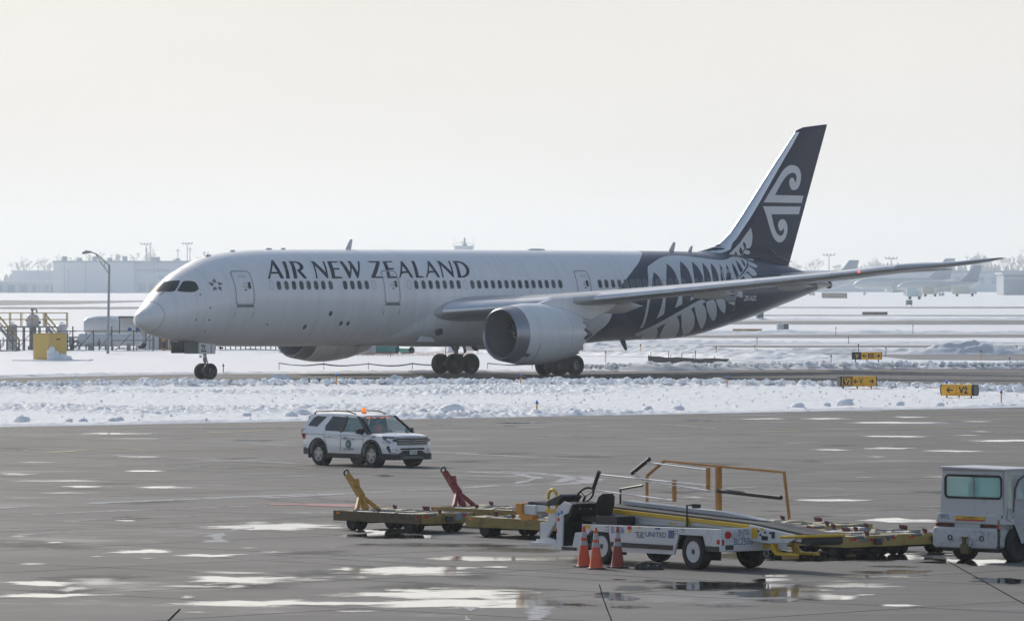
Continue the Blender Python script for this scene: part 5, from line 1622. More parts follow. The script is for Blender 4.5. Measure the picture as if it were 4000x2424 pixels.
# orange guard frame and folding rollers on the far side
FYL = 1.66
fr_ = MB()
for a, b in (((-0.58, 1.22), (-0.58, 1.89)), ((-0.58, 1.89), (0.05, 2.24)), ((0.05, 2.24), (1.98, 2.17)), ((1.98, 2.17), (4.23, 2.10)), ((4.23, 2.10), (4.41, 1.08))):
    fr_.tube((a[0], FYL, a[1]), (b[0], FYL, b[1]), 0.034, n=4)
build('guard_frame', fr_, M_ora, bl)
build('guard_post', MB().box(1.91, 2.03, FYL - 0.05, FYL + 0.05, 1.15, 2.17), M_ora, bl, bevel=0.008)
for x0, z0, z1 in ((0.50, 1.35, 1.84), (1.70, 1.60, 2.14)):
    build('roller_bracket', MB().box(x0 - 0.045, x0 + 0.045, FYL - 0.11, FYL - 0.05, z0, z1), M_ora, bl, bevel=0.006)
rr_ = MB()
for a, b in (((-2.14, 1.88), (1.70, 1.74)), ((-2.28, 1.52), (0.50, 1.38)), ((-0.42, 2.20), (1.68, 2.09)), ((-0.55, 1.78), (1.95, 1.62))):
    rr_.tube((a[0], FYL - 0.12, a[1]), (b[0], FYL - 0.12, b[1]), 0.016, n=8)
rr_.path([(-0.85, FYL - 0.12, 2.04), (-0.86, FYL - 0.12, 1.92), (-0.6, FYL - 0.1, 1.80)], 0.012, 6)
build('support_rod', rr_, M_alu, bl, smooth=50)
for a, b, r in (((-2.20, 1.95), (-2.43, 1.53), 0.045), ((-0.36, 2.28), (-1.0, 1.94), 0.045), ((2.08, 1.64), (4.25, 1.55), 0.05)):
    build('padded_roller', MB().tube((a[0], FYL - 0.10, a[1]), (b[0], FYL - 0.10, b[1]), r, n=14), M_black, bl, smooth=40)
build('side_handrail', MB().path([(-1.42, FYL - 0.1, 1.24), (-1.42, FYL - 0.1, 1.57), (-0.6, FYL - 0.1, 1.68)], 0.026, 6), M_black, bl)
build('rail_stanchion', MB().path([(2.1, CY0 - 0.12, 0.86), (2.1, CY0 - 0.12, 1.34), (2.3, CY0 + 0.0, 1.36)], 0.022, 6).box(2.18, 2.36, CY0 - 0.05, CY0 + 0.06, 1.28, 1.37), M_black, bl)
# lights and lettering
for y, c in ((0.02, M_red), (0.20, mat('clear_lens', (0.55, 0.56, 0.57), 0.2))):
    build('tail_light', MB().lathe([(0, 0.085), (0.02, 0.08), (0.025, 0.001)], (4.25, y + 0.05, 0.78), (1, 0, 0), 18), c, bl)
build('reflector', MB().box(4.25, 4.256, W0 + 0.02, W0 + 0.08, 0.56, 0.68).box(4.1, 4.2, W0 - 0.004, W0, 0.58, 0.68), M_red, bl)
build('reflector', MB().box(4.25, 4.26, 0.0, 0.22, 0.46, 0.56), M_black, bl)
yl = lambda x0, z0: (lambda x, z: (x0 + x, W0 - 0.004, z0 + z))
lettering('BL2506', 0.46, 0.15, yl(0.40, 0.70), M_print_b, bl)
lettering('UNITED', 0.74, 0.11, yl(1.62, 0.66), mat('navy_print', (0.02, 0.03, 0.16), 0.5), bl, bold=0.012)
lettering('TUG', 0.28, 0.10, yl(1.28, 0.62), M_print_k, bl, bold=0.02)
build('emblem_bar', MB().box(1.24, 1.58, W0 - 0.004, W0, 0.735, 0.75), M_print_k, bl)
lettering('T5', 0.12, 0.085, yl(2.86, 0.79), M_print_k, bl)
lg = build('logo_panel', MB().box(2.42, 2.62, W0 - 0.004, W0 - 0.001, 0.655, 0.825), mat('logo_blue', (0.03, 0.06, 0.28), 0.5), bl)
gl_ = MB()
for k in range(3):
    gl_.path([(2.44 + 0.055 * k + 0.03 * math.sin(t * 1.5), W0 - 0.006, 0.82 - 0.15 * t / 1.2 * 1.0) for t in np.linspace(0.05, 1.2, 7)], 0.004, 4)
    gl_.path([(2.425 + 0.19 * f, W0 - 0.006, 0.685 + 0.045 * k + 0.03 * math.sin(f * 3)) for f in np.linspace(0, 1, 7)], 0.003, 4)
build('logo_lines', gl_, M_alu, lg)
rl_ = lambda y0, z0: (lambda x, z: (4.254, y0 + x, z0 + z))
lettering('BL2506', 0.52, 0.14, rl_(0.24, 0.56), M_print_b, bl)
lettering('INTL', 0.30, 0.10, rl_(0.36, 0.78), M_print_b, bl)
lettering('T-5', 0.16, 0.08, rl_(0.36, 0.69), M_print_b, bl)
build('warning_placard', MB().box(4.25, 4.258, 1.05, 1.26, 0.46, 0.62), M_yel, bl)
lettering('TOW', 0.15, 0.06, lambda x, z: (4.262, 1.08 + x, 0.54 + z), M_print_k, bl)
build('tow_eye', MB().path([(4.3, 1.1 + 0.06 * math.cos(t), 0.36 + 0.07 * math.sin(t)) for t in np.linspace(0, 2 * PI, 14, endpoint=False)], 0.018, 6, True), M_grey, bl)
build('sticker', MB().box(0.98, 1.12, W0 - 0.004, W0, 0.79, 0.87), M_red, bl)
build('sticker', MB().box(1.0, 1.12, W0 - 0.004, W0, 0.73, 0.785).box(1.32, 1.48, W0 - 0.004, W0, 0.83, 0.86).box(-0.55, -0.36, W0 - 0.004, W0, 0.76, 0.84), M_yel, bl)
build('sticker', MB().box(1.96, 2.14, W0 - 0.004, W0, 0.83, 0.865), mat('navy_print', (0.02, 0.03, 0.16), 0.5), bl)
bo = MB()
for x in (0.2, 0.26, 2.68, 2.74):
    for z in (0.76, 0.82):
        bo.lathe([(0, 0.014), (0.008, 0.012)], (x, W0, z), (0, -1, 0), 6)
build('bolt', bo, M_black, bl)

# cones, chock
M_cone = mat('cone_orange', (0.62, 0.08, 0.025), 0.5, dirt=(0.22, 0.05, 0.03), damt=0.22, dscale=7)
M_coned = mat('dirty_cone_orange', (0.30, 0.055, 0.03), 0.6, dirt=(0.10, 0.04, 0.03), damt=0.3, dscale=7)
M_refl = mat('reflective_band', (0.42, 0.42, 0.43), 0.4, dirt=(0.25, 0.22, 0.21), damt=0.25, dscale=9)


def cone(x, y, rz, m, label, h=0.90):
    t = thing('traffic_cone', label, 'traffic cone', (x, y, 0.0), rz, 'traffic cones by the belt loader')
    def r(z):
        return 0.155 - 0.128 * z / h
    build('base', MB().prism([(-0.19 + c * 0.38, s * 0.38 - 0.19) for c, s in ((0.1, 0), (0.9, 0), (1, 0.1), (1, 0.9), (0.9, 1), (0.1, 1), (0, 0.9), (0, 0.1))], 0.0, 0.03, 'z'), M_black, t, bevel=0.006)
    build('body', MB().lathe([(0.03, 0.165), (0.05, r(0.05))] + [(z, r(z)) for z in (0.3, 0.6)] + [(h - 0.01, r(h)), (h, r(h) * 0.8), (h, 0.001)], (0, 0, 0), (0, 0, 1), 28), m, t, smooth=40)
    for z0, z1 in ((0.48, 0.575), (0.645, 0.775)):
        build('reflective_band', MB().lathe([(z0, r(z0) + 0.002), (z0, r(z0) + 0.004), (z1, r(z1) + 0.004), (z1, r(z1) + 0.002)], (0, 0, 0), (0, 0, 1), 28), M_refl, t, smooth=40)
    return t


cone(1.575, 128.95, 0.5, M_cone, 'orange cone behind and left of the brightest cone')
cone(1.825, 128.05, 0.2, mat('bright_cone_orange', (0.72, 0.10, 0.03), 0.45, dirt=(0.4, 0.07, 0.03), damt=0.1, dscale=6), 'brightest orange cone, standing nearest, middle of the three')
cone(2.306, 128.55, 0.9, M_coned, 'dark grimy red cone standing apart in front of the loader lettering')
ch = thing('wheel_chock', 'black rubber wheel chock with a rope lying by the loader', 'wheel chock', (2.98, 127.9, 0), math.radians(-14))
build('block', MB().loft([[(x, -0.09, 0.0), (x, 0.09, 0.0), (x, 0.075, z), (x, -0.075, z)] for x, z in ((-0.31, 0.05), (-0.27, 0.12), (-0.08, 0.17), (0.2, 0.15), (0.30, 0.12), (0.32, 0.02))]), M_black, ch, bevel=0.02)
build('rope', MB().path([(-0.31, -0.08, 0.10), (-0.2, -0.1, 0.15), (-0.02, -0.09, 0.185), (0.08, 0.02, 0.18)], 0.012, 6), mat('rope_tan', (0.35, 0.28, 0.15), 0.8), ch)
build('eye_bolt', MB().tube((0.0, -0.09, 0.09), (0.0, -0.10, 0.09), 0.02, n=8).tube((0.2, -0.09, 0.09), (0.2, -0.10, 0.09), 0.02, n=8), M_grey, ch)

# ------------------------------------------------------------------ container dollies (origin at the near corner of the deck, x along the long side towards the
# drawbar end at the upper left, y along the short side away from the camera, z up)
M_dy = mat('worn_yellow_paint', (0.30, 0.215, 0.06), 0.65, dirt=(0.045, 0.038, 0.03), damt=0.36, dscale=3.0, dstretch=(1, 1, 1.6))
M_dy2 = mat('faded_yellow_paint', (0.40, 0.30, 0.10), 0.6, dirt=(0.10, 0.08, 0.05), damt=0.2, dscale=4.0)
M_rustd = mat('rusty_yellow_paint', (0.13, 0.09, 0.045), 0.7, dirt=(0.03, 0.028, 0.026), damt=0.42, dscale=3.5, dstretch=(1, 1, 2.0))
M_mesh = mat('deck_panel_cream', (0.50, 0.43, 0.27), 0.45, var=0.2, scale=5, dirt=(0.16, 0.13, 0.08), damt=0.18, dscale=5)
M_meshd = mat('grimy_deck_panel', (0.16, 0.135, 0.09), 0.55, var=0.3, scale=5)
M_slush = mat('wet_deck', (0.55, 0.55, 0.54), 0.25, var=0.2, scale=4)
M_roll = mat('steel_roller', (0.16, 0.165, 0.17), 0.35, metal=0.6, var=0.2)
M_dred = mat('dark_red_latch', (0.12, 0.018, 0.015), 0.5, var=0.2)
M_redbar = mat('red_drawbar', (0.26, 0.03, 0.03), 0.5, dirt=(0.10, 0.02, 0.02), damt=0.15, dscale=5)
M_yelbar = mat('ochre_drawbar', (0.46, 0.25, 0.03), 0.5, dirt=(0.22, 0.11, 0.02), damt=0.2, dscale=5)
M_orr = mat('orange_reflector', (0.75, 0.22, 0.02), 0.35)
M_rdr = mat('red_reflector', (0.55, 0.03, 0.02), 0.35)


def dolly(loc, rz, label, side, end, bar=None, L=3.38, W=1.80, number=False, slush=False):
    t = thing('cargo_dolly', label, 'cargo dolly', loc, rz, 'container dollies on the apron')
    t.scale = (1, -1, 1)
    H0, H1 = 0.235, 0.50
    build('side_rail', MB().box(0.0, L, 0.0, 0.06, H0, H1 - 0.012), side, t, bevel=0.01)
    build('side_rail', MB().box(0.0, L, W - 0.06, W, H0, H1 - 0.012), side, t, bevel=0.01)
    build('end_rail', MB().prism([(0.06, H0), (W - 0.06, H0), (W - 0.06, H1 - 0.012), (W - 0.20, H1 - 0.012), (W - 0.24, H1 - 0.075), (W - 0.58, H1 - 0.075), (W - 0.62, H1 - 0.012), (0.62, H1 - 0.012), (0.58, H1 - 0.075), (0.24, H1 - 0.075), (0.20, H1 - 0.012), (0.06, H1 - 0.012)], 0.0, 0.06, 'x'), end, t, bevel=0.008)
    build('end_rail', MB().box(L - 0.06, L, 0.06, W - 0.06, H0, H1 - 0.012), side, t, bevel=0.01)
    build('frame', MB().box(0.06, L - 0.06, 0.06, W - 0.06, 0.33, H1 - 0.06), M_dark, t)
    # deck panels with gaps, wells for the rollers between them
    nx, ny = 6, 3
    first = None
    for i in range(nx):
        for j in range(ny):
            x0, x1 = 0.06 + (L - 0.12) * i / nx, 0.06 + (L - 0.12) * (i + 1) / nx
            y0, y1 = 0.06 + (W - 0.12) * j / ny, 0.06 + (W - 0.12) * (j + 1) / ny
            if first is None:
                ww, dd = (x1 - x0) / 2 - 0.035, (y1 - y0) / 2 - 0.05
                first = build('deck_panel', MB().box(-ww, ww, -dd, dd, 0, 0.028), M_mesh, t)
                o = first
                me2 = first.data.copy()
                me2.materials.clear()
                me2.materials.append(M_slush)
                me3 = first.data.copy()
                me3.materials.clear()
                me3.materials.append(M_meshd)
            else:
                o = link('deck_panel', me2 if slush and rng.rand() < 0.4 else me3 if rng.rand() < 0.3 else first.data, None, t)
            o.location = ((x0 + x1) / 2, (y0 + y1) / 2, H1 - 0.045 + rng.uniform(-0.02, 0.02))
            o.rotation_euler = (rng.uniform(-0.03, 0.03), rng.uniform(-0.03, 0.03), 0)
    r0 = None
    for i in range(1, nx):
        for j in range(ny):
            y0 = 0.06 + (W - 0.12) * (j + 0.5) / ny
            x = 0.06 + (L - 0.12) * i / nx
            if r0 is None:
                r0 = build('deck_roller', MB().tube((0, -0.17, 0), (0, 0.17, 0), 0.032, n=8), M_roll, t, smooth=40)
                o = r0
            else:
                o = link('deck_roller', r0.data, None, t)
            o.location = (x, y0, H1 - 0.028)
    # corner rollers in the notches of the end rail and along the near side
    for y0 in (0.22, W - 0.60):
        build('edge_roller', MB().tube((0.035, y0 + 0.02, H1 - 0.05), (0.035, y0 + 0.34, H1 - 0.05), 0.038, n=12), M_roll, t, smooth=40)
    for x0 in (0.25, 1.0, 1.85):
        build('edge_roller', MB().tube((x0, 0.035, H1 - 0.028), (x0 + 0.6, 0.035, H1 - 0.028), 0.028, n=10), M_roll, t, smooth=40)
    for x, y in ((0.05, 0.70), (L - 0.4, W - 0.1), (L - 0.12, W * 0.5), (L * 0.5, 0.1), (L * 0.5, W - 0.1), (L * 0.5 + 0.12, W - 0.1)):
        build('latch', MB().prism([(x - 0.03, H1 - 0.08), (x + 0.045, H1 - 0.08), (x + 0.045, H1 + 0.02), (x + 0.08, H1 + 0.05), (x + 0.07, H1 + 0.10), (x - 0.03, H1 + 0.08)], y - 0.03, y + 0.03), M_dred, t, bevel=0.006)
    # twin wheels
    wm = None
    for x in (0.55, L - 0.6):
        for y in (0.16, 0.40, W - 0.40, W - 0.16):
            e = bpy.data.objects.new('wheel', None)
            COL.objects.link(e)
            e.parent = t
            e.location = (x, y, 0.2)
            if wm is None:
                a = build('tyre', MB().lathe([(-0.06, 0.10), (-0.075, 0.13), (-0.07, 0.185), (-0.04, 0.2), (0.04, 0.2), (0.07, 0.185), (0.075, 0.13), (0.06, 0.10)], (0, 0, 0), (0, 1, 0), 24), M_rubber, e, smooth=40)
                b = build('rim', MB().lathe([(-0.055, 0.102), (-0.03, 0.07), (-0.05, 0.001)], (0, 0, 0), (0, 1, 0), 16).lathe([(0.055, 0.102), (0.03, 0.07), (0.05, 0.001)], (0, 0, 0), (0, 1, 0), 16), M_rimd, e)
                wm = (a.data, b.data)
            else:
                link('tyre', wm[0], None, e)
                link('rim', wm[1], None, e)
        build('axle', MB().tube((x, 0.1, 0.2), (x, W - 0.1, 0.2), 0.04, n=8), M_dark, t)
    build('reflector', MB().box(L - 0.26, L - 0.12, -0.006, 0.0, 0.40, 0.455), M_orr, t)
    build('reflector', MB().box(0.12, 0.16, -0.006, 0.0, 0.33, 0.43), M_rdr, t)
    build('reflector', MB().box(-0.006, 0.0, 0.12, 0.30, 0.39, 0.44), M_rdr, t)
    build('reflector', MB().box(-0.006, 0.0, 1.42, 1.54, 0.39, 0.44), M_rdr, t)
    build('coupler', MB().box(-0.12, 0.0, W / 2 - 0.07, W / 2 + 0.07, 0.30, 0.42).box(-0.13, -0.10, W / 2 - 0.1, W / 2 + 0.1, 0.28, 0.36), M_dark, t, bevel=0.01)
    if number:
        lettering('D50', 0.26, 0.10, lambda x, z: (-0.009, 0.42 + x, 0.345 + z), M_print_b, t)
        lettering('7888', 0.30, 0.10, lambda x, z: (-0.009, 0.86 + x, 0.345 + z), M_print_b, t)
        build('red_patch', MB().box(-0.008, -0.0, 0.72, 0.82, 0.365, 0.425), M_rdr, t)
        build('sticker', MB().box(-0.008, -0.0, 1.28, 1.36, 0.36, 0.44), mat('logo_blue', (0.03, 0.06, 0.28), 0.5), t)
    else:
        build('sticker', MB().box(-0.008, -0.0, 1.16, 1.36, 0.31, 0.47), mat('faded_blue_label', (0.22, 0.26, 0.33), 0.6), t)
    if bar is not None:
        # raised drawbar: three spread struts that join, a shaft and a ring
        c = W / 2
        J = Vector((L + 0.02, c, 0.86))
        top = Vector((L + 0.52, c, 1.34))
        for y, w in ((c - 0.34, 0.07), (c, 0.095), (c + 0.36, 0.06)):
            build('drawbar_strut', MB().tube((L - 0.22 - abs(y - c) * 0.1, y, H1 - 0.02), tuple(J), w, w * 0.85, n=4), bar, t, bevel=0.006)
        build('drawbar_shaft', MB().tube(tuple(J - (top - J) * 0.12), tuple(top), 0.115, 0.085, n=4), bar, t, bevel=0.008)
        mid = J.lerp(top, 0.45)
        build('drawbar_bracket', MB().tube(tuple(mid + Vector((-0.06, 0, -0.02))), tuple(mid + Vector((-0.02, 0, 0.16))), 0.10, n=8), bar, t, smooth=40)
        d = (top - J).normalized()
        n_ = d.cross(Vector((0.3, 1, 0))).normalized()
        cc = top + d * 0.075
        s2 = d.cross(n_)
        build('drawbar_eye', MB().path([tuple(cc + d * 0.075 * math.cos(q) + n_ * 0.075 * math.sin(q)) for q in np.linspace(0, 2 * PI, 18, endpoint=False)], 0.022, 8, True), M_black, t, smooth=50)
        build('spring_plate', MB().tube((L - 0.28, c - 0.40, H1 - 0.02), tuple(J + Vector((0, -0.07, -0.1))), 0.02, n=4), mat('pale_bar_edge', (0.55, 0.42, 0.25), 0.5) if bar is M_yelbar else mat('pink_bar_edge', (0.45, 0.20, 0.20), 0.5), t)
    return t


DA = math.radians(131)          # long side runs to the upper left
dolly((-2.28, 145.5, 0), DA, 'rusty brown cargo dolly with a raised ochre drawbar', M_rustd, M_dy, M_yelbar)
dolly((0.15, 147.75, 0), DA, 'yellow cargo dolly with a raised dark red drawbar', M_dy, M_dy2, M_redbar)
dolly((1.08, 141.66, 0), DA, 'worn cargo dolly whose end is hidden by the front of the belt loader', M_dy, M_dy2, None)
dolly((7.56, 132.98, 0), DA, 'pale yellow cargo dolly with blue number on its end and wet deck', M_dy2, M_dy2, None, number=True, slush=True)
dolly((6.95, 138.45, 0), DA, 'farthest yellow cargo dolly, seen beneath the rear post of the orange frame', M_dy2, M_dy2, None, W=2.15)
dolly((8.97, 134.35, 0), DA, 'yellow cargo dolly half hidden behind the white tow tractor', M_dy2, M_dy2, None, slush=True)

# ------------------------------------------------------------------ tow tractor at the right edge (x to the right along its tail, y forward, away from the camera)
tg = thing('tow_tractor', 'scuffed white tow tractor with a rear window and canvas door', 'tow tractor', (9.711, 131.75, 0), math.radians(-43))
M_tw = mat('scuffed_white_paint', (0.56, 0.565, 0.575), 0.5, dirt=(0.26, 0.18, 0.11), damt=0.14, dscale=3.0, dstretch=(1.5, 1, 0.5))
M_tb = mat('battered_white_paint', (0.54, 0.54, 0.54), 0.5, dirt=(0.07, 0.055, 0.04), damt=0.30, dscale=5.5)
M_canvas = mat('grey_white_canvas', (0.50, 0.50, 0.51), 0.8, var=0.12, scale=4, bump=0.3, bscale=5)
rg = []
for y, x0, x1, z0, z1 in ((0.0, -0.36, 1.42, 0.32, 0.72), (0.03, -0.40, 1.46, 0.30, 0.76), (0.45, -0.40, 1.46, 0.30, 0.78)):
    rg.append([(x0, y, z0 + 0.06), (x0 + 0.06, y, z0), (x1 - 0.06, y, z0), (x1, y, z0 + 0.06), (x1, y, z1 - 0.05), (x1 - 0.05, y, z1), (x0 + 0.05, y, z1), (x0, y, z1 - 0.05)])
build('rear_bumper', MB().loft(rg), M_tb, tg, smooth=30, bevel=0.015)
build('rear_band', MB().loft([[(x0, y, 0.86), (x1, y, 0.84), (x1 - 0.03, y, z1 - 0.02), (x0 + 0.06, y, z1)] for y, x0, x1, z1 in ((0.05, -0.34, 1.52, 1.07), (0.75, -0.34, 1.56, 1.07))]), M_tw, tg, bevel=0.02)
build('lamp_panel', MB().box(-0.3, 1.42, 0.10, 0.6, 0.72, 0.86), M_tw, tg)
for x0, x1 in ((-0.30, 0.16), (0.92, 1.38)):
    build('tail_light', MB().box(x0, x1, 0.07, 0.11, 0.735, 0.845), M_black, tg)
    build('lamp_lens', MB().box(x0 + 0.14, x1 - 0.14, 0.062, 0.072, 0.755, 0.825), mat('dull_red_lens', (0.12, 0.025, 0.025), 0.3), tg)
    xx = x0 - 0.045 if x0 < 0 else x1
    build('red_marker', MB().box(xx, xx + 0.045, 0.062, 0.11, 0.735, 0.845), M_rdr, tg)
# cab: tail wall with a real window opening, flanks, roof
CX0, CX1 = -0.22, 1.60
WX0, WX1, WZ0, WZ1 = -0.10, 1.50, 1.42, 1.92
wl_ = MB()


def rr2(x0, x1, z0, z1, r, n=4):
    return rrect(x0, x1, z0, z1, r, n)


outer = [(CX0 - 0.03, 1.06), (CX1 - 0.0, 1.06), (CX1 - 0.03, 2.05), (CX0 + 0.05, 2.08)]
inner = rr2(WX0, WX1, WZ0, WZ1, 0.09)
for y in (0.10, 0.14):
    wl_.tri([outer, inner], lambda a, b, y=y: (a, y, b))
for lp in (outer, inner):
    n = len(lp)
    wl_.add([(a, 0.10, b) for a, b in lp] + [(a, 0.14, b) for a, b in lp], [(i, (i + 1) % n, n + (i + 1) % n, n + i) for i in range(n)])
build('cab_rear_wall', wl_, M_tw, tg)
fr2 = MB().path([(a, 0.095, b) for a, b in rr2(WX0 + 0.005, WX1 - 0.005, WZ0 + 0.005, WZ1 - 0.005, 0.09, 6)], 0.028, 8, True)
wf = build('window_frame', fr2, M_black, tg, smooth=60)
build('window_bar', MB().box(0.69, 0.725, 0.085, 0.12, WZ0 + 0.02, WZ1 - 0.02), M_grey, tg)
gl2 = MB().prism(rr2(WX0 + 0.02, WX1 - 0.02, WZ0 + 0.02, WZ1 - 0.02, 0.08), 0.108, 0.112)
build('rear_window', gl2, mat('green_tinted_glass', (0.42, 0.80, 0.74), 0.04, alpha=0.5, spec=0.6), tg)
build('cab_side', MB().box(CX0, CX0 + 0.04, 0.14, 1.25, 1.06, 1.42).box(CX0 + 0.0, CX0 + 0.04, 1.15, 1.25, 1.42, 2.05).box(CX0, CX0 + 0.04, 0.14, 0.26, 1.42, 2.05), M_tw, tg)
build('roof', MB().prism([(CX0 - 0.03, 2.07), (CX1 + 0.03, 2.045), (CX1 + 0.03, 2.085), (CX0 - 0.03, 2.11)], 0.04, 1.35), M_tw, tg, bevel=0.012)
build('roof_gutter', MB().box(CX0 + 0.05, CX1 - 0.1, 0.075, 0.1, 2.02, 2.045), M_grey, tg)
build('front_screen_post', MB().tube((CX0 + 0.1, 1.28, 1.05), (CX0 + 0.12, 1.2, 2.05), 0.05, n=6).tube((0.95, 1.32, 1.05), (0.98, 1.22, 2.05), 0.04, n=6).tube((CX1 - 0.06, 1.3, 1.05), (CX1 - 0.06, 1.22, 2.04), 0.045, n=6), mat('light_post', (0.45, 0.46, 0.46), 0.5), tg)
build('front_screen', MB().box(CX0 + 0.1, CX1 - 0.06, 1.245, 1.25, 1.06, 2.03), mat('pale_green_glass', (0.62, 0.85, 0.80), 0.04, alpha=0.5, spec=0.6), tg)
build('seat', MB().box(0.18, 0.42, 0.55, 0.68, 0.95, 1.75).box(0.18, 0.62, 0.6, 1.0, 0.9, 1.05), M_black, tg, bevel=0.03)
build('wiper', MB().tube((0.5, 1.23, 1.42), (0.52, 1.23, 1.85), 0.012, n=5).tube((0.46, 1.23, 1.7), (0.6, 1.23, 1.72), 0.012, n=5), M_black, tg)
build('side_post', MB().prism([(0.10, 0.98), (0.22, 0.98), (0.20, 2.04), (0.10, 2.05)], CX1 - 0.06, CX1 - 0.02, 'x'), M_tw, tg)
build('upper_side_panel', MB().box(CX1 - 0.06, CX1 - 0.02, 0.2, 1.3, 1.94, 2.05), M_tw, tg)
# canvas door with a clear plastic pane
dv = []
for z, y0, y1 in ((1.95, 0.30, 1.22), (1.7, 0.26, 1.24), (1.38, 0.30, 1.30), (1.1, 0.34, 1.36), (0.8, 0.46, 1.38), (0.5, 0.60, 1.36), (0.42, 0.62, 1.34)):
    dv.append([(CX1 + 0.02 + 0.03 * math.sin(k * 1.9 + z * 5), y0 + (y1 - y0) * k / 8, z) for k in range(9)])
build('canvas_door', MB().loft(dv, cap=False, closed=False), M_canvas, tg, smooth=60)
build('door_pane', MB().loft([[(CX1 + 0.066, y, z) for y in (y0, (y0 + y1) / 2, y1)] for z, y0, y1 in ((1.86, 0.62, 1.14), (1.7, 0.44, 1.17), (1.5, 0.40, 1.2), (1.40, 0.42, 1.2))], cap=False, closed=False), mat('clear_plastic', (0.50, 0.60, 0.60), 0.12, var=0.3, scale=4, alpha=0.85), tg)
build('door_edge', MB().path([(CX1 + 0.07, 0.32, 1.12), (CX1 + 0.07, 0.34, 1.6), (CX1 + 0.07, 0.5, 1.84), (CX1 + 0.07, 0.72, 1.93), (CX1 + 0.07, 1.1, 1.945)], 0.014, 6), M_black, tg, smooth=60)
build('canvas_flap', MB().prism([(0.16, 0.96), (0.30, 0.92), (0.34, 1.2), (0.20, 1.22)], CX1 + 0.0, CX1 + 0.02, 'x'), M_canvas, tg)
build('side_body', MB().box(-0.3, 1.5, 0.45, 3.2, 0.45, 0.86), M_tb, tg, bevel=0.03)
build('fender', MB().prism([(0.05, 0.84), (0.05, 0.98), (0.45, 0.98), (1.0, 0.84)], 1.40, 1.60, 'x'), M_tw, tg, bevel=0.02)
build('nose', MB().box(-0.25, 1.55, 1.9, 3.3, 0.5, 0.98), mat('green_trim', (0.05, 0.10, 0.08), 0.5), tg, bevel=0.05)
build('chassis', MB().box(-0.2, 1.4, 0.1, 3.0, 0.22, 0.42), M_black, tg)
for y, xs2 in ((0.66, (0.04, 1.44)), (2.45, (0.06, 1.62))):
    for x in xs2:
        sg = 1 if x > 1 else -1
        e = bpy.data.objects.new('wheel', None)
        COL.objects.link(e)
        e.parent = tg
        e.location = (x, y, 0.40 if y < 1 else 0.34)
        rr_ = 0.40 if y < 1 else 0.34
        build('tyre', MB().lathe([(-0.11, rr_ * 0.55), (-0.14, rr_ * 0.66), (-0.14, rr_ * 0.88), (-0.10, rr_), (0.10, rr_), (0.14, rr_ * 0.88), (0.14, rr_ * 0.66), (0.11, rr_ * 0.55)], (0, 0, 0), (1, 0, 0), 32), M_rubber, e, smooth=40)
        build('rim', MB().lathe([(0.11 * sg, rr_ * 0.56), (0.07 * sg, rr_ * 0.45), (0.03 * sg, rr_ * 0.3), (0.08 * sg, rr_ * 0.2), (0.08 * sg, 0.001)], (0, 0, 0), (1, 0, 0), 24), M_dark, e, smooth=40)
build('mud_guard', MB().box(1.42, 1.46, 0.02, 0.1, 0.3, 0.75), M_dark, tg)
hk = MB().box(0.50, 0.72, -0.12, 0.02, 0.18, 0.40).box(0.53, 0.60, -0.10, -0.03, 0.40, 0.55).box(0.50, 0.68, -0.11, -0.04, 0.52, 0.56)
build('tow_hitch', hk, mat('oily_yellow', (0.12, 0.09, 0.03), 0.5), tg, bevel=0.01)
build('hitch_gusset', MB().prism([(0.02, 0.55), (-0.12, 0.36), (0.02, 0.3)], 0.73, 0.76, 'x'), M_tb, tg)
for x in (0.12, 1.02):
    build('bumper_socket', MB().path([(x + 0.055 * math.cos(q), -0.012, 0.53 + 0.055 * math.sin(q)) for q in np.linspace(0, 2 * PI, 16, endpoint=False)], 0.012, 6, True), M_dark, tg)
lettering('INTL', 0.24, 0.10, lambda x, z: (-0.18 + x, 0.044, 0.94 + z), mat('faded_blue_print', (0.05, 0.11, 0.28), 0.5), tg)
pl_ = build('equipment_plate', MB().box(0.24, 1.06, 0.03, 0.047, 0.945, 1.015), M_yel, tg)
build('plate_stripe', MB().box(0.24, 1.06, 0.028, 0.0475, 0.915, 0.945), M_rdr, tg)
lettering('EQUIPMENT', 0.42, 0.06, lambda x, z: (0.45 + x, 0.027, 0.945 + z), M_print_k, pl_)

# ------------------------------------------------------------------ signs, lights, water and marks on the pavements
M_sy = mat('sign_yellow', (0.72, 0.38, 0.02), 0.4, emit=(1.0, 0.5, 0.03), estr=0.06)
M_sk = mat('sign_black', (0.02, 0.022, 0.028), 0.4)
M_sp = mat('sign_print_black', (0.02, 0.02, 0.02), 0.5)


def face_print(parent, m, vs, fs, f):
    """flat (x, z) shapes cut into thin bands so that they follow the curved face"""
    b = bmesh.new()
    vv = [b.verts.new((a, c, 0)) for a, c in vs]
    for t in fs:
        try:
            b.faces.new([vv[i] for i in t])
        except ValueError:
            pass
    z0, z1 = min(v[1] for v in vs), max(v[1] for v in vs)
    k = z0 + 0.02
    while k < z1:
        bmesh.ops.bisect_plane(b, geom=b.verts[:] + b.edges[:] + b.faces[:], plane_co=(0, k, 0), plane_no=(0, 1, 0))
        k += 0.03
    for v in b.verts:
        v.co = f(v.co.x, v.co.y)
    me = bpy.data.meshes.new('lettering')
    b.to_mesh(me)
    b.free()
    return link('lettering', me, m, parent)


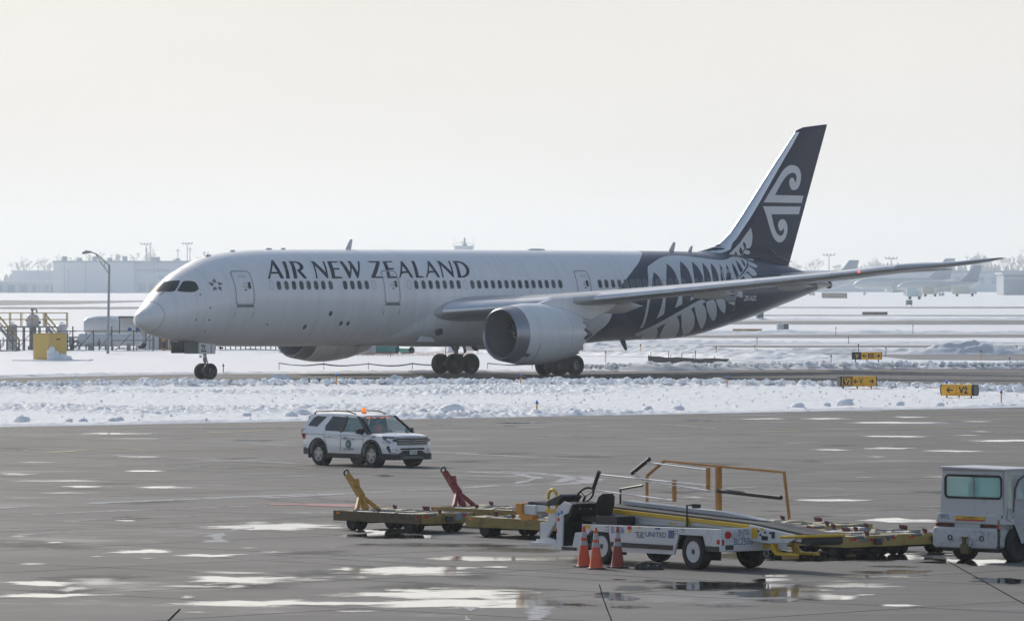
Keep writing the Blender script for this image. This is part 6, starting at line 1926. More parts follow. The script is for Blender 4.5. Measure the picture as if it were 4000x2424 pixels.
def sign(loc, rz, W, H, panels, label, right_end=False):
    """curved-face taxiway sign; panels = [(width share, background, ink, items)]"""
    t = thing('taxiway_sign', label, 'taxiway sign', loc, rz, 'lit taxiway direction signs')
    n = 14

    def bulge(z):
        return 0.22 + 0.11 * (1 - ((z - H / 2) / (H / 2)) ** 2)
    Z = np.linspace(0, H, n)

    def shell(x0, x1, m, nm):
        rows = [[(x, -bulge(z), z + 0.12) for z in Z] + [(x, bulge(z), z + 0.12) for z in Z[::-1]] for x in (x0, x1)]
        return build(nm, MB().loft(rows), m, t, smooth=50)
    x = -W / 2
    shell(x - 0.06, x, M_sk, 'end_cap')
    for share, bgm, ink, items in panels:
        w = W * share
        p = shell(x, x + w - 0.012, bgm, 'sign_panel')
        shell(x + w - 0.012, x + w, M_sk, 'panel_joint')
        for it, cx, tw, thh in items:
            f = lambda a, b, cx=cx, tw=tw, x=x, w=w: (x + w * cx + a, -bulge(b) - 0.012, b + 0.12)
            if it in ('<', '>'):
                s = 1 if it == '>' else -1
                mb = MB()
                mz = H * 0.5
                q = tw / 2
                mb.add([f(-q, mz - 0.035), f(q, mz - 0.035), f(q, mz + 0.035), f(-q, mz + 0.035)], [(0, 1, 2, 3)])
                for e in (1, -1):
                    mb.add([f(s * q * 1.02, mz + 0.04 * e), f(s * q * 1.02, mz - 0.045 * e), f(s * q * 0.15, mz + thh * 0.5 * e + 0.02 * e), f(s * q * 0.05, mz + thh * 0.5 * e - 0.05 * e)], [(0, 1, 3, 2)])
                build('arrow', mb, ink, p, recalc=False)
            elif it == 'box':
                mb = MB()
                z0, z1, q, k = H * 0.10, H * 0.90, w * 0.44, 0.035
                for a0, a1, b0, b1 in ((-q, q, z0, z0 + k), (-q, q, z1 - k, z1), (-q, -q + k, z0, z1), (q - k, q, z0, z1)):
                    zz = np.linspace(b0, b1, 8)
                    for b_, c_ in zip(zz, zz[1:]):
                        mb.add([f(a0, b_), f(a1, b_), f(a1, c_), f(a0, c_)], [(0, 1, 2, 3)])
                build('border', mb, ink, p, recalc=False)
            else:
                vs, fs = text_loops(it, 1.0, 0, 0.03)
                a0, a1 = min(v[0] for v in vs), max(v[0] for v in vs)
                b0, b1 = min(v[1] for v in vs), max(v[1] for v in vs)
                face_print(p, ink, [((a - a0) / (a1 - a0) * tw - tw / 2, H / 2 - thh / 2 + (b - b0) / (b1 - b0) * thh) for a, b in vs], fs, f)
        x += w
    shell(x, x + (0.12 if right_end else 0.05), M_sk, 'end_cap')
    for k in (-0.4, 0, 0.4):
        build('leg', MB().tube((W * k, 0, -0.1), (W * k, 0, 0.14), 0.04, n=8), M_sk, t)
    return t


sign((19.3, 329.2, 0.12), math.radians(14), 2.05, 0.55, [(0.34, M_sk, M_sy, [('V2', 0.52, 0.40, 0.32), ('box', 0.5, 0, 0)]), (0.28, M_sy, M_sp, [('<', 0.28, 0.24, 0.26), ('V', 0.78, 0.20, 0.32)]), (0.38, M_sy, M_sp, [('>', 0.62, 0.26, 0.26)])],
     'black and yellow sign reading V2 then V between arrows')
sign((23.15, 304.9, 0.08), math.radians(-30), 1.75, 0.58, [(0.5, M_sy, M_sp, [('<', 0.58, 0.36, 0.30)]), (0.5, M_sy, M_sp, [('V2', 0.45, 0.52, 0.36)])], 'all yellow sign with left arrow and V2', True)
sign((26.1, 433.0, 0.15), math.radians(-4), 2.1, 0.55, [(0.31, M_sk, M_sy, [('V', 0.5, 0.24, 0.34)]), (0.69, M_sy, M_sp, [('<', 0.17, 0.32, 0.28), ('EE', 0.50, 0.46, 0.34), ('>', 0.83, 0.32, 0.28)])], 'sign reading V and EE between two arrows beyond the taxiway')

M_stake = mat('orange_stake', (0.60, 0.25, 0.03), 0.5)
M_blens = mat('blue_lens', (0.02, 0.12, 0.75), 0.2, emit=(0.05, 0.25, 1.0), estr=0.25)


def edge_light(x, y, h, label, z=0.0):
    t = thing('taxiway_edge_light', label, 'edge light', (x, y, z), 0, 'taxiway edge lights on stakes')
    build('stake', MB().tube((0, 0, -0.1), (0, 0, h - 0.16), 0.035, n=8), M_stake, t)
    build('collar', MB().lathe([(h - 0.18, 0.04), (h - 0.16, 0.07), (h - 0.10, 0.075)], (0, 0, 0), (0, 0, 1), 10), M_dark, t)
    build('lens', MB().lathe([(h - 0.10, 0.05), (h - 0.02, 0.042), (h, 0.02), (h, 0.001)], (0, 0, 0), (0, 0, 1), 10), M_blens, t, smooth=50)
    return t


for x, y, h, lb in ((-10.1, 338.5, 0.75, 'blue edge light among the snow lumps left of the main wheels'), (0.5, 339.5, 0.7, 'blue edge light between the two sets of main wheels'), (12.2, 334, 0.7, 'blue edge light on the near verge under the tail'),
                    (1.15, 271.5, 0.62, 'blue edge light alone on the verge above the apron edge'), (24.2, 291.2, 0.72, 'blue edge light in front of the yellow V2 sign'), (23.0, 311.5, 0.85, 'blue edge light showing over the top of the yellow V2 sign'),
                    (-18.9, 385.5, 0.62, 'edge light in the snow just right of the nose wheels'), (2.2, 402, 0.7, 'edge light behind the engine by the dark fence'), (22.6, 417.0, 0.8, 'edge light left of the V EE sign'), (35.5, 420, 0.6, 'edge light right of the V EE sign')):
    edge_light(x, y, h, lb, 0.05)
STK = ['marker stake just above the V EE sign', 'marker stake right of the V EE sign, by the cleared strip', 'marker stake left of and behind the V EE sign', 'marker stake on the bank in line with the wingtip', 'marker stake between the V EE sign and the right edge', 'marker stake nearest the right edge beyond the taxiway', 'marker stake alone on the second snow strip right of the tail', 'faint marker stake on the second snow strip under the tail cone', 'marker stake on the third snow strip, left of its pair', 'marker stake on the third snow strip, right of its pair',
       'marker stake below the rear fuselage, rightmost of the near row', 'marker stake below the rear fuselage, with an orange top', 'marker stake below the belly aerial', 'dark short stake right of the near main wheels', 'dark short stake just behind the near main wheels']
for k, (x, y, h) in enumerate(((28.6, 486, 0.8), (29.4, 463, 0.8), (20.5, 497, 0.6), (41.6, 485, 0.7), (36, 452, 0.7), (44.3, 447, 0.7), (32.0, 560, 0.7), (22.8, 548, 0.7), (35.2, 640, 0.9), (44.6, 655, 1.0), (16.3, 470, 0.8), (10.4, 476, 0.9), (6.0, 500, 0.8), (7.0, 440, 0.8), (3.4, 437, 0.7))):
    t = thing('marker_stake', STK[k], 'marker stake', (x, y, 0), 0, 'marker stakes in the far snow')
    build('stake', MB().tube((0, 0, -0.1), (0, 0, h), 0.032, n=6), M_stake if k % 3 else M_dark, t)
    build('cap', MB().lathe([(h - 0.12, 0.04), (h - 0.1, 0.06), (h, 0.045), (h, 0.001)], (0, 0, 0), (0, 0, 1), 8), M_dark, t)

# standing water: thin sheets with a mirror surface; damp concrete round the larger ones
def wet_mat(name, col, rough, lo, hi, amax, scale, spec=0.8, coat=0.6):
    """a sheet that thins out raggedly towards its rim (attribute rim: 1 inside, 0 at the edge)"""
    m = bpy.data.materials.new(name)
    m.use_nodes = True
    N, L = m.node_tree.nodes, m.node_tree.links
    p = N['Principled BSDF']
    p.inputs['Base Color'].default_value = tuple(col) + (1,)
    p.inputs['Roughness'].default_value = rough
    p.inputs['Specular IOR Level'].default_value = spec
    p.inputs['Coat Weight'].default_value = coat
    p.inputs['Coat Roughness'].default_value = rough * 0.6
    at = N.new('ShaderNodeAttribute')
    at.attribute_name = 'rim'
    geo = N.new('ShaderNodeNewGeometry')
    n = N.new('ShaderNodeTexNoise')
    n.inputs['Scale'].default_value = scale
    n.inputs['Detail'].default_value = 7
    n.inputs['Roughness'].default_value = 0.62
    L.new(geo.outputs['Position'], n.inputs['Vector'])
    a = N.new('ShaderNodeMath')
    a.operation = 'MULTIPLY_ADD'
    L.new(at.outputs['Fac'], a.inputs[0])
    a.inputs[1].default_value = 0.55
    L.new(n.outputs['Fac'], a.inputs[2])
    r = N.new('ShaderNodeMapRange')
    r.interpolation_type = 'SMOOTHSTEP'
    for k_, v_ in (('From Min', lo), ('From Max', hi), ('To Min', 0.0), ('To Max', amax)):
        r.inputs[k_].default_value = v_
    L.new(a.outputs[0], r.inputs['Value'])
    L.new(r.outputs['Result'], p.inputs['Alpha'])
    return m


M_water = wet_mat('standing_water', (0.05, 0.05, 0.05), 0.09, 0.56, 0.78, 1.0, 1.0, 1.0, 1.0)
M_film = wet_mat('wet_film', (0.12, 0.12, 0.125), 0.12, 0.54, 0.98, 0.85, 0.9)
M_salt = wet_mat('dried_salt', (0.55, 0.55, 0.56), 0.75, 0.60, 0.95, 0.75, 2.2, 0.3, 0.0)


def rim_attr(me, vals):
    at = me.attributes.new('rim', 'FLOAT', 'POINT')
    at.data.foreach_set('value', vals)


def blob(cx, cy, rx, ry, z, m, name, seed, rot=0.0, ragged=0.5, n=40):
    mb = MB()
    vs, rim = [(cx, cy, z)], [1.0]
    for ring in (0.35, 0.65, 0.85, 1.0, 1.2):
        for k in range(n):
            t = 2 * PI * k / n
            q = ring * (1 + ragged * 2 * (float(fbm(np.array(math.cos(t) * 1.6 + seed * 3.1), np.array(math.sin(t) * 1.6 + seed), 4, 5)) - 0.5))
            a, b = rx * math.cos(t) * q, ry * math.sin(t) * q
            vs.append((cx + a * math.cos(rot) - b * math.sin(rot), cy + a * math.sin(rot) + b * math.cos(rot), z))
            rim.append(max(0.0, 1.2 - ring) / 1.2)
    fs = [(0, 1 + k, 1 + (k + 1) % n) for k in range(n)]
    for i in range(4):
        fs += [(1 + i * n + k, 1 + (i + 1) * n + k, 1 + (i + 1) * n + (k + 1) % n, 1 + i * n + (k + 1) % n) for k in range(n)]
    mb.add(vs, fs)
    o = build(name, mb, m, None, recalc=False)
    rim_attr(o.data, rim)
    return tag(o, kind='structure')


PUD = [[-16.23,238.35,1.63,1.36,1],
    [-14.27,231.22,2.11,0.77,0],
    [-10.35,246.79,2.48,1.17,0],
    [-10.01,228.69,0.83,1.0,1],
    [-13.0,207.56,0.95,1.44,0],
    [-10.63,196.43,0.54,1.11,1],
    [-11.95,192.62,1.05,0.89,1],
    [-9.23,195.87,0.27,0.55,1],
    [-14.03,183.16,1.61,0.96,0],
    [-13.01,178.31,0.68,0.76,1],
    [-10.54,177.71,0.97,0.91,1],
    [-8.9,179.54,0.55,0.46,0],
    [-13.16,173.14,1.26,0.86,0],
    [-8.25,189.82,1.15,0.86,0],
    [-9.98,153.42,0.33,0.45,1],
    [-11.42,152.64,0.23,0.22,0],
    [-10.92,140.8,0.17,0.28,1],
    [-10.62,130.35,0.28,0.49,0],
    [-8.57,136.22,0.62,0.8,1],
    [-6.9,134.2,0.73,0.69,1],
    [-8.28,132.92,0.32,0.34,0],
    [-6.18,149.61,1.82,2.14,1],
    [-6.7,152.09,0.42,0.89,0],
    [-9.76,122.05,0.82,0.86,1],
    [-8.57,122.64,0.97,1.58,0],
    [-6.65,120.85,0.59,0.56,0],
    [-5.66,120.85,0.22,0.7,0],
    [-9.14,117.45,1.18,0.79,1],
    [-8.96,119.81,0.36,1.1,0],
    [-5.48,123.57,1.16,1.32,1],
    [-5.92,126.4,0.69,0.61,0],
    [-3.54,127.88,0.27,0.63,1],
    [-4.81,114.74,1.5,1.01,1],
    [-3.09,111.79,0.27,0.3,0],
    [-5.97,111.49,0.27,0.3,0],
    [-6.46,116.79,0.14,0.52,0],
    [-4.35,123.34,0.68,0.58,0],
    [-12.08,144.01,0.26,0.4,0],
    [-5.35,158.43,0.58,0.48,0],
    [-9.44,133.77,0.12,0.26,0],
    [-6.17,138.01,0.25,0.36,0],
    [-5.45,135.77,0.33,0.35,0],
    [-16.44,201.74,0.92,0.78,0],
    [-15.94,189.31,0.63,1.37,0],
    [0.44,255.86,1.01,1.25,1],
    [-3.11,253.07,0.54,0.92,1],
    [-0.11,250.64,0.46,0.9,0],
    [2.53,233.81,1.85,1.05,0],
    [4.03,215.03,0.78,1.11,0],
    [-4.03,188.11,0.34,1.02,0],
    [2.73,252.15,0.23,0.61,0],
    [-3.64,147.26,0.27,0.73,1],
    [-3.26,146.23,0.27,1.02,1],
    [-3.42,140.05,0.34,0.47,0],
    [-0.34,132.67,1.61,1.18,1],
    [1.04,133.18,0.81,0.85,0],
    [-2.26,127.12,1.28,1.7,1],
    [-0.33,128.9,0.24,0.32,1],
    [-1.51,125.8,0.76,0.61,0],
    [-3.19,124.44,0.23,0.44,0],
    [2.75,122.98,0.56,0.58,0],
    [2.28,123.56,0.23,0.22,1],
    [-1.38,117.8,2.04,1.73,1],
    [-1.55,114.56,2.44,1.38,1],
    [0.2,115.19,0.7,0.89,1],
    [-2.87,111.79,0.44,0.24,0],
    [2.09,117.13,0.32,1.45,1],
    [2.51,120.16,0.58,0.97,0],
    [2.19,113.31,0.31,0.49,1],
    [-1.37,139.4,2.12,1.12,0],
    [-0.06,137.12,1.25,1.26,0],
    [-0.42,145.22,0.26,1.41,1],
    [-3.04,144.22,0.88,1.59,1],
    [8.47,260.98,0.87,1.63,1],
    [10.94,262.95,1.2,1.66,1],
    [14.01,263.61,0.88,1.33,1],
    [17.98,266.64,0.65,1.36,1],
    [16.83,256.49,2.5,1.57,1],
    [20.41,258.39,0.71,1.28,0],
    [15.22,234.07,1.14,1.31,1],
    [18.28,235.92,0.5,0.8,0],
    [18.91,227.95,1.32,1.74,1],
    [11.56,216.37,0.53,1.34,1],
    [14.03,217.95,0.86,1.14,1],
    [15.97,214.59,0.85,1.1,1],
    [16.45,279.11,1.7,1.49,0],
    [20.25,282.51,0.52,1.15,0],
    [19.23,241.65,0.44,0.84,0],
    [11.07,256.8,1.25,0.95,0],
    [10.52,225.0,1.03,1.45,0],
    [5.25,169.62,0.31,0.83,0],
    [8.99,167.32,0.92,1.07,1],
    [10.14,153.78,0.94,1.81,1],
    [10.52,153.21,0.7,1.12,0],
    [5.47,123.35,0.38,0.87,1],
    [4.73,120.87,1.62,1.82,1],
    [5.29,117.79,0.93,1.06,1],
    [6.33,116.48,0.6,1.3,1],
    [5.3,115.5,0.39,0.64,1],
    [8.39,126.72,0.77,0.92,1],
    [7.62,124.82,0.95,0.6,1],
    [8.55,129.06,0.67,0.48,0],
    [7.43,113.74,0.31,0.37,1],
    [10.31,123.35,0.49,1.17,1],
    [4.11,113.93,0.69,0.62,0],
    [6.83,120.85,0.96,0.84,0],
    [7.52,133.2,2.02,2.04,1],
    [10.19,131.1,0.88,1.32,1],
    [5.82,134.91,1.07,1.57,1],
    [11.12,186.76,0.34,0.5,0],
    [14.24,186.76,0.91,0.67,0],
    [12.87,207.76,0.38,0.62,0],
    [8.6,219.56,1.34,1.38,0],
    [5.63,125.19,0.3,0.45,1],
    [3.65,120.16,0.44,0.97,1],
    [6.95,122.98,0.45,0.36,0]]
for k, (x, y, rx, ry, d) in enumerate(PUD):
    blob(x, y, rx * 1.12, ry * (0.85 if y > 150 else 1.1), 0.0052 + 0.0002 * (k % 7), M_water if d else M_film, 'puddle', k, rng.uniform(-0.1, 0.1), 0.75)


def ribbon(pts, w, z, m, name, seed, gap=0.35, step=0.5):
    """a broken streak along a line on the ground"""
    P_ = [Vector((a, b, 0)) for a, b in pts]
    d = [0]
    for a, b in zip(P_, P_[1:]):
        d.append(d[-1] + (b - a).length)
    q = np.arange(0, d[-1], step)
    X, Y = np.interp(q, d, [p.x for p in P_]), np.interp(q, d, [p.y for p in P_])
    mb = MB()
    rim = []
    tx, ty = np.gradient(X), np.gradient(Y)
    l = np.hypot(tx, ty) + 1e-9
    W_ = w * np.clip((fbm(q * 0.35 + seed * 7, q * 0, 4, 3) - gap) * 2.6, 0, 1.2)
    off = (fbm(q * 0.8, q * 0 + seed, 3, 8) - 0.5) * w * 0.8
    for i in range(len(q) - 1):
        if W_[i] < 0.01 and W_[i + 1] < 0.01:
            continue
        v = []
        for j in (i, i + 1):
            nx, ny = -ty[j] / l[j], tx[j] / l[j]
            for s in (-1.5, -0.5, 0.5, 1.5):
                v.append((X[j] + nx * (off[j] + s * W_[j] / 2), Y[j] + ny * (off[j] + s * W_[j] / 2), z))
                rim.append(0.75 if abs(s) < 1 else 0.05)
        mb.add(v, [(0, 1, 5, 4), (1, 2, 6, 5), (2, 3, 7, 6)])
    o = build(name, mb, m, None, recalc=False)
    me = o.data
    rim_attr(me, rim)
    if me.polygons and me.polygons[0].normal.z < 0:
        me.flip_normals()
    return tag(o, kind='structure')


STREAKS = [[0.35,0.3,[[-21.16,238.34],
    [-18.26,234.59],
    [-15.1,229.94],
    [-11.39,225.72],
    [-7.85,220.71]]],
    [0.4,0.28,[[-19.35,217.94],
    [-16.65,213.92],
    [-13.74,209.21],
    [-11.69,206.73],
    [-9.02,203.11],
    [-6.8,199.61]]],
    [0.7,0.22,[[-14.37,161.86],
    [-12.3,164.41],
    [-9.99,167.58],
    [-7.06,170.73],
    [-4.52,172.85]]],
    [0.45,0.33,[[-13.86,156.06],
    [-11.41,159.03],
    [-9.13,161.49],
    [-6.28,164.03]]],
    [0.4,0.36,[[-13.2,151.75],
    [-11.05,153.99],
    [-8.84,156.29],
    [-6.54,158.19],
    [-4.76,159.64]]],
    [0.9,0.3,[[-7.19,140.8],
    [-7.19,144.21],
    [-6.89,147.26],
    [-6.2,149.9],
    [-5.33,150.98]]],
    [0.35,0.35,[[-12.5,143.71],
    [-11.38,146.23],
    [-9.71,147.78],
    [-7.96,148.83],
    [-7.34,149.9]]],
    [0.45,0.25,[[-3.08,213.92],
    [-0.92,210.26],
    [2.22,205.1],
    [5.23,200.76]]],
    [0.4,0.28,[[5.24,200.76],
    [8.65,195.14],
    [10.89,192.79],
    [13.71,191.21]]],
    [0.35,0.3,[[14.93,190.51],
    [15.92,189.82],
    [16.69,189.47]]],
    [0.5,0.22,[[-4.42,195.5],
    [-2.02,192.79],
    [0.32,190.51],
    [1.47,188.45],
    [1.9,185.93],
    [1.64,182.68],
    [0.86,180.31],
    [-0.78,178.01],
    [-3.42,174.58],
    [-5.94,170.73],
    [-7.4,168.66]]],
    [0.8,0.27,[[-0.26,192.79],
    [1.19,189.3],
    [2.36,186.76],
    [2.44,184.29],
    [1.96,181.09],
    [1.12,179.07]]],
    [0.6,0.25,[[-1.42,191.91],
    [0.21,189.82],
    [0.66,186.76],
    [0.54,183.48],
    [0.03,180.31],
    [-1.31,177.25]]],
    [0.35,0.33,[[-2.32,193.69],
    [-0.26,195.5],
    [2.08,191.91]]],
    [0.35,0.33,[[8.57,170.04],
    [10.25,172.14],
    [12.55,175.02]]],
    [0.35,0.36,[[4.64,178.01],
    [6.21,176.5],
    [7.92,178.77],
    [9.93,175.76]]],
    [0.3,0.36,[[5.17,258.39],
    [8.67,246.2],
    [13.01,243.34],
    [16.51,240.53]]],
    [0.5,0.4,[[-0.77,108.87],
    [-0.76,111.79],
    [-0.74,113.61]]],
    [0.5,0.4,[[0.48,108.87],
    [0.53,111.79],
    [0.57,113.61]]]]
for k, (w, gap, pts) in enumerate(STREAKS):
    ribbon(pts, w, 0.0068 + 0.0001 * k, M_salt, 'salt_streak', k, gap)
M_oil = wet_mat('oil_stain', (0.035, 0.034, 0.034), 0.6, 0.50, 1.05, 0.6, 1.6, 0.3, 0.0)
for k in range(34):
    y = 112 + 120 * rng.rand() ** 1.4
    x = rng.uniform(-1, 1) * y * 0.085
    q = rng.uniform(0.25, 1.3)
    blob(x, y, q, q * rng.uniform(0.8, 2.2), 0.0042 + 0.00002 * k, M_oil, 'oil_stain', 200 + k, rng.uniform(-0.6, 0.6), 0.7, 28)
M_tyre = wet_mat('tyre_mark', (0.04, 0.04, 0.04), 0.7, 0.62, 1.1, 0.5, 3.0, 0.2, 0.0)
for k in range(12):
    x, y, a = rng.uniform(-11, 11), rng.uniform(118, 235), math.radians(rng.choice([43, 50, -48, -55])) + rng.uniform(-0.15, 0.15)
    c_ = rng.uniform(-0.02, 0.02)
    for o_ in (0.0, 1.55):
        pts = [(x - math.sin(a) * o_ + math.cos(a + c_ * d) * d, y + math.cos(a) * o_ + math.sin(a + c_ * d) * d) for d in np.linspace(-9, 11, 14)]
        ribbon(pts, 0.22, 0.0036 + 0.00002 * k, M_tyre, 'tyre_mark', 90 + k, 0.1)
M_crack = mat('joint_black', (0.012, 0.012, 0.012), 1.0, spec=0.0)
for k, (w, pts) in enumerate([[0.035,[[1.8,121.56],
    [1.8,115.96],
    [1.84,108.71],
    [1.86,104]]],
    [0.05,[[9.73,131.64],
    [9.8,125.96],
    [9.92,116.14],
    [10.01,110.69]]],
    [0.06,[[-6.35,112.56],
    [-6.35,108.71],
    [-6.4,104]]]]):
    ribbon(pts, w * 0.3, 0.0085 + 0.0001 * k, M_crack, 'pavement_joint', 40 + k, -0.3, 0.3)
M_yl = mat('worn_yellow_line', (0.42, 0.33, 0.16), 0.7, var=0.2, scale=2)
for k, pts in enumerate([[[-20.51,229.44],
    [-17.55,234.59],
    [-13.45,237.79],
    [-8.68,246.2]],
    [[-17.09,211.33],
    [-15.51,216.14],
    [-13.49,218.63]],
    [[9.2,240.53],
    [13.01,243.34]],
    [[6.62,253.68],
    [13.95,260.97],
    [23.8,270.08]],
    [[16.15,246.2],
    [22.08,250.64]]]):
    ribbon(pts, 0.28, 0.0098 + 0.0001 * k, M_yl, 'painted_line', 60 + k, 0.25)
M_rl = mat('worn_red_line', (0.38, 0.16, 0.15), 0.7, var=0.2, scale=2)
ribbon([[-6.8,164.41],
    [-5.81,164.67],
    [-4.78,163.64],
    [-3.96,162.62]], 0.9, 0.0103, M_rl, 'painted_line', 77, 0.2)

# lumps of snow thrown up along the verge, each its own piece; the small ones as one mass
M_chunk = snow_mat('snow_lump', (0.86, 0.87, 0.89), 0.5, 8.0, (0.66, 0.66, 0.66))
M_chunk.node_tree.nodes['Principled BSDF'].inputs['Subsurface Weight'].default_value = 0.6
M_chunk.node_tree.nodes['Principled BSDF'].inputs['Subsurface Radius'].default_value = (0.35, 0.4, 0.45)
M_chunk.node_tree.nodes['Principled BSDF'].inputs['Subsurface Scale'].default_value = 0.5


def lump_mesh(seed):
    b = bmesh.new()
    bmesh.ops.create_icosphere(b, subdivisions=3, radius=1)
    for v in b.verts:
        p = v.co
        k = float(fbm(np.array(p.x * 1.3 + seed * 5 + p.z), np.array(p.y * 1.3 + p.z * 0.8 + 3), 3, seed))
        v.co = p * (0.62 + 0.75 * k)
        v.co.z = max(-0.25, v.co.z * 0.85)
    me = bpy.data.meshes.new('snow_lump')
    b.to_mesh(me)
    b.free()
    me.polygons.foreach_set('use_smooth', [True] * len(me.polygons))
    me.materials.append(M_chunk)
    return me


LM = [lump_mesh(s) for s in range(6)]
LUMP = sorted([(-21.69, 347.92, 0.42, 'low lump of ploughed snow along the near taxiway edge'),
    (-19.49, 350.25, 0.38, 'low lump of ploughed snow along the near taxiway edge'),
    (-24.33, 347.92, 0.3, 'low lump of ploughed snow along the near taxiway edge'),
    (-25.88, 337.79, 0.25, 'low lump of ploughed snow along the near taxiway edge'),
    (-24.79, 343.34, 0.22, 'low lump of ploughed snow along the near taxiway edge'),
    (-23.2, 344.48, 0.22, 'low lump of ploughed snow along the near taxiway edge'),
    (-21.09, 350.25, 0.24, 'low lump of ploughed snow along the near taxiway edge'),
    (-20.18, 352.03, 0.28, 'low lump of ploughed snow along the near taxiway edge'),
    (-19.0, 352.03, 0.22, 'low lump of ploughed snow along the near taxiway edge'),
    (-17.83, 349.08, 0.2, 'low lump of ploughed snow along the near taxiway edge'),
    (-14.14, 355.02, 0.5, 'low lump of ploughed snow along the near taxiway edge'),
    (-13.76, 356.23, 0.45, 'low lump of ploughed snow along the near taxiway edge'),
    (-14.77, 352.03, 0.3, 'low lump of ploughed snow along the near taxiway edge'),
    (-12.42, 352.03, 0.28, 'low lump of ploughed snow along the near taxiway edge'),
    (-10.54, 353.81, 0.3, 'low lump of ploughed snow along the near taxiway edge'),
    (-11.98, 355.02, 0.24, 'low lump of ploughed snow along the near taxiway edge'),
    (-6.98, 356.23, 0.45, 'low lump of ploughed snow along the near taxiway edge'),
    (-5.61, 352.03, 0.3, 'low lump of ploughed snow along the near taxiway edge'),
    (-4.73, 350.25, 0.3, 'low lump of ploughed snow along the near taxiway edge'),
    (-3.98, 350.25, 0.26, 'low lump of ploughed snow along the near taxiway edge'),
    (-3.04, 352.03, 0.3, 'low lump of ploughed snow along the near taxiway edge'),
    (-0.58, 350.25, 0.24, 'low lump of ploughed snow along the near taxiway edge'),
    (2.74, 352.03, 0.42, 'low lump of ploughed snow along the near taxiway edge'),
    (4.84, 349.08, 0.28, 'low lump of ploughed snow along the near taxiway edge'),
    (6.94, 347.92, 0.3, 'low lump of ploughed snow along the near taxiway edge'),
    (12.02, 344.48, 0.5, 'low lump of ploughed snow along the near taxiway edge'),
    (13.92, 342.22, 0.32, 'low lump of ploughed snow along the near taxiway edge'),
    (15.9, 337.79, 0.4, 'low lump of ploughed snow along the near taxiway edge'),
    (20.9, 332.42, 0.3, 'low lump of ploughed snow along the near taxiway edge'),
    (25.05, 324.66, 0.45, 'low lump of ploughed snow along the near taxiway edge'),
    (25.84, 322.16, 0.35, 'low lump of ploughed snow along the near taxiway edge'),
    (-21.17, 254.61, 0.36, 'white snow lump at the far left of the apron edge'),
    (-19.09, 253.68, 0.2, 'grey lump of snow by itself on the apron edge of the verge'),
    (-18.47, 253.68, 0.2, 'grey lump of snow by itself on the apron edge of the verge'),
    (-17.11, 255.86, 0.26, 'grey snow lump on the apron edge under the nose wheels'),
    (-17.34, 255.23, 0.2, 'grey lump of snow by itself on the apron edge of the verge'),
    (-9.85, 263.27, 0.3, 'grey lump of snow by itself on the apron edge of the verge'),
    (-9.52, 267.66, 0.38, 'tall snow lump on the apron edge just behind the patrol car'),
    (-11.93, 264.27, 0.22, 'grey lump of snow by itself on the apron edge of the verge'),
    (-2.76, 271.84, 0.55, 'largest grey heap of snow on the apron edge right of the patrol car'),
    (-4.14, 270.08, 0.34, 'snow lump between the patrol car and the largest grey heap'),
    (-3.24, 270.08, 0.24, 'grey lump of snow by itself on the apron edge of the verge'),
    (6.39, 276.15, 0.24, 'grey lump of snow by itself on the apron edge of the verge'),
    (2.81, 274.7, 0.2, 'grey lump of snow by itself on the apron edge of the verge'),
    (7.86, 277.25, 0.3, 'grey lump of snow by itself on the apron edge of the verge'),
    (13.71, 282.12, 0.3, 'grey lump of snow by itself on the apron edge of the verge'),
    (16.23, 286.77, 0.48, 'craggy snow lump beneath the V2 and V sign'),
    (18.9, 286.77, 0.26, 'grey lump of snow by itself on the apron edge of the verge'),
    (20.78, 285.6, 0.2, 'grey lump of snow by itself on the apron edge of the verge'),
    (15.22, 284.82, 0.2, 'grey lump of snow by itself on the apron edge of the verge')], key=lambda q: 2000 + 23000 * q[0] / q[1])
cnt = {}
for k, (x, y, r, lb) in enumerate(LUMP):
    px = 2000 + 23000 * x / y
    if lb.startswith('low lump'):
        zone = 'left of nose wheels' if px < 700 else 'between nose wheels and main wheels' if px < 1700 else 'below engine and main wheels' if px < 2600 else 'below tail and wingtip'
        n = cnt[zone] = cnt.get(zone, -1) + 1
        lb = '%s ploughed lump on the taxiway edge %s' % (ORD[n], zone)
    elif lb.startswith('grey lump'):
        zone = 'left of the patrol car' if px < 1200 else 'right of the patrol car' if px < 2650 else 'below the taxiway signs'
        n = cnt[zone + 'a'] = cnt.get(zone + 'a', -1) + 1
        lb = '%s small snow lump on apron edge %s' % (ORD[n], zone)
    o = link('snow_lump', LM[k % 6], None, None)
    o.location = (x, y, 0.12)
    o.scale = (r, r, r * 0.8)
    o.rotation_euler = (0, 0, rng.uniform(0, 6))
    tag(o, lb, 'snow lump', 'lumps of ploughed snow')
sm_b = MB()
base = lump_mesh(3)
bv = np.array([v.co for v in base.vertices])
ico = bmesh.new()
bmesh.ops.create_icosphere(ico, subdivisions=1, radius=1)
iv = np.array([v.co[:] for v in ico.verts])
if_ = [tuple(v.index for v in f.verts) for f in ico.faces]
ico.free()
V_, F_ = [], []
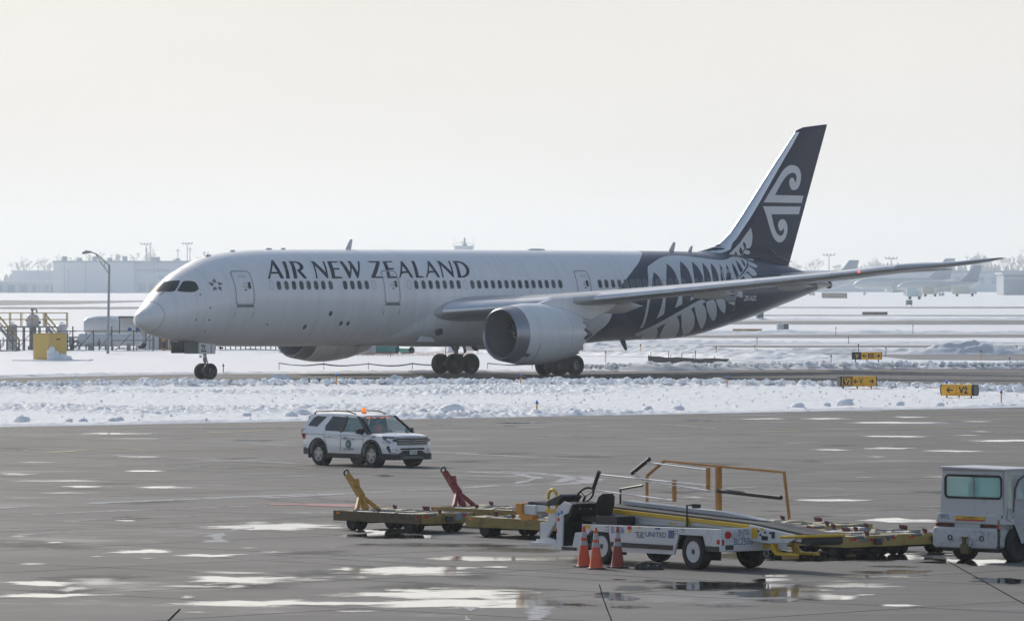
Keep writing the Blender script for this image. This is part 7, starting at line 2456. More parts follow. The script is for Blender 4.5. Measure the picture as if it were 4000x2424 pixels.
for k in range(2100):
    if k < 1700:
        x = rng.uniform(-33, 34)
        yb_ = float(edge_y(taxi_near, x))
        y = yb_ - abs(rng.normal(1.4, 0.9))
        if k % 3 == 0:
            x = rng.uniform(4, 37)
            y = float(np.interp(x, [4.5, 17.7, 35.4], [396.5, 406, 408])) + rng.normal(0, 1.1)
        r = rng.uniform(0.06, 0.22) * (1.5 if rng.rand() < 0.15 else 1)
    else:
        x = rng.uniform(-30, 34)
        ya_, yb_ = float(edge_y(apron_edge, x)), float(edge_y(taxi_near, x))
        y = ya_ + 0.4 + (yb_ - ya_) * rng.beta(1.0, 1.6)
        r = rng.uniform(0.03, 0.09)
    q = iv * r * (0.75 + 0.5 * rng.rand(len(iv), 1))
    q[:, 2] *= 0.8
    o0 = len(V_) * len(iv)
    V_.append(q + [x, y, 0.10 + (0.22 if k < 1700 else 0.05)])
    F_ += [tuple(o0 + i for i in f) for f in if_]
ms = bpy.data.meshes.new('snow_crumbs')
ms.from_pydata(np.concatenate(V_).tolist(), [], F_)
tag(link('snow_crumbs', ms, M_chunk, None), kind='stuff')

# ------------------------------------------------------------------ the works yard beyond the taxiway, at the left
M_steel = mat('galvanised_steel', (0.30, 0.31, 0.32), 0.5, metal=0.3, var=0.1)
M_rail = mat('yellow_handrail', (0.50, 0.36, 0.10), 0.5)
M_tank = mat('white_tank', (0.66, 0.67, 0.68), 0.5, dirt=(0.40, 0.38, 0.36), damt=0.15, dscale=2)
M_pipef = mat('dark_pipe_frame', (0.10, 0.095, 0.09), 0.6)
M_ybox = mat('yellow_cabinet_paint', (0.62, 0.43, 0.10), 0.5, dirt=(0.40, 0.22, 0.08), damt=0.06, dscale=2, dstretch=(1, 1, 0.4))
M_rust = mat('rusty_sheet', (0.22, 0.10, 0.06), 0.7, var=0.3, scale=3)
# raised snowy shelf they stand on
sh = []
xs = np.linspace(-62, -6, 170)
ys = np.linspace(398, 520, 90)
Xs, Ys = np.meshgrid(xs, ys)
hh = 0.10 * np.clip((Ys - 402) / 40, 0, 1) + 0.25 * np.clip((Ys - 430) / 60, 0, 1)
Zs = -0.06 + hh * np.clip((-8 - Xs) / 14, 0, 1) * np.clip((518 - Ys) / 10, 0, 1) + 0.10 * (fbm(Xs * 0.35, Ys * 0.12, 4, 14) - 0.5) * np.clip((Ys - 400) / 5, 0, 1) + 0.5 * np.clip(fbm(Xs * 1.1, Ys * 0.3, 4, 24) - 0.62, 0, 1) * np.clip((Ys - 455) / 10, 0, 1)
tag(grid_mesh('snow_shelf', Xs, Ys, Zs, M_snow_far), kind='structure')


def platform(x0, x1, y, stairs, label):
    t = thing('access_platform', label, 'access platform', (x0, y, 0.2), 0)
    w, H = x1 - x0, 2.05
    build('deck', MB().box(0, w, 0, 1.4, H - 0.12, H), M_steel, t)
    for x in np.arange(0.1, w, 1.3):
        for yy in (0.1, 1.3):
            build('column', MB().box(x - 0.06, x + 0.06, yy - 0.06, yy + 0.06, 0, H - 0.12), M_steel, t)
    for yy in (0.03, 1.37):
        for x in np.linspace(0.03, w - 0.03, max(2, int(w / 0.75))):
            build('rail_post', MB().box(x - 0.035, x + 0.035, yy - 0.035, yy + 0.035, H, H + 1.1), M_rail, t)
        for z in (H + 0.55, H + 1.1):
            build('handrail', MB().box(0, w, yy - 0.035, yy + 0.035, z - 0.035, z + 0.035), M_rail, t)
    for sx in stairs:
        build('stair_stringer', MB().prism([(sx, H), (sx + 0.22, H), (sx + 1.95, 0), (sx + 1.7, 0)], -0.95, -0.88).prism([(sx, H), (sx + 0.22, H), (sx + 1.95, 0), (sx + 1.7, 0)], -0.1, -0.03), M_steel, t)
        for k in range(9):
            f = (k + 0.5) / 9
            build('stair_tread', MB().box(sx + 1.75 * f, sx + 1.75 * f + 0.25, -0.88, -0.1, H * (1 - f) - 0.02, H * (1 - f) + 0.03), M_tank, t)
        for yy in (-0.95, -0.03):
            build('stair_rail', MB().path([(sx, yy, H), (sx, yy, H + 1.0), (sx + 1.8, yy, 0.95), (sx + 1.8, yy, 0)], 0.04, 5).path([(sx, yy, H + 0.5), (sx + 1.8, yy, 0.48)], 0.03, 5), M_rail, t)
    return t


platform(-44.6, -38.9, 489, (-0.0, 1.9), 'steel platform at the left edge, two snowy stairs with yellow rails')
platform(-38.7, -36.9, 488, (0.05,), 'short steel platform with one snowy stair beside the white vessel')
t = thing('pressure_vessel', 'white upright vessel with a bent pipe on top of the platform', 'vessel', (-39.9, 490.3, 2.2), 0)
build('shell', MB().lathe([(0, 0.48), (0.1, 0.54), (0.75, 0.54), (0.95, 0.4), (1.05, 0.12), (1.06, 0.001)], (0, 0, 0), (0, 0, 1), 24), M_tank, t, smooth=50)
build('vent_pipe', MB().path([(-0.05, 0, 1.0), (-0.05, 0, 1.4), (0.1, 0, 1.5), (0.3, 0, 1.4), (0.36, 0, 1.1)], 0.07, 8).lathe([(1.3, 0.13), (1.55, 0.13)], (-0.05, 0, 0), (0, 0, 1), 10), M_steel, t, smooth=50)
build('side_flange', MB().tube((0.5, 0, 0.35), (0.66, 0, 0.35), 0.12, n=12).tube((-0.6, 0, 0.5), (-0.5, 0, 0.5), 0.1, n=12), M_dark, t)
build('leg', MB().box(-0.4, 0.4, -0.4, 0.4, -2.1, -1.6).tube((0, 0, -1.7), (0, 0, 0.05), 0.3, n=12), M_steel, t)
for k, (x, lb) in enumerate(((-41.6, 'squat white filter pot under the left platform'), (-37.3, 'squat white filter pot at the right end of the platforms'))):
    t = thing('filter_pot', lb, 'filter', (x, 490 - 2 * k, 0.2), 0)
    build('body', MB().lathe([(0, 0.42), (1.9, 0.42), (1.95, 0.5), (2.05, 0.5), (2.2, 0.3), (2.22, 0.001)], (0, 0, 0), (0, 0, 1), 18), M_tank, t, smooth=40)
    build('handwheel', MB().path([(0.2 * math.cos(q), 0.2 * math.sin(q), 2.35) for q in np.linspace(0, 2 * PI, 12, endpoint=False)], 0.025, 5, True).tube((0, 0, 2.2), (0, 0, 2.35), 0.03, n=6), M_dark, t)
for k, (x, y, h, lb) in enumerate(((-43.9, 492, 1.5, 'grey dosing pump at the far left under the platform'), (-43.1, 491, 1.1, 'low grey dosing pump beside the first one'), (-38.6, 492, 1.4, 'grey dosing pump under the white vessel'), (-36.4, 486.5, 1.0, 'low dosing pump at the left end of the pipe rack'))):
    t = thing('dosing_pump', lb, 'pump', (x, y, 0.2), 0.3 * k, 'pumps in the works yard')
    build('motor', MB().lathe([(0, 0.2), (0.05, 0.24), (0.5, 0.24), (0.6, 0.15), (0.6, 0.001)], (0, 0, h * 0.55), (0, 0, 1), 14), M_steel, t, smooth=40)
    build('stand', MB().box(-0.3, 0.3, -0.3, 0.3, 0, 0.15).tube((0, 0, 0.1), (0, 0, h * 0.56), 0.12, n=8), M_dark, t)
    build('pipe', MB().path([(0.1, 0, h * 0.3), (0.6, 0, h * 0.3), (0.7, 0, h * 0.4), (0.7, 0, h)], 0.07, 8), M_tank, t, smooth=50)
t = thing('pipe_manifold', 'cluster of white and grey pipes with valves between platform and lamp post', 'pipework', (-37.4, 486.5, 0.2), 0)
for k in range(9):
    x, h = 0.55 * k, 0.9 + 0.8 * ((k * 37) % 10) / 10
    build('riser', MB().tube((x, 0.2 * (k % 3), 0), (x, 0.2 * (k % 3), h), 0.06 + 0.03 * (k % 2), n=8), M_tank if k % 2 else M_steel, t, smooth=50)
    build('valve_wheel', MB().path([(x + 0.14 * math.cos(q), 0.2 * (k % 3) - 0.1, h * 0.6 + 0.14 * math.sin(q)) for q in np.linspace(0, 2 * PI, 10, endpoint=False)], 0.025, 4, True), M_dark, t)
for z in (0.45, 0.8, 1.15):
    build('header', MB().tube((-0.3, 0.3, z), (4.9, 0.3, z), 0.08, n=8), M_tank if z != 0.8 else M_steel, t, smooth=50)
t = thing('yard_fence', 'low dark rail fence running in front of the platforms to the pipe rack', 'fence', (-44.0, 483.5, 0.18), 0)
for k in range(17):
    build('post', MB().box(0.5 * k - 0.035, 0.5 * k + 0.035, -0.035, 0.035, 0, 1.72 if k % 3 == 0 else 1.0), M_pipef, t)
for z in (1.70, 0.95, 0.1):
    build('rail', MB().box(-0.6, 8.2, -0.03, 0.03, z - 0.03, z + 0.03), M_pipef, t)
for k in range(5):
    build('brace', MB().tube((1.6 * k, 0, 0.05), (1.6 * k + 1.4, 0, 1.65), 0.03, n=5), M_pipef, t)
# pipe rack with diagonals
t = thing('pipe_rack', 'dark open pipe rack with diagonal braces in front of white tanks', 'pipe rack', (-36.2, 484, 0.18), 0)
for x in (0.1, 1.8, 3.3, 5.1, 6.7):
    build('post', MB().box(x - 0.05, x + 0.05, -0.05, 0.05, 0, 1.75 if x not in (0.1, 3.3) else 2.1), M_pipef, t)
for z, x0, x1 in ((1.72, -0.9, 6.7), (0.95, 3.3, 6.7), (0.06, 1.0, 6.6)):
    build('rail', MB().box(x0, x1, -0.03, 0.03, z - 0.03, z + 0.03), M_pipef, t)
for a, b in (((0.3, 0), (1.8, 1.72)), ((2.2, 0.1), (3.3, 1.6)), ((3.5, 0), (4.9, 1.5)), ((5.2, 0), (6.6, 1.5))):
    build('brace', MB().tube((a[0], 0, a[1]), (b[0], 0, b[1]), 0.035, n=5), M_pipef, t)
build('blue_motor', MB().tube((4.75, 0.1, 1.85), (4.75, 0.5, 1.85), 0.16, n=10), mat('blue_enamel', (0.03, 0.10, 0.32), 0.4), t)
build('blue_motor', MB().tube((5.45, 0.1, 1.85), (5.45, 0.5, 1.85), 0.16, n=10), mat('blue_enamel', (0.03, 0.10, 0.32), 0.4), t)
t = thing('storage_tank', 'long white horizontal tank behind the pipe rack', 'tank', (-35.9, 487, 0.2), 0)
build('shell', MB().lathe([(0, 0.3), (0.1, 0.48), (0.3, 0.52), (5.0, 0.52), (5.2, 0.48), (5.3, 0.3)], (0, 0, 0.95), (1, 0, 0), 24), M_tank, t, smooth=40)
for x in (1.0, 2.4, 4.2):
    build('saddle', MB().box(x - 0.15, x + 0.15, -0.4, 0.4, 0, 0.6), M_steel, t)
t = thing('tank_trailer', 'snow covered white tank trailer behind the lamp post', 'tank trailer', (-36.5, 498, 0.25), 0)
build('barrel', MB().lathe([(0, 0.5), (0.3, 0.75), (1.2, 0.85), (6.0, 0.85), (6.9, 0.7), (7.1, 0.5)], (0.3, 0, 1.95), (1, 0, 0), 28), M_tank, t, smooth=40)
build('snow_cap', MB().loft([[(x, math.cos(q) * w, 2.4 + h * math.sin(q)) for q in np.linspace(0, PI, 9)] for x, w, h in ((0.6, 0.3, 0.2), (1.6, 0.6, 0.35), (3.5, 0.7, 0.42), (5.6, 0.65, 0.36), (6.9, 0.3, 0.15))]), M_snow, t, smooth=60)
build('chassis', MB().box(0.4, 7.0, -0.7, 0.7, 0.5, 1.0), M_dark, t)
for x in (5.2, 6.3):
    build('wheel', MB().tube((x, -0.8, 0.45), (x, -0.5, 0.45), 0.45, n=16), M_rubber, t)
t = thing('control_cabin', 'white open cabin with flat snowy roof above the pipe rack', 'cabin', (-32.9, 492, 0.2), 0)
build('roof', MB().box(0, 4.2, 0, 1.8, 2.72, 2.84), M_dark, t)
build('back_panel', MB().box(0.02, 4.15, 1.5, 1.6, 0.6, 2.7), M_tank, t)
for x in (0.1, 1.5, 2.3, 3.2, 4.1):
    build('post', MB().box(x - 0.04, x + 0.04, 0.05, 0.13, 0, 2.72), M_pipef, t)
t = thing('lamp_post', 'tall grey lamp post with trussed arm and cobra head lamp', 'street lamp', (-32.3, 470.5, 0.1), 0)
build('pole', MB().tube((0, 0, 0), (0.12, 0, 7.2), 0.12, 0.085, n=12), M_steel, t, smooth=50)
build('arm', MB().path([(0.12, 0, 7.15), (-0.55, 0, 7.75), (-1.0, 0, 8.1), (-1.35, 0, 8.22)], 0.05, 8).path([(0.08, 0, 6.5), (-0.5, 0, 7.3), (-0.98, 0, 8.08)], 0.04, 8).tube((-0.28, 0, 6.98), (-0.28, 0, 7.5), 0.03, n=6), M_steel, t, smooth=50)
build('lamp_head', MB().loft([[(x, w * math.cos(q), z + h * math.sin(q)) for q in np.linspace(0, 2 * PI, 12, endpoint=False)] for x, w, h, z in ((-1.3, 0.06, 0.06, 8.22), (-1.5, 0.14, 0.11, 8.22), (-1.85, 0.17, 0.13, 8.18), (-2.05, 0.1, 0.08, 8.14))]), M_steel, t, smooth=60)
build('photocell', MB().tube((-1.72, 0, 8.28), (-1.72, 0, 8.38), 0.05, n=8), M_dark, t)
t = thing('utility_cabinet', 'yellow metal cabinet on a snow covered slab with a drift at its corner', 'cabinet', (-34.75, 441.5, 0.15), math.radians(45))
build('box', MB().box(0, 1.78, 0, 1.78, 0, 1.92), M_ybox, t, bevel=0.02)
build('roof_edge', MB().box(-0.02, 1.80, -0.02, 1.80, 1.92, 1.96), mat('rusty_yellow_edge', (0.42, 0.24, 0.08), 0.6, var=0.2), t)
build('seam_strip', MB().box(-0.025, 0.0, -0.025, 0.0, 0, 1.95), M_ybox, t)
build('warning_label', MB().box(0.75, 1.15, -0.012, 0.0, 1.45, 1.58), mat('red_label', (0.42, 0.04, 0.04), 0.5), t)
for x, y, z, sx, sz in ((0.3, -0.25, 0.1, 0.5, 0.75), (0.9, -0.3, 0.05, 0.7, 0.5), (1.6, -0.2, 0.0, 0.6, 0.35), (0.12, -0.1, 0.55, 0.22, 0.5)):
    o = link('snow_drift', LM[int(x * 10) % 6], None, t)
    o.location = (x, y, z)
    o.scale = (sx, 0.4, sz)
t = thing('concrete_slab_base', 'low snow covered slab under the yellow cabinet', 'slab', (-34.2, 440.8, 0.0), 0)
build('slab', MB().box(-3.2, 2.6, -1.2, 2.8, -0.1, 0.14), M_snow, t, bevel=0.05)
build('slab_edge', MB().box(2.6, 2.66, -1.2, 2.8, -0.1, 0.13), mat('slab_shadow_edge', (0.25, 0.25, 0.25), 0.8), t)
# right of the nose wheels: sheds, bollards, blocks, the green pipe
t = thing('rusty_container', 'white site container with one rusty panel behind the nose', 'container', (-30.4, 490, 0.15), 0)
build('body', MB().box(0, 2.4, 0, 2.2, 0, 2.0), M_tank, t)
build('rusty_panel', MB().box(1.0, 1.75, -0.04, 0.0, 0.1, 1.9), M_rust, t)
for x in (0.25, 0.6, 1.95, 2.3):
    build('rib', MB().box(x - 0.04, x + 0.04, -0.06, 0.0, 0, 2.0), M_steel, t)
for k, (x, lb) in enumerate(((-28.75, 'rusty yellow bollard left of the pair behind the nose'), (-28.1, 'black and yellow bollard right of the pair behind the nose'))):
    t = thing('bollard', lb, 'bollard', (x, 486, 0.1), 0)
    build('post', MB().tube((0, 0, 0), (0, 0, 1.75), 0.13, n=12), mat('bollard_ochre', (0.42, 0.27, 0.10), 0.6), t)
    build('dark_band', MB().tube((0, 0, 0.35 + 0.3 * k), (0, 0, 0.9 + 0.3 * k), 0.14, n=12), M_dark, t)
t = thing('site_trailer', 'long white site trailer behind the nose gear doors', 'trailer', (-27.6, 492, 0.1), 0)
build('body', MB().box(0, 8.6, 0, 2.4, 0.45, 2.3), M_tank, t, bevel=0.03)
for x in np.arange(0.4, 8.4, 0.8):
    build('panel_rib', MB().box(x - 0.025, x + 0.025, -0.035, 0.0, 0.5, 2.25), M_steel, t)
for x in np.arange(0.3, 8.5, 0.42):
    build('skirt_post', MB().box(x - 0.04, x + 0.04, 0.02, 0.08, 0, 0.45), M_dark, t)
for k, x in enumerate((-18.9, -16.9, -14.9, -12.9)):
    t = thing('concrete_block', ['snow topped concrete block, leftmost of the row under the belly', 'second snow topped concrete block from the left under the belly', 'third snow topped concrete block from the left under the belly', 'snow topped concrete block nearest the far engine'][k], 'concrete block', (x, 478 + k * 0.4, 0.05), 0.03 * k, 'concrete blocks under the belly')
    build('block', MB().prism([(0, 0), (1.85, 0), (1.8, 0.62), (0.05, 0.62)], 0, 0.7), mat('weathered_concrete', (0.40, 0.40, 0.40), 0.8, var=0.2), t, bevel=0.03)
    build('snow_cap', MB().loft([[(xx, 0.35 + w * math.cos(q), 0.6 + h * math.sin(q)) for q in np.linspace(0, PI, 7)] for xx, w, h in ((0.05, 0.2, 0.08), (0.6, 0.36, 0.24), (1.3, 0.36, 0.2), (1.8, 0.2, 0.06))]), M_snow, t, smooth=60)
t = thing('tarpaulin_heap', 'faded orange tarpaulin heap beyond the concrete blocks', 'tarpaulin', (-16.0, 492, 0.0), 0)
build('cover', MB().loft([[(x, math.cos(q) * 0.8, h * math.sin(q)) for q in np.linspace(0, PI, 9)] for x, h in ((0, 0.1), (0.5, 1.0), (1.3, 1.15), (2.2, 0.8), (2.7, 0.1))]), mat('faded_orange_tarpaulin', (0.45, 0.20, 0.13), 0.7, var=0.2, scale=3), t, smooth=50)
M_green = mat('green_pipe_coating', (0.06, 0.27, 0.22), 0.5, var=0.1, scale=2, dirt=(0.35, 0.38, 0.37), damt=0.08)
for nm, a, b, r, lb in (('p', (-18.5, 484.5), (-9.35, 480.2), 0.40, 'long green steel pipe lying in the snow under the belly'), ('q', (-9.0, 482.2), (-8.2, 481.0), 0.30, 'short green pipe offcut beside the open end of the long pipe')):
    t = thing('pipe', lb, 'pipe', (a[0], a[1], r + 0.05), 0)
    d = Vector((b[0] - a[0], b[1] - a[1], 0))
    ax_ = d.normalized()
    build('wall', MB().lathe([(0, r), (d.length, r), (d.length, r * 0.93), (0.02, r * 0.93)], (0, 0, 0), ax_, 28, closed=True), M_green, t, smooth=40)
    build('dark_bore', MB().tube(tuple(ax_ * (d.length - 0.5)), tuple(ax_ * (d.length - 0.45)), r * 0.92, n=24), M_black, t)
t = thing('traffic_drum', 'orange and white drum standing by the far main wheels', 'traffic drum', (-5.05, 489, 0.05), 0)
build('body', MB().lathe([(0, 0.33), (0.06, 0.33), (0.08, 0.28), (0.95, 0.23), (1.0, 0.15), (1.0, 0.001)], (0, 0, 0), (0, 0, 1), 18), mat('drum_white', (0.7, 0.7, 0.7), 0.5), t, smooth=40)
for z in (0.30, 0.66):
    build('orange_band', MB().lathe([(z, 0.275 - 0.055 * z), (z + 0.17, 0.272 - 0.055 * (z + 0.17))], (0, 0, 0), (0, 0, 1), 18), mat('drum_orange', (0.7, 0.16, 0.06), 0.5), t, smooth=40)
t = thing('site_notice', 'pale red printed notice board behind the brake hoses', 'notice board', (-3.4, 488, 0.05), 0.1)
build('board', MB().box(-0.65, 0.65, 0, 0.03, 0.15, 0.95), mat('notice_pale', (0.66, 0.58, 0.57), 0.6, var=0.1, scale=8), t)
build('leg', MB().box(-0.6, -0.55, 0.03, 0.06, 0, 0.95).box(0.55, 0.6, 0.03, 0.06, 0, 0.95), M_dark, t)
for z in (0.78, 0.66, 0.55, 0.42):
    build('print_line', MB().box(-0.5, 0.5, -0.004, 0, z, z + 0.035), mat('notice_red', (0.45, 0.12, 0.12), 0.6), t)

# black silt fences on stakes
M_silt = mat('black_geotextile', (0.05, 0.054, 0.058), 0.8, var=0.2, scale=3)


def silt_fence(pts, h, label):
    t = thing('silt_fence', label, 'silt fence', (pts[0][0], pts[0][1], 0), 0, 'silt fences in the snow')
    d = [0]
    for a, b in zip(pts, pts[1:]):
        d.append(d[-1] + math.hypot(b[0] - a[0], b[1] - a[1]))
    q = np.arange(0, d[-1], 0.3)
    X = np.interp(q, d, [p[0] for p in pts]) - pts[0][0]
    Y = np.interp(q, d, [p[1] for p in pts]) - pts[0][1]
    sag = np.abs(((q / 3.2) % 1) - 0.5) * 2
    top = h * ((0.68 + 0.32 * sag ** 2) if h < 0.5 else 0.9) * (0.75 + 0.5 * fbm(q * 0.3 + h, q * 0, 3, 15))
    bot = top - (0.05 + 0.07 * fbm(q * 0.5, q * 0 + 2, 2, 16) if h < 0.5 else 0.55)
    mb = MB()
    rows = [[(x, y - 0.012, b), (x, y - 0.012 - 0.03 * math.sin(i * 1.3), (a + b) / 2), (x, y - 0.012, a), (x, y + 0.012, a), (x, y + 0.012, b)] for i, (x, y, a, b) in enumerate(zip(X, Y, top, bot))]
    mb.loft(rows)
    build('fabric', mb, M_silt, t, smooth=50)
    for s in np.arange(0, d[-1], 3.2):
        x, y = np.interp(s, d, [p[0] for p in pts]) - pts[0][0], np.interp(s, d, [p[1] for p in pts]) - pts[0][1]
        build('stake', MB().box(x - 0.02, x + 0.02, y - 0.03, y + 0.0, -0.1, h * 1.15), M_pipef, t)
    return t


silt_fence([(-16.0, 404.5), (-8.4, 407), (-4.2, 408.5)], 0.40, 'sagging black silt fence left of the far main wheels')
silt_fence([(-1.7, 409), (2.2, 410)], 0.34, 'short black silt fence behind the near engine')
silt_fence([(5.2, 403), (12.2, 407)], 0.34, 'low black silt fence right of the near main wheels')
silt_fence([(9.7, 419), (12.4, 414), (15.1, 408.5)], 0.75, 'thick black silt fence standing up under the tail')
for k, (x, y, h) in enumerate(((-9.7, 470, 1.5), (-5.1, 452, 1.3), (9.9, 421, 0.9), (11.1, 418, 1.0), (12.0, 417, 0.9), (12.9, 415, 1.1))):
    t = thing('survey_rod', ['thin survey rod beside the green pipe', 'thin survey rod left of the far main wheels', 'thin rod at the left of the thick silt fence', 'second thin rod along the thick silt fence', 'third thin rod along the thick silt fence', 'tallest thin rod along the thick silt fence'][k], 'survey rod', (x, y, 0), 0, 'survey rods in the snow')
    build('rod', MB().tube((0, 0, -0.1), (0.03, 0, h), 0.03, n=6), M_pipef, t)
    build('tip', MB().tube((0.03, 0, h), (0.03, 0, h + 0.08), 0.045, n=6), M_stake, t)
t = thing('safety_net', 'low orange safety net collapsed in the snow by the green pipe', 'safety net', (-15.5, 470, 0), 0)
nb = MB()
qs = np.arange(0, 12.5, 0.4)
for z in (0.05, 0.16, 0.27):
    nb.path([(x, 0.3 * math.sin(x), 0.05 + z * (0.5 + float(fbm(np.array(x * 0.8), np.array(2.0), 2, 4)))) for x in qs], 0.022, 4)
for x in qs:
    nb.tube((x, 0.3 * math.sin(x), 0.0), (x, 0.3 * math.sin(x), 0.3), 0.015, n=4)
build('mesh', nb, mat('net_orange', (0.55, 0.20, 0.10), 0.7), t)
# out on the airfield
M_fbox = mat('field_box_grey', (0.12, 0.15, 0.17), 0.6)
for x, y, w, h, lb, c in ((36.7, 872, 0.95, 1.1, 'dark equipment box on the far field right of the tail', (0.10, 0.13, 0.15)), (31.7, 681, 0.5, 0.65, 'small dark box right of its pale twin near the far orange barrier', (0.10, 0.13, 0.16)), (31.0, 681, 0.7, 0.6, 'small pale box beside a darker one near the far orange barrier', (0.45, 0.48, 0.5)), (86.3, 1280, 1.2, 1.0, 'small blue grey box on the farthest snow strip', (0.16, 0.2, 0.24))):
    t = thing('equipment_box', lb, 'equipment box', (x, y, 0), 0.2)
    build('box', MB().box(-w / 2, w / 2, -w / 2, w / 2, 0.25, 0.25 + h), mat('box_%d' % int(x * 10), c, 0.6), t, bevel=0.04)
    build('lid', MB().box(-w / 2 - 0.05, w / 2 + 0.05, -w / 2 - 0.05, w / 2 + 0.05, 0.25 + h, 0.32 + h), M_tank, t)
    build('leg', MB().box(-w / 2, -w / 2 + 0.08, -0.05, 0.05, -0.1, 0.25).box(w / 2 - 0.08, w / 2, -0.05, 0.05, -0.1, 0.25), M_dark, t)
for x, y, L_, h, lb, c in ((24.8, 662, 3.3, 0.45, 'long low orange barrier on the far field under the tail cone', (0.50, 0.30, 0.10)), (58.0, 975, 4.2, 0.5, 'low brownish barrier far off in the middle of the right-hand snow', (0.30, 0.24, 0.22)), (116, 1255, 4.5, 0.6, 'faint grey barrier on the most distant cleared strip', (0.28, 0.28, 0.28)), (91, 1730, 7.5, 1.6, 'faint brown mound of plant by the distant snow edge', (0.33, 0.27, 0.22))):
    t = thing('field_barrier', lb, 'barrier', (x, y, 0), 0.0)
    n_ = 6
    for k in range(n_):
        build('segment', MB().prism([(L_ * k / n_, 0.05), (L_ * (k + 0.985) / n_, 0.05), (L_ * (k + 0.98) / n_, h + 0.05), (L_ * (k + 0.01) / n_, h + 0.05)], -0.15, 0.15), mat('barrier_%d' % int(x * 10), c, 0.6, var=0.1), t, bevel=0.03)

# ------------------------------------------------------------------ the far side of the airfield in the haze
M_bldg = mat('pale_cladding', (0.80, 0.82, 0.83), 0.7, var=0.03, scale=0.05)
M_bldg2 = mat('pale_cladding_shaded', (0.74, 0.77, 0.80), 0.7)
M_bdoor = mat('loading_door_grey', (0.55, 0.59, 0.63), 0.6)
t = thing('cargo_building', 'big pale cargo building with faint blue sign behind the nose', 'building', (-182.0, 2337, 0), 0)
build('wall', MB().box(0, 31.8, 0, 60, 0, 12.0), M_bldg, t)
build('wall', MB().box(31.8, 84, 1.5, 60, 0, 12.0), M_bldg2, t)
build('parapet', MB().box(-0.4, 84.4, -0.4, 60, 12.0, 12.7), M_bdoor, t)
for x in np.arange(33.5, 60, 4.2):
    build('loading_door', MB().box(x, x + 2.9, 1.3, 1.5, 0.6, 3.8), M_bdoor, t)
for x in (3, 9, 15, 21, 27, 38, 48, 58, 68):
    build('rooftop_unit', MB().box(x, x + 1.8 + (x % 3), 6, 9, 12.7, 13.6 + 0.3 * (x % 4)), M_bdoor, t)
for x in (4.2, 12.6, 22.3, 40.1):
    build('downpipe', MB().box(x, x + 0.25, -0.15, 0, 0, 12.0), M_bdoor, t)
msign = mat('sign_blue_grey', (0.36, 0.43, 0.52), 0.6)
lettering('American Airlines', 13.2, 1.6, lambda x, z: (33.0 + x, 1.45, 8.2 + z), msign, t)
lettering('Cargo', 5.0, 1.5, lambda x, z: (41.5 + x, 1.45, 5.2 + z), msign, t)
t = thing('low_building', 'long low grey building at the far left edge in haze', 'building', (-228, 2345, 0), 0)
build('wall', MB().box(0, 45.5, 0, 30, 0, 4.4), M_bldg2, t)
build('roof', MB().box(-0.5, 46, -0.5, 30.5, 4.4, 4.8), M_snow, t)
for x in np.arange(2, 44, 5):
    build('loading_door', MB().box(x, x + 3, -0.2, 0, 0.3, 3.2), M_bdoor, t)
t = thing('flat_roof_shed', 'faint flat roofed shed above the low building at the left', 'building', (-214, 2520, 0), 0)
build('wall', MB().box(0, 24, 0, 20, 0, 8.5), M_bldg2, t)
build('roof', MB().box(-0.5, 24.5, -0.5, 20.5, 8.5, 9.2), M_snow, t)


def light_mast(x, y, h, heads, label):
    t = thing('light_mast', label, 'light mast', (x, y, 0), 0, 'hazy apron light masts')
    build('pole', MB().tube((0, 0, 0), (0, 0, h), 0.32, 0.2, n=8), M_bdoor, t)
    build('crossbar', MB().box(-heads, heads, -0.15, 0.15, h - 0.2, h + 0.15), M_bdoor, t)
    for k in np.linspace(-heads, heads, 4):
        build('floodlight', MB().box(k - 0.35, k + 0.35, -0.4, 0.1, h + 0.1, h + 0.75), M_bdoor, t)
    return t


for x, y, h, w, lb in ((-161.6, 2600, 20.6, 2.2, 'light mast over the left part of the cargo building sign'), (-143.4, 2600, 20.8, 2.1, 'light mast nearest the cockpit windows'), (140, 2600, 15.8, 2.4, 'light mast just right of the fin'), (161, 2500, 14.0, 2.4, 'broad light mast between the two tails beyond the wing'),
                       (-207, 2200, 10.5, 1.0, 'thin mast over the low building'), (218, 1900, 10.0, 0.9, 'thin mast near the wingtip'), (206, 2000, 9.0, 0.9, 'short mast in front of the dark hangar')):
    light_mast(x, y, h, w, lb)
for k, (x, y, h) in enumerate(((-224, 2330, 11), (-220, 2330, 11.5), (-183, 2330, 12), (-187.5, 2330, 11), (-175.5, 2330, 9.5), (-152, 2450, 18.5), (-150.5, 2450, 19.5), (-139, 2450, 18), (-134, 2450, 18.6), (-128, 2450, 17))):
    t = thing('utility_pole', ['utility pole at the very edge on the left', 'second utility pole from the left edge', 'utility pole touching the left corner of the cargo building', 'utility pole just left of the cargo building corner', 'short pole with arm before the cargo building', 'pole rising over the roof left of the sign, shorter of a pair', 'pole rising over the roof left of the sign, taller of a pair', 'pole over the cargo roof above the sign', 'pole over the cargo roof right of the sign', 'pole over the cargo roof nearest the nose'][k], 'utility pole', (x, y, 0), 0, 'utility poles in the haze')
    build('post', MB().tube((0, 0, 0), (0, 0, h), 0.28, 0.2, n=6), M_bdoor, t)
    build('crossarm', MB().box(-0.9, 0.9, -0.1, 0.1, h - 1.0, h - 0.75), M_bdoor, t)
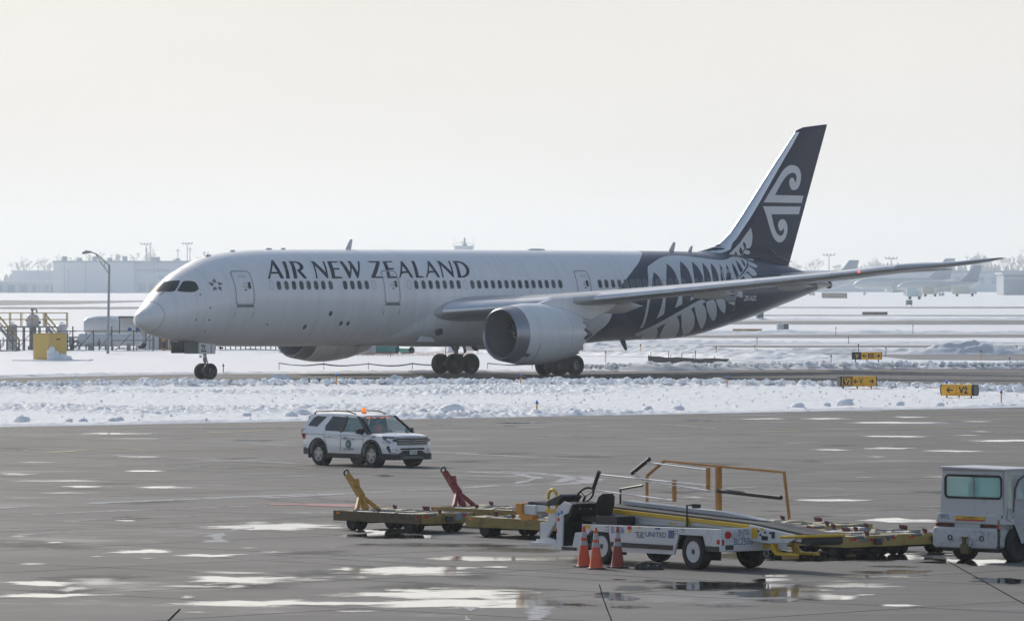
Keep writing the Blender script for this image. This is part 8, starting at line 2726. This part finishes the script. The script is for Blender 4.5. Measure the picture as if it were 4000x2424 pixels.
# control tower
t = thing('control_tower', 'hazy tower cab with mast and railings over the fuselage', 'control tower', (-20.6, 2520, 0), 0)
build('shaft', MB().lathe([(0, 3.2), (18.0, 3.0)], (0, 0, 0), (0, 0, 1), 16), M_bldg2, t)
build('cab', MB().lathe([(17.5, 3.4), (18.2, 4.2), (19.0, 4.2), (19.3, 4.5), (19.6, 4.5), (19.6, 0.01)], (0, 0, 0), (0, 0, 1), 20), M_bdoor, t)
build('railing', MB().path([(4.4 * math.cos(q), 4.4 * math.sin(q), 20.6) for q in np.linspace(0, 2 * PI, 20, endpoint=False)], 0.1, 4, True).tube((-4.4, 0, 19.6), (-4.4, 0, 20.7), 0.12, n=4).tube((4.4, 0, 19.6), (4.4, 0, 20.7), 0.12, n=4), M_bdoor, t)
build('radar_mast', MB().lathe([(19.6, 1.3), (20.3, 0.9), (21.0, 0.5), (22.6, 0.45), (23.2, 0.15)], (0.3, 0, 0), (0, 0, 1), 10).box(-1.6, 0.2, -0.2, 0.2, 20.7, 21.0, Matrix.Rotation(0.3, 3, 'Y'), (0, 0, 20.8)), M_bdoor, t)
for x in (-4.3, 4.0):
    build('whip_aerial', MB().tube((x, 0, 19.6), (x, 0, 23.5), 0.07, n=5), M_bldg2, t)
# parked airliners beyond the right-hand snow
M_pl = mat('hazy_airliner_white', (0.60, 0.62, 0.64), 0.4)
M_plt = mat('hazy_airliner_tail', (0.28, 0.35, 0.41), 0.4)  # fin colour lightened in place of denser haze
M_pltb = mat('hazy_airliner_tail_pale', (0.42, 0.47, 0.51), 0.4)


def parked(x, y, s, tail, label):
    """small twin jet, nose to the left; origin under the wing"""
    t = thing('parked_airliner', label, 'airliner', (x, y, 0), math.radians(8), 'airliners parked in the haze')
    rg = []
    for u, r, z in ((-17, 0.1, 3.3), (-16, 1.0, 3.5), (-14, 1.75, 3.9), (-11, 1.95, 4.1), (8, 1.95, 4.1), (13, 1.3, 4.6), (17, 0.35, 5.2)):
        rg.append([(u * s, r * s * math.cos(q), (z + r * math.sin(q)) * s) for q in np.linspace(0, 2 * PI, 16, endpoint=False)])
    build('fuselage', MB().loft(rg), M_pl, t, smooth=60)
    build('fin', MB().loft([[(a * s, w * s, z * s), (a * s + (b - a) * s * 0.5, w * 2 * s, z * s), (b * s, w * s, z * s), (b * s, -w * s, z * s), (a * s + (b - a) * s * 0.5, -w * 2 * s, z * s), (a * s, -w * s, z * s)] for a, b, z, w in ((8.5, 16.5, 5.6, 0.12), (11.5, 17.2, 8.2, 0.1), (14.8, 18.4, 12.4, 0.05))]), tail, t, smooth=40)
    for sg in (1, -1):
        build('wing', MB().loft([[(a * s, sg * yy * s, z * s), (b * s, sg * yy * s, z * s), (b * s, sg * yy * s, (z + th_) * s), (a * s, sg * yy * s, (z + th_) * s)] for a, b, yy, z, th_ in ((-4, 4.5, 1.5, 2.9, 0.7), (1.0, 5.0, 6, 3.4, 0.4), (6.2, 7.8, 16.5, 4.4, 0.15))]), M_pl, t)
        build('tailplane', MB().loft([[(a * s, sg * yy * s, z * s), (b * s, sg * yy * s, z * s), (b * s, sg * yy * s, (z + 0.25) * s), (a * s, sg * yy * s, (z + 0.25) * s)] for a, b, yy, z in ((12.5, 16.5, 0.6, 5.0), (15.6, 17.6, 6.4, 5.5))]), M_pl, t)
        build('engine', MB().lathe([(-4.6 * s, 0.85 * s), (-4.4 * s, 1.0 * s), (-2.2 * s, 0.95 * s), (-0.6 * s, 0.55 * s)], (0, sg * 5 * s, 1.9 * s), (1, 0, 0), 16), M_pl, t, smooth=40)
    for u, yy in ((-13, 0), (1.5, 2.8), (1.5, -2.8)):
        build('landing_gear', MB().tube((u * s, yy * s, 0.5), (u * s, yy * s, 2.4 * s), 0.2, n=6).tube((u * s, yy * s - 0.4, 0.5), (u * s, yy * s + 0.4, 0.5), 0.5, n=12), M_bdoor, t)
    return t


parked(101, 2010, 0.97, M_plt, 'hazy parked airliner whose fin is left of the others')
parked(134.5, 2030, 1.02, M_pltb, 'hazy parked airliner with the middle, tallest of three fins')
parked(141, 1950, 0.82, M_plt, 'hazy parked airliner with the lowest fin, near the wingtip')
t = thing('hangar', 'dark grey hangar at the right edge in haze', 'hangar', (172, 2060, 0), 0)
build('wall', MB().box(0, 40, 0, 30, 0, 7.2), mat('hangar_haze_paled', (0.36, 0.41, 0.46), 0.6), t)  # wall colour lightened, part of the haze is painted in
build('roof', MB().box(-0.6, 40.6, -0.6, 30.6, 7.2, 7.8), M_bdoor, t)
build('door_track', MB().box(0, 40, -0.3, 0, 5.6, 6.0), M_bdoor, t)
t = thing('terminal', 'long hazy terminal block behind the parked airliners', 'building', (95, 2480, 0), 0)
build('wall', MB().box(0, 130, 0, 30, 0, 8), mat('terminal_haze_paled', (0.76, 0.80, 0.83), 0.7), t)  # paler than the real wall, haze put into the colour
build('roof', MB().box(-1, 131, -1, 31, 8, 9), M_bdoor, t)
for x in np.arange(3, 126, 8):
    build('window_bay', MB().box(x, x + 5, -0.2, 0, 3.5, 6.2), M_bdoor, t)
for k, (x, y, w, c, lb) in enumerate(((110, 1640, 4.2, (0.50, 0.62, 0.63), 'pale teal service truck on the distant snow'), (-62, 2250, 5, (0.6, 0.6, 0.6), 'small white van by the cargo doors'), (-130.5, 2300, 7.5, (0.55, 0.57, 0.58), 'white box truck parked before the cargo building'), (142, 1900, 8, (0.55, 0.56, 0.5), 'service truck under the lowest fin'), (131, 1880, 5, (0.5, 0.5, 0.42), 'low vehicle left of the service truck'))):
    t = thing('service_truck', lb, 'truck', (x, y, 0), 0, 'service vehicles in the haze')
    build('box', MB().box(0, w * 0.68, 0, 2.2, 0.8, 3.2), mat('truck_%d' % k, c, 0.6), t, bevel=0.1)
    build('cab', MB().prism([(w * 0.7, 0.8), (w, 0.8), (w, 1.6), (w * 0.9, 2.5), (w * 0.7, 2.5)], 0, 2.2), M_pl, t, bevel=0.08)
    for u in (0.2, 0.82):
        build('wheel', MB().tube((w * u, -0.05, 0.45), (w * u, 0.3, 0.45), 0.45, n=12), M_rubber, t)


# bare winter trees far off; each with its own trunk and twigs
M_bark = mat('haze_paled_bark', (0.36, 0.35, 0.345), 0.9)  # bark colour raised to carry the whitening of the haze


def tree_meshes(seed):
    r = random.Random(seed)
    tr, tw = MB(), MB()
    H = 10.0
    tr.tube((0, 0, 0), (0, 0, H * 0.45), 0.32, 0.2, n=6)

    def grow(p, d, ln, rad, lv):
        e = p + d * ln
        (tr if lv < 2 else tw).tube(tuple(p), tuple(e), rad, rad * 0.6, n=4 if lv < 2 else 3, cap=False)
        if lv >= 4:
            return
        for _ in range(r.choice((2, 3, 3))):
            nd = (d + Vector((r.uniform(-1, 1), r.uniform(-1, 1), r.uniform(-0.25, 0.6))) * 0.75).normalized()
            grow(p + d * ln * r.uniform(0.6, 1), nd, ln * r.uniform(0.55, 0.8), max(rad * 0.55, 0.05), lv + 1)
    for k in range(4):
        grow(Vector((0, 0, H * (0.3 + 0.05 * k))), Vector((r.uniform(-0.6, 0.6), r.uniform(-0.6, 0.6), 1)).normalized(), H * 0.27, 0.17, 0)
    return tr, tw


TM = []
for s in range(4):
    a, b = tree_meshes(s)
    t0 = build('trunk', a, M_bark, None, recalc=False)
    t1 = build('crown', b, M_bark, None, recalc=False)
    TM.append((t0.data, t1.data))
    bpy.data.objects.remove(t0)
    bpy.data.objects.remove(t1)
TL = ['bare tree behind the low building at far left', 'bare tree above the cargo building roof', 'bare tree behind the parked airliners', 'bare tree behind the dark hangar']
spots = [(-424 + 12 * i + rng.uniform(-4, 4), 4200 + rng.uniform(-120, 120), 1.6 + 0.7 * rng.rand(), 0) for i in range(11)] + [(-300 + 21 * i, 4150 + rng.uniform(-60, 60), 2.0 + 0.4 * rng.rand(), 1) for i in range(6)] + \
        [(205 + 12 * i + rng.uniform(-3, 3), 4200 + rng.uniform(-100, 100), 1.35 + 0.5 * rng.rand(), 2) for i in range(9)] + [(318 + 8 * i + rng.uniform(-2, 2), 4100 + rng.uniform(-80, 80), 1.9 + 0.6 * rng.rand(), 3) for i in range(8)]
tcnt = {}
for x, y, s, k in sorted(spots, key=lambda q: q[0] / q[1]):
    n = tcnt[k] = tcnt.get(k, -1) + 1
    t = thing('bare_tree', ORD[n] + ' ' + TL[k], 'tree', (x, y, 0), rng.uniform(0, 6), 'bare trees in the haze')
    q = rng.randint(4)
    t.scale = (s * 1.1, s * 1.1, s)
    link('trunk', TM[q][0], None, t)
    link('crown', TM[q][1], None, t)
# a far wood as one grey mass, haze lightening put into its colour
wv = MB()
for x0, x1, y, h, sd in ((-430, -290, 4330, 9, 1), (-290, -60, 4330, 8, 2), (120, 420, 4330, 13, 3)):
    for x in np.arange(x0, x1, 2.6):
        hh_ = h * (0.5 + float(fbm(np.array(x * 0.05), np.array(sd * 3.0), 3, 9)))
        wv.lathe([(0, 1.5), (hh_ * 0.5, 2.1), (hh_ * 0.8, 1.6), (hh_, 0.2)], (x + rng.uniform(-1, 1), y + rng.uniform(-30, 30), 0), (0, 0, 1), 5)
tag(build('distant_wood', wv, mat('haze_paled_wood', (0.36, 0.36, 0.365), 0.9), None, recalc=False), kind='stuff')

# ------------------------------------------------------------------ winter haze
hm = bpy.data.materials.new('winter_haze')
hm.use_nodes = True
hm.node_tree.nodes.remove(hm.node_tree.nodes['Principled BSDF'])
pv = hm.node_tree.nodes.new('ShaderNodeVolumePrincipled')
pv.inputs['Color'].default_value = (0.84, 0.93, 1.0, 1)
pv.inputs['Density'].default_value = HAZE_DENSITY
pv.inputs['Anisotropy'].default_value = 0.45
hm.node_tree.links.new(pv.outputs['Volume'], hm.node_tree.nodes['Material Output'].inputs['Volume'])
hz = build('haze', MB().box(-2400, 2400, -70, 4500, -1.2, 52), hm)
tag(hz, kind='stuff')
# end of scene
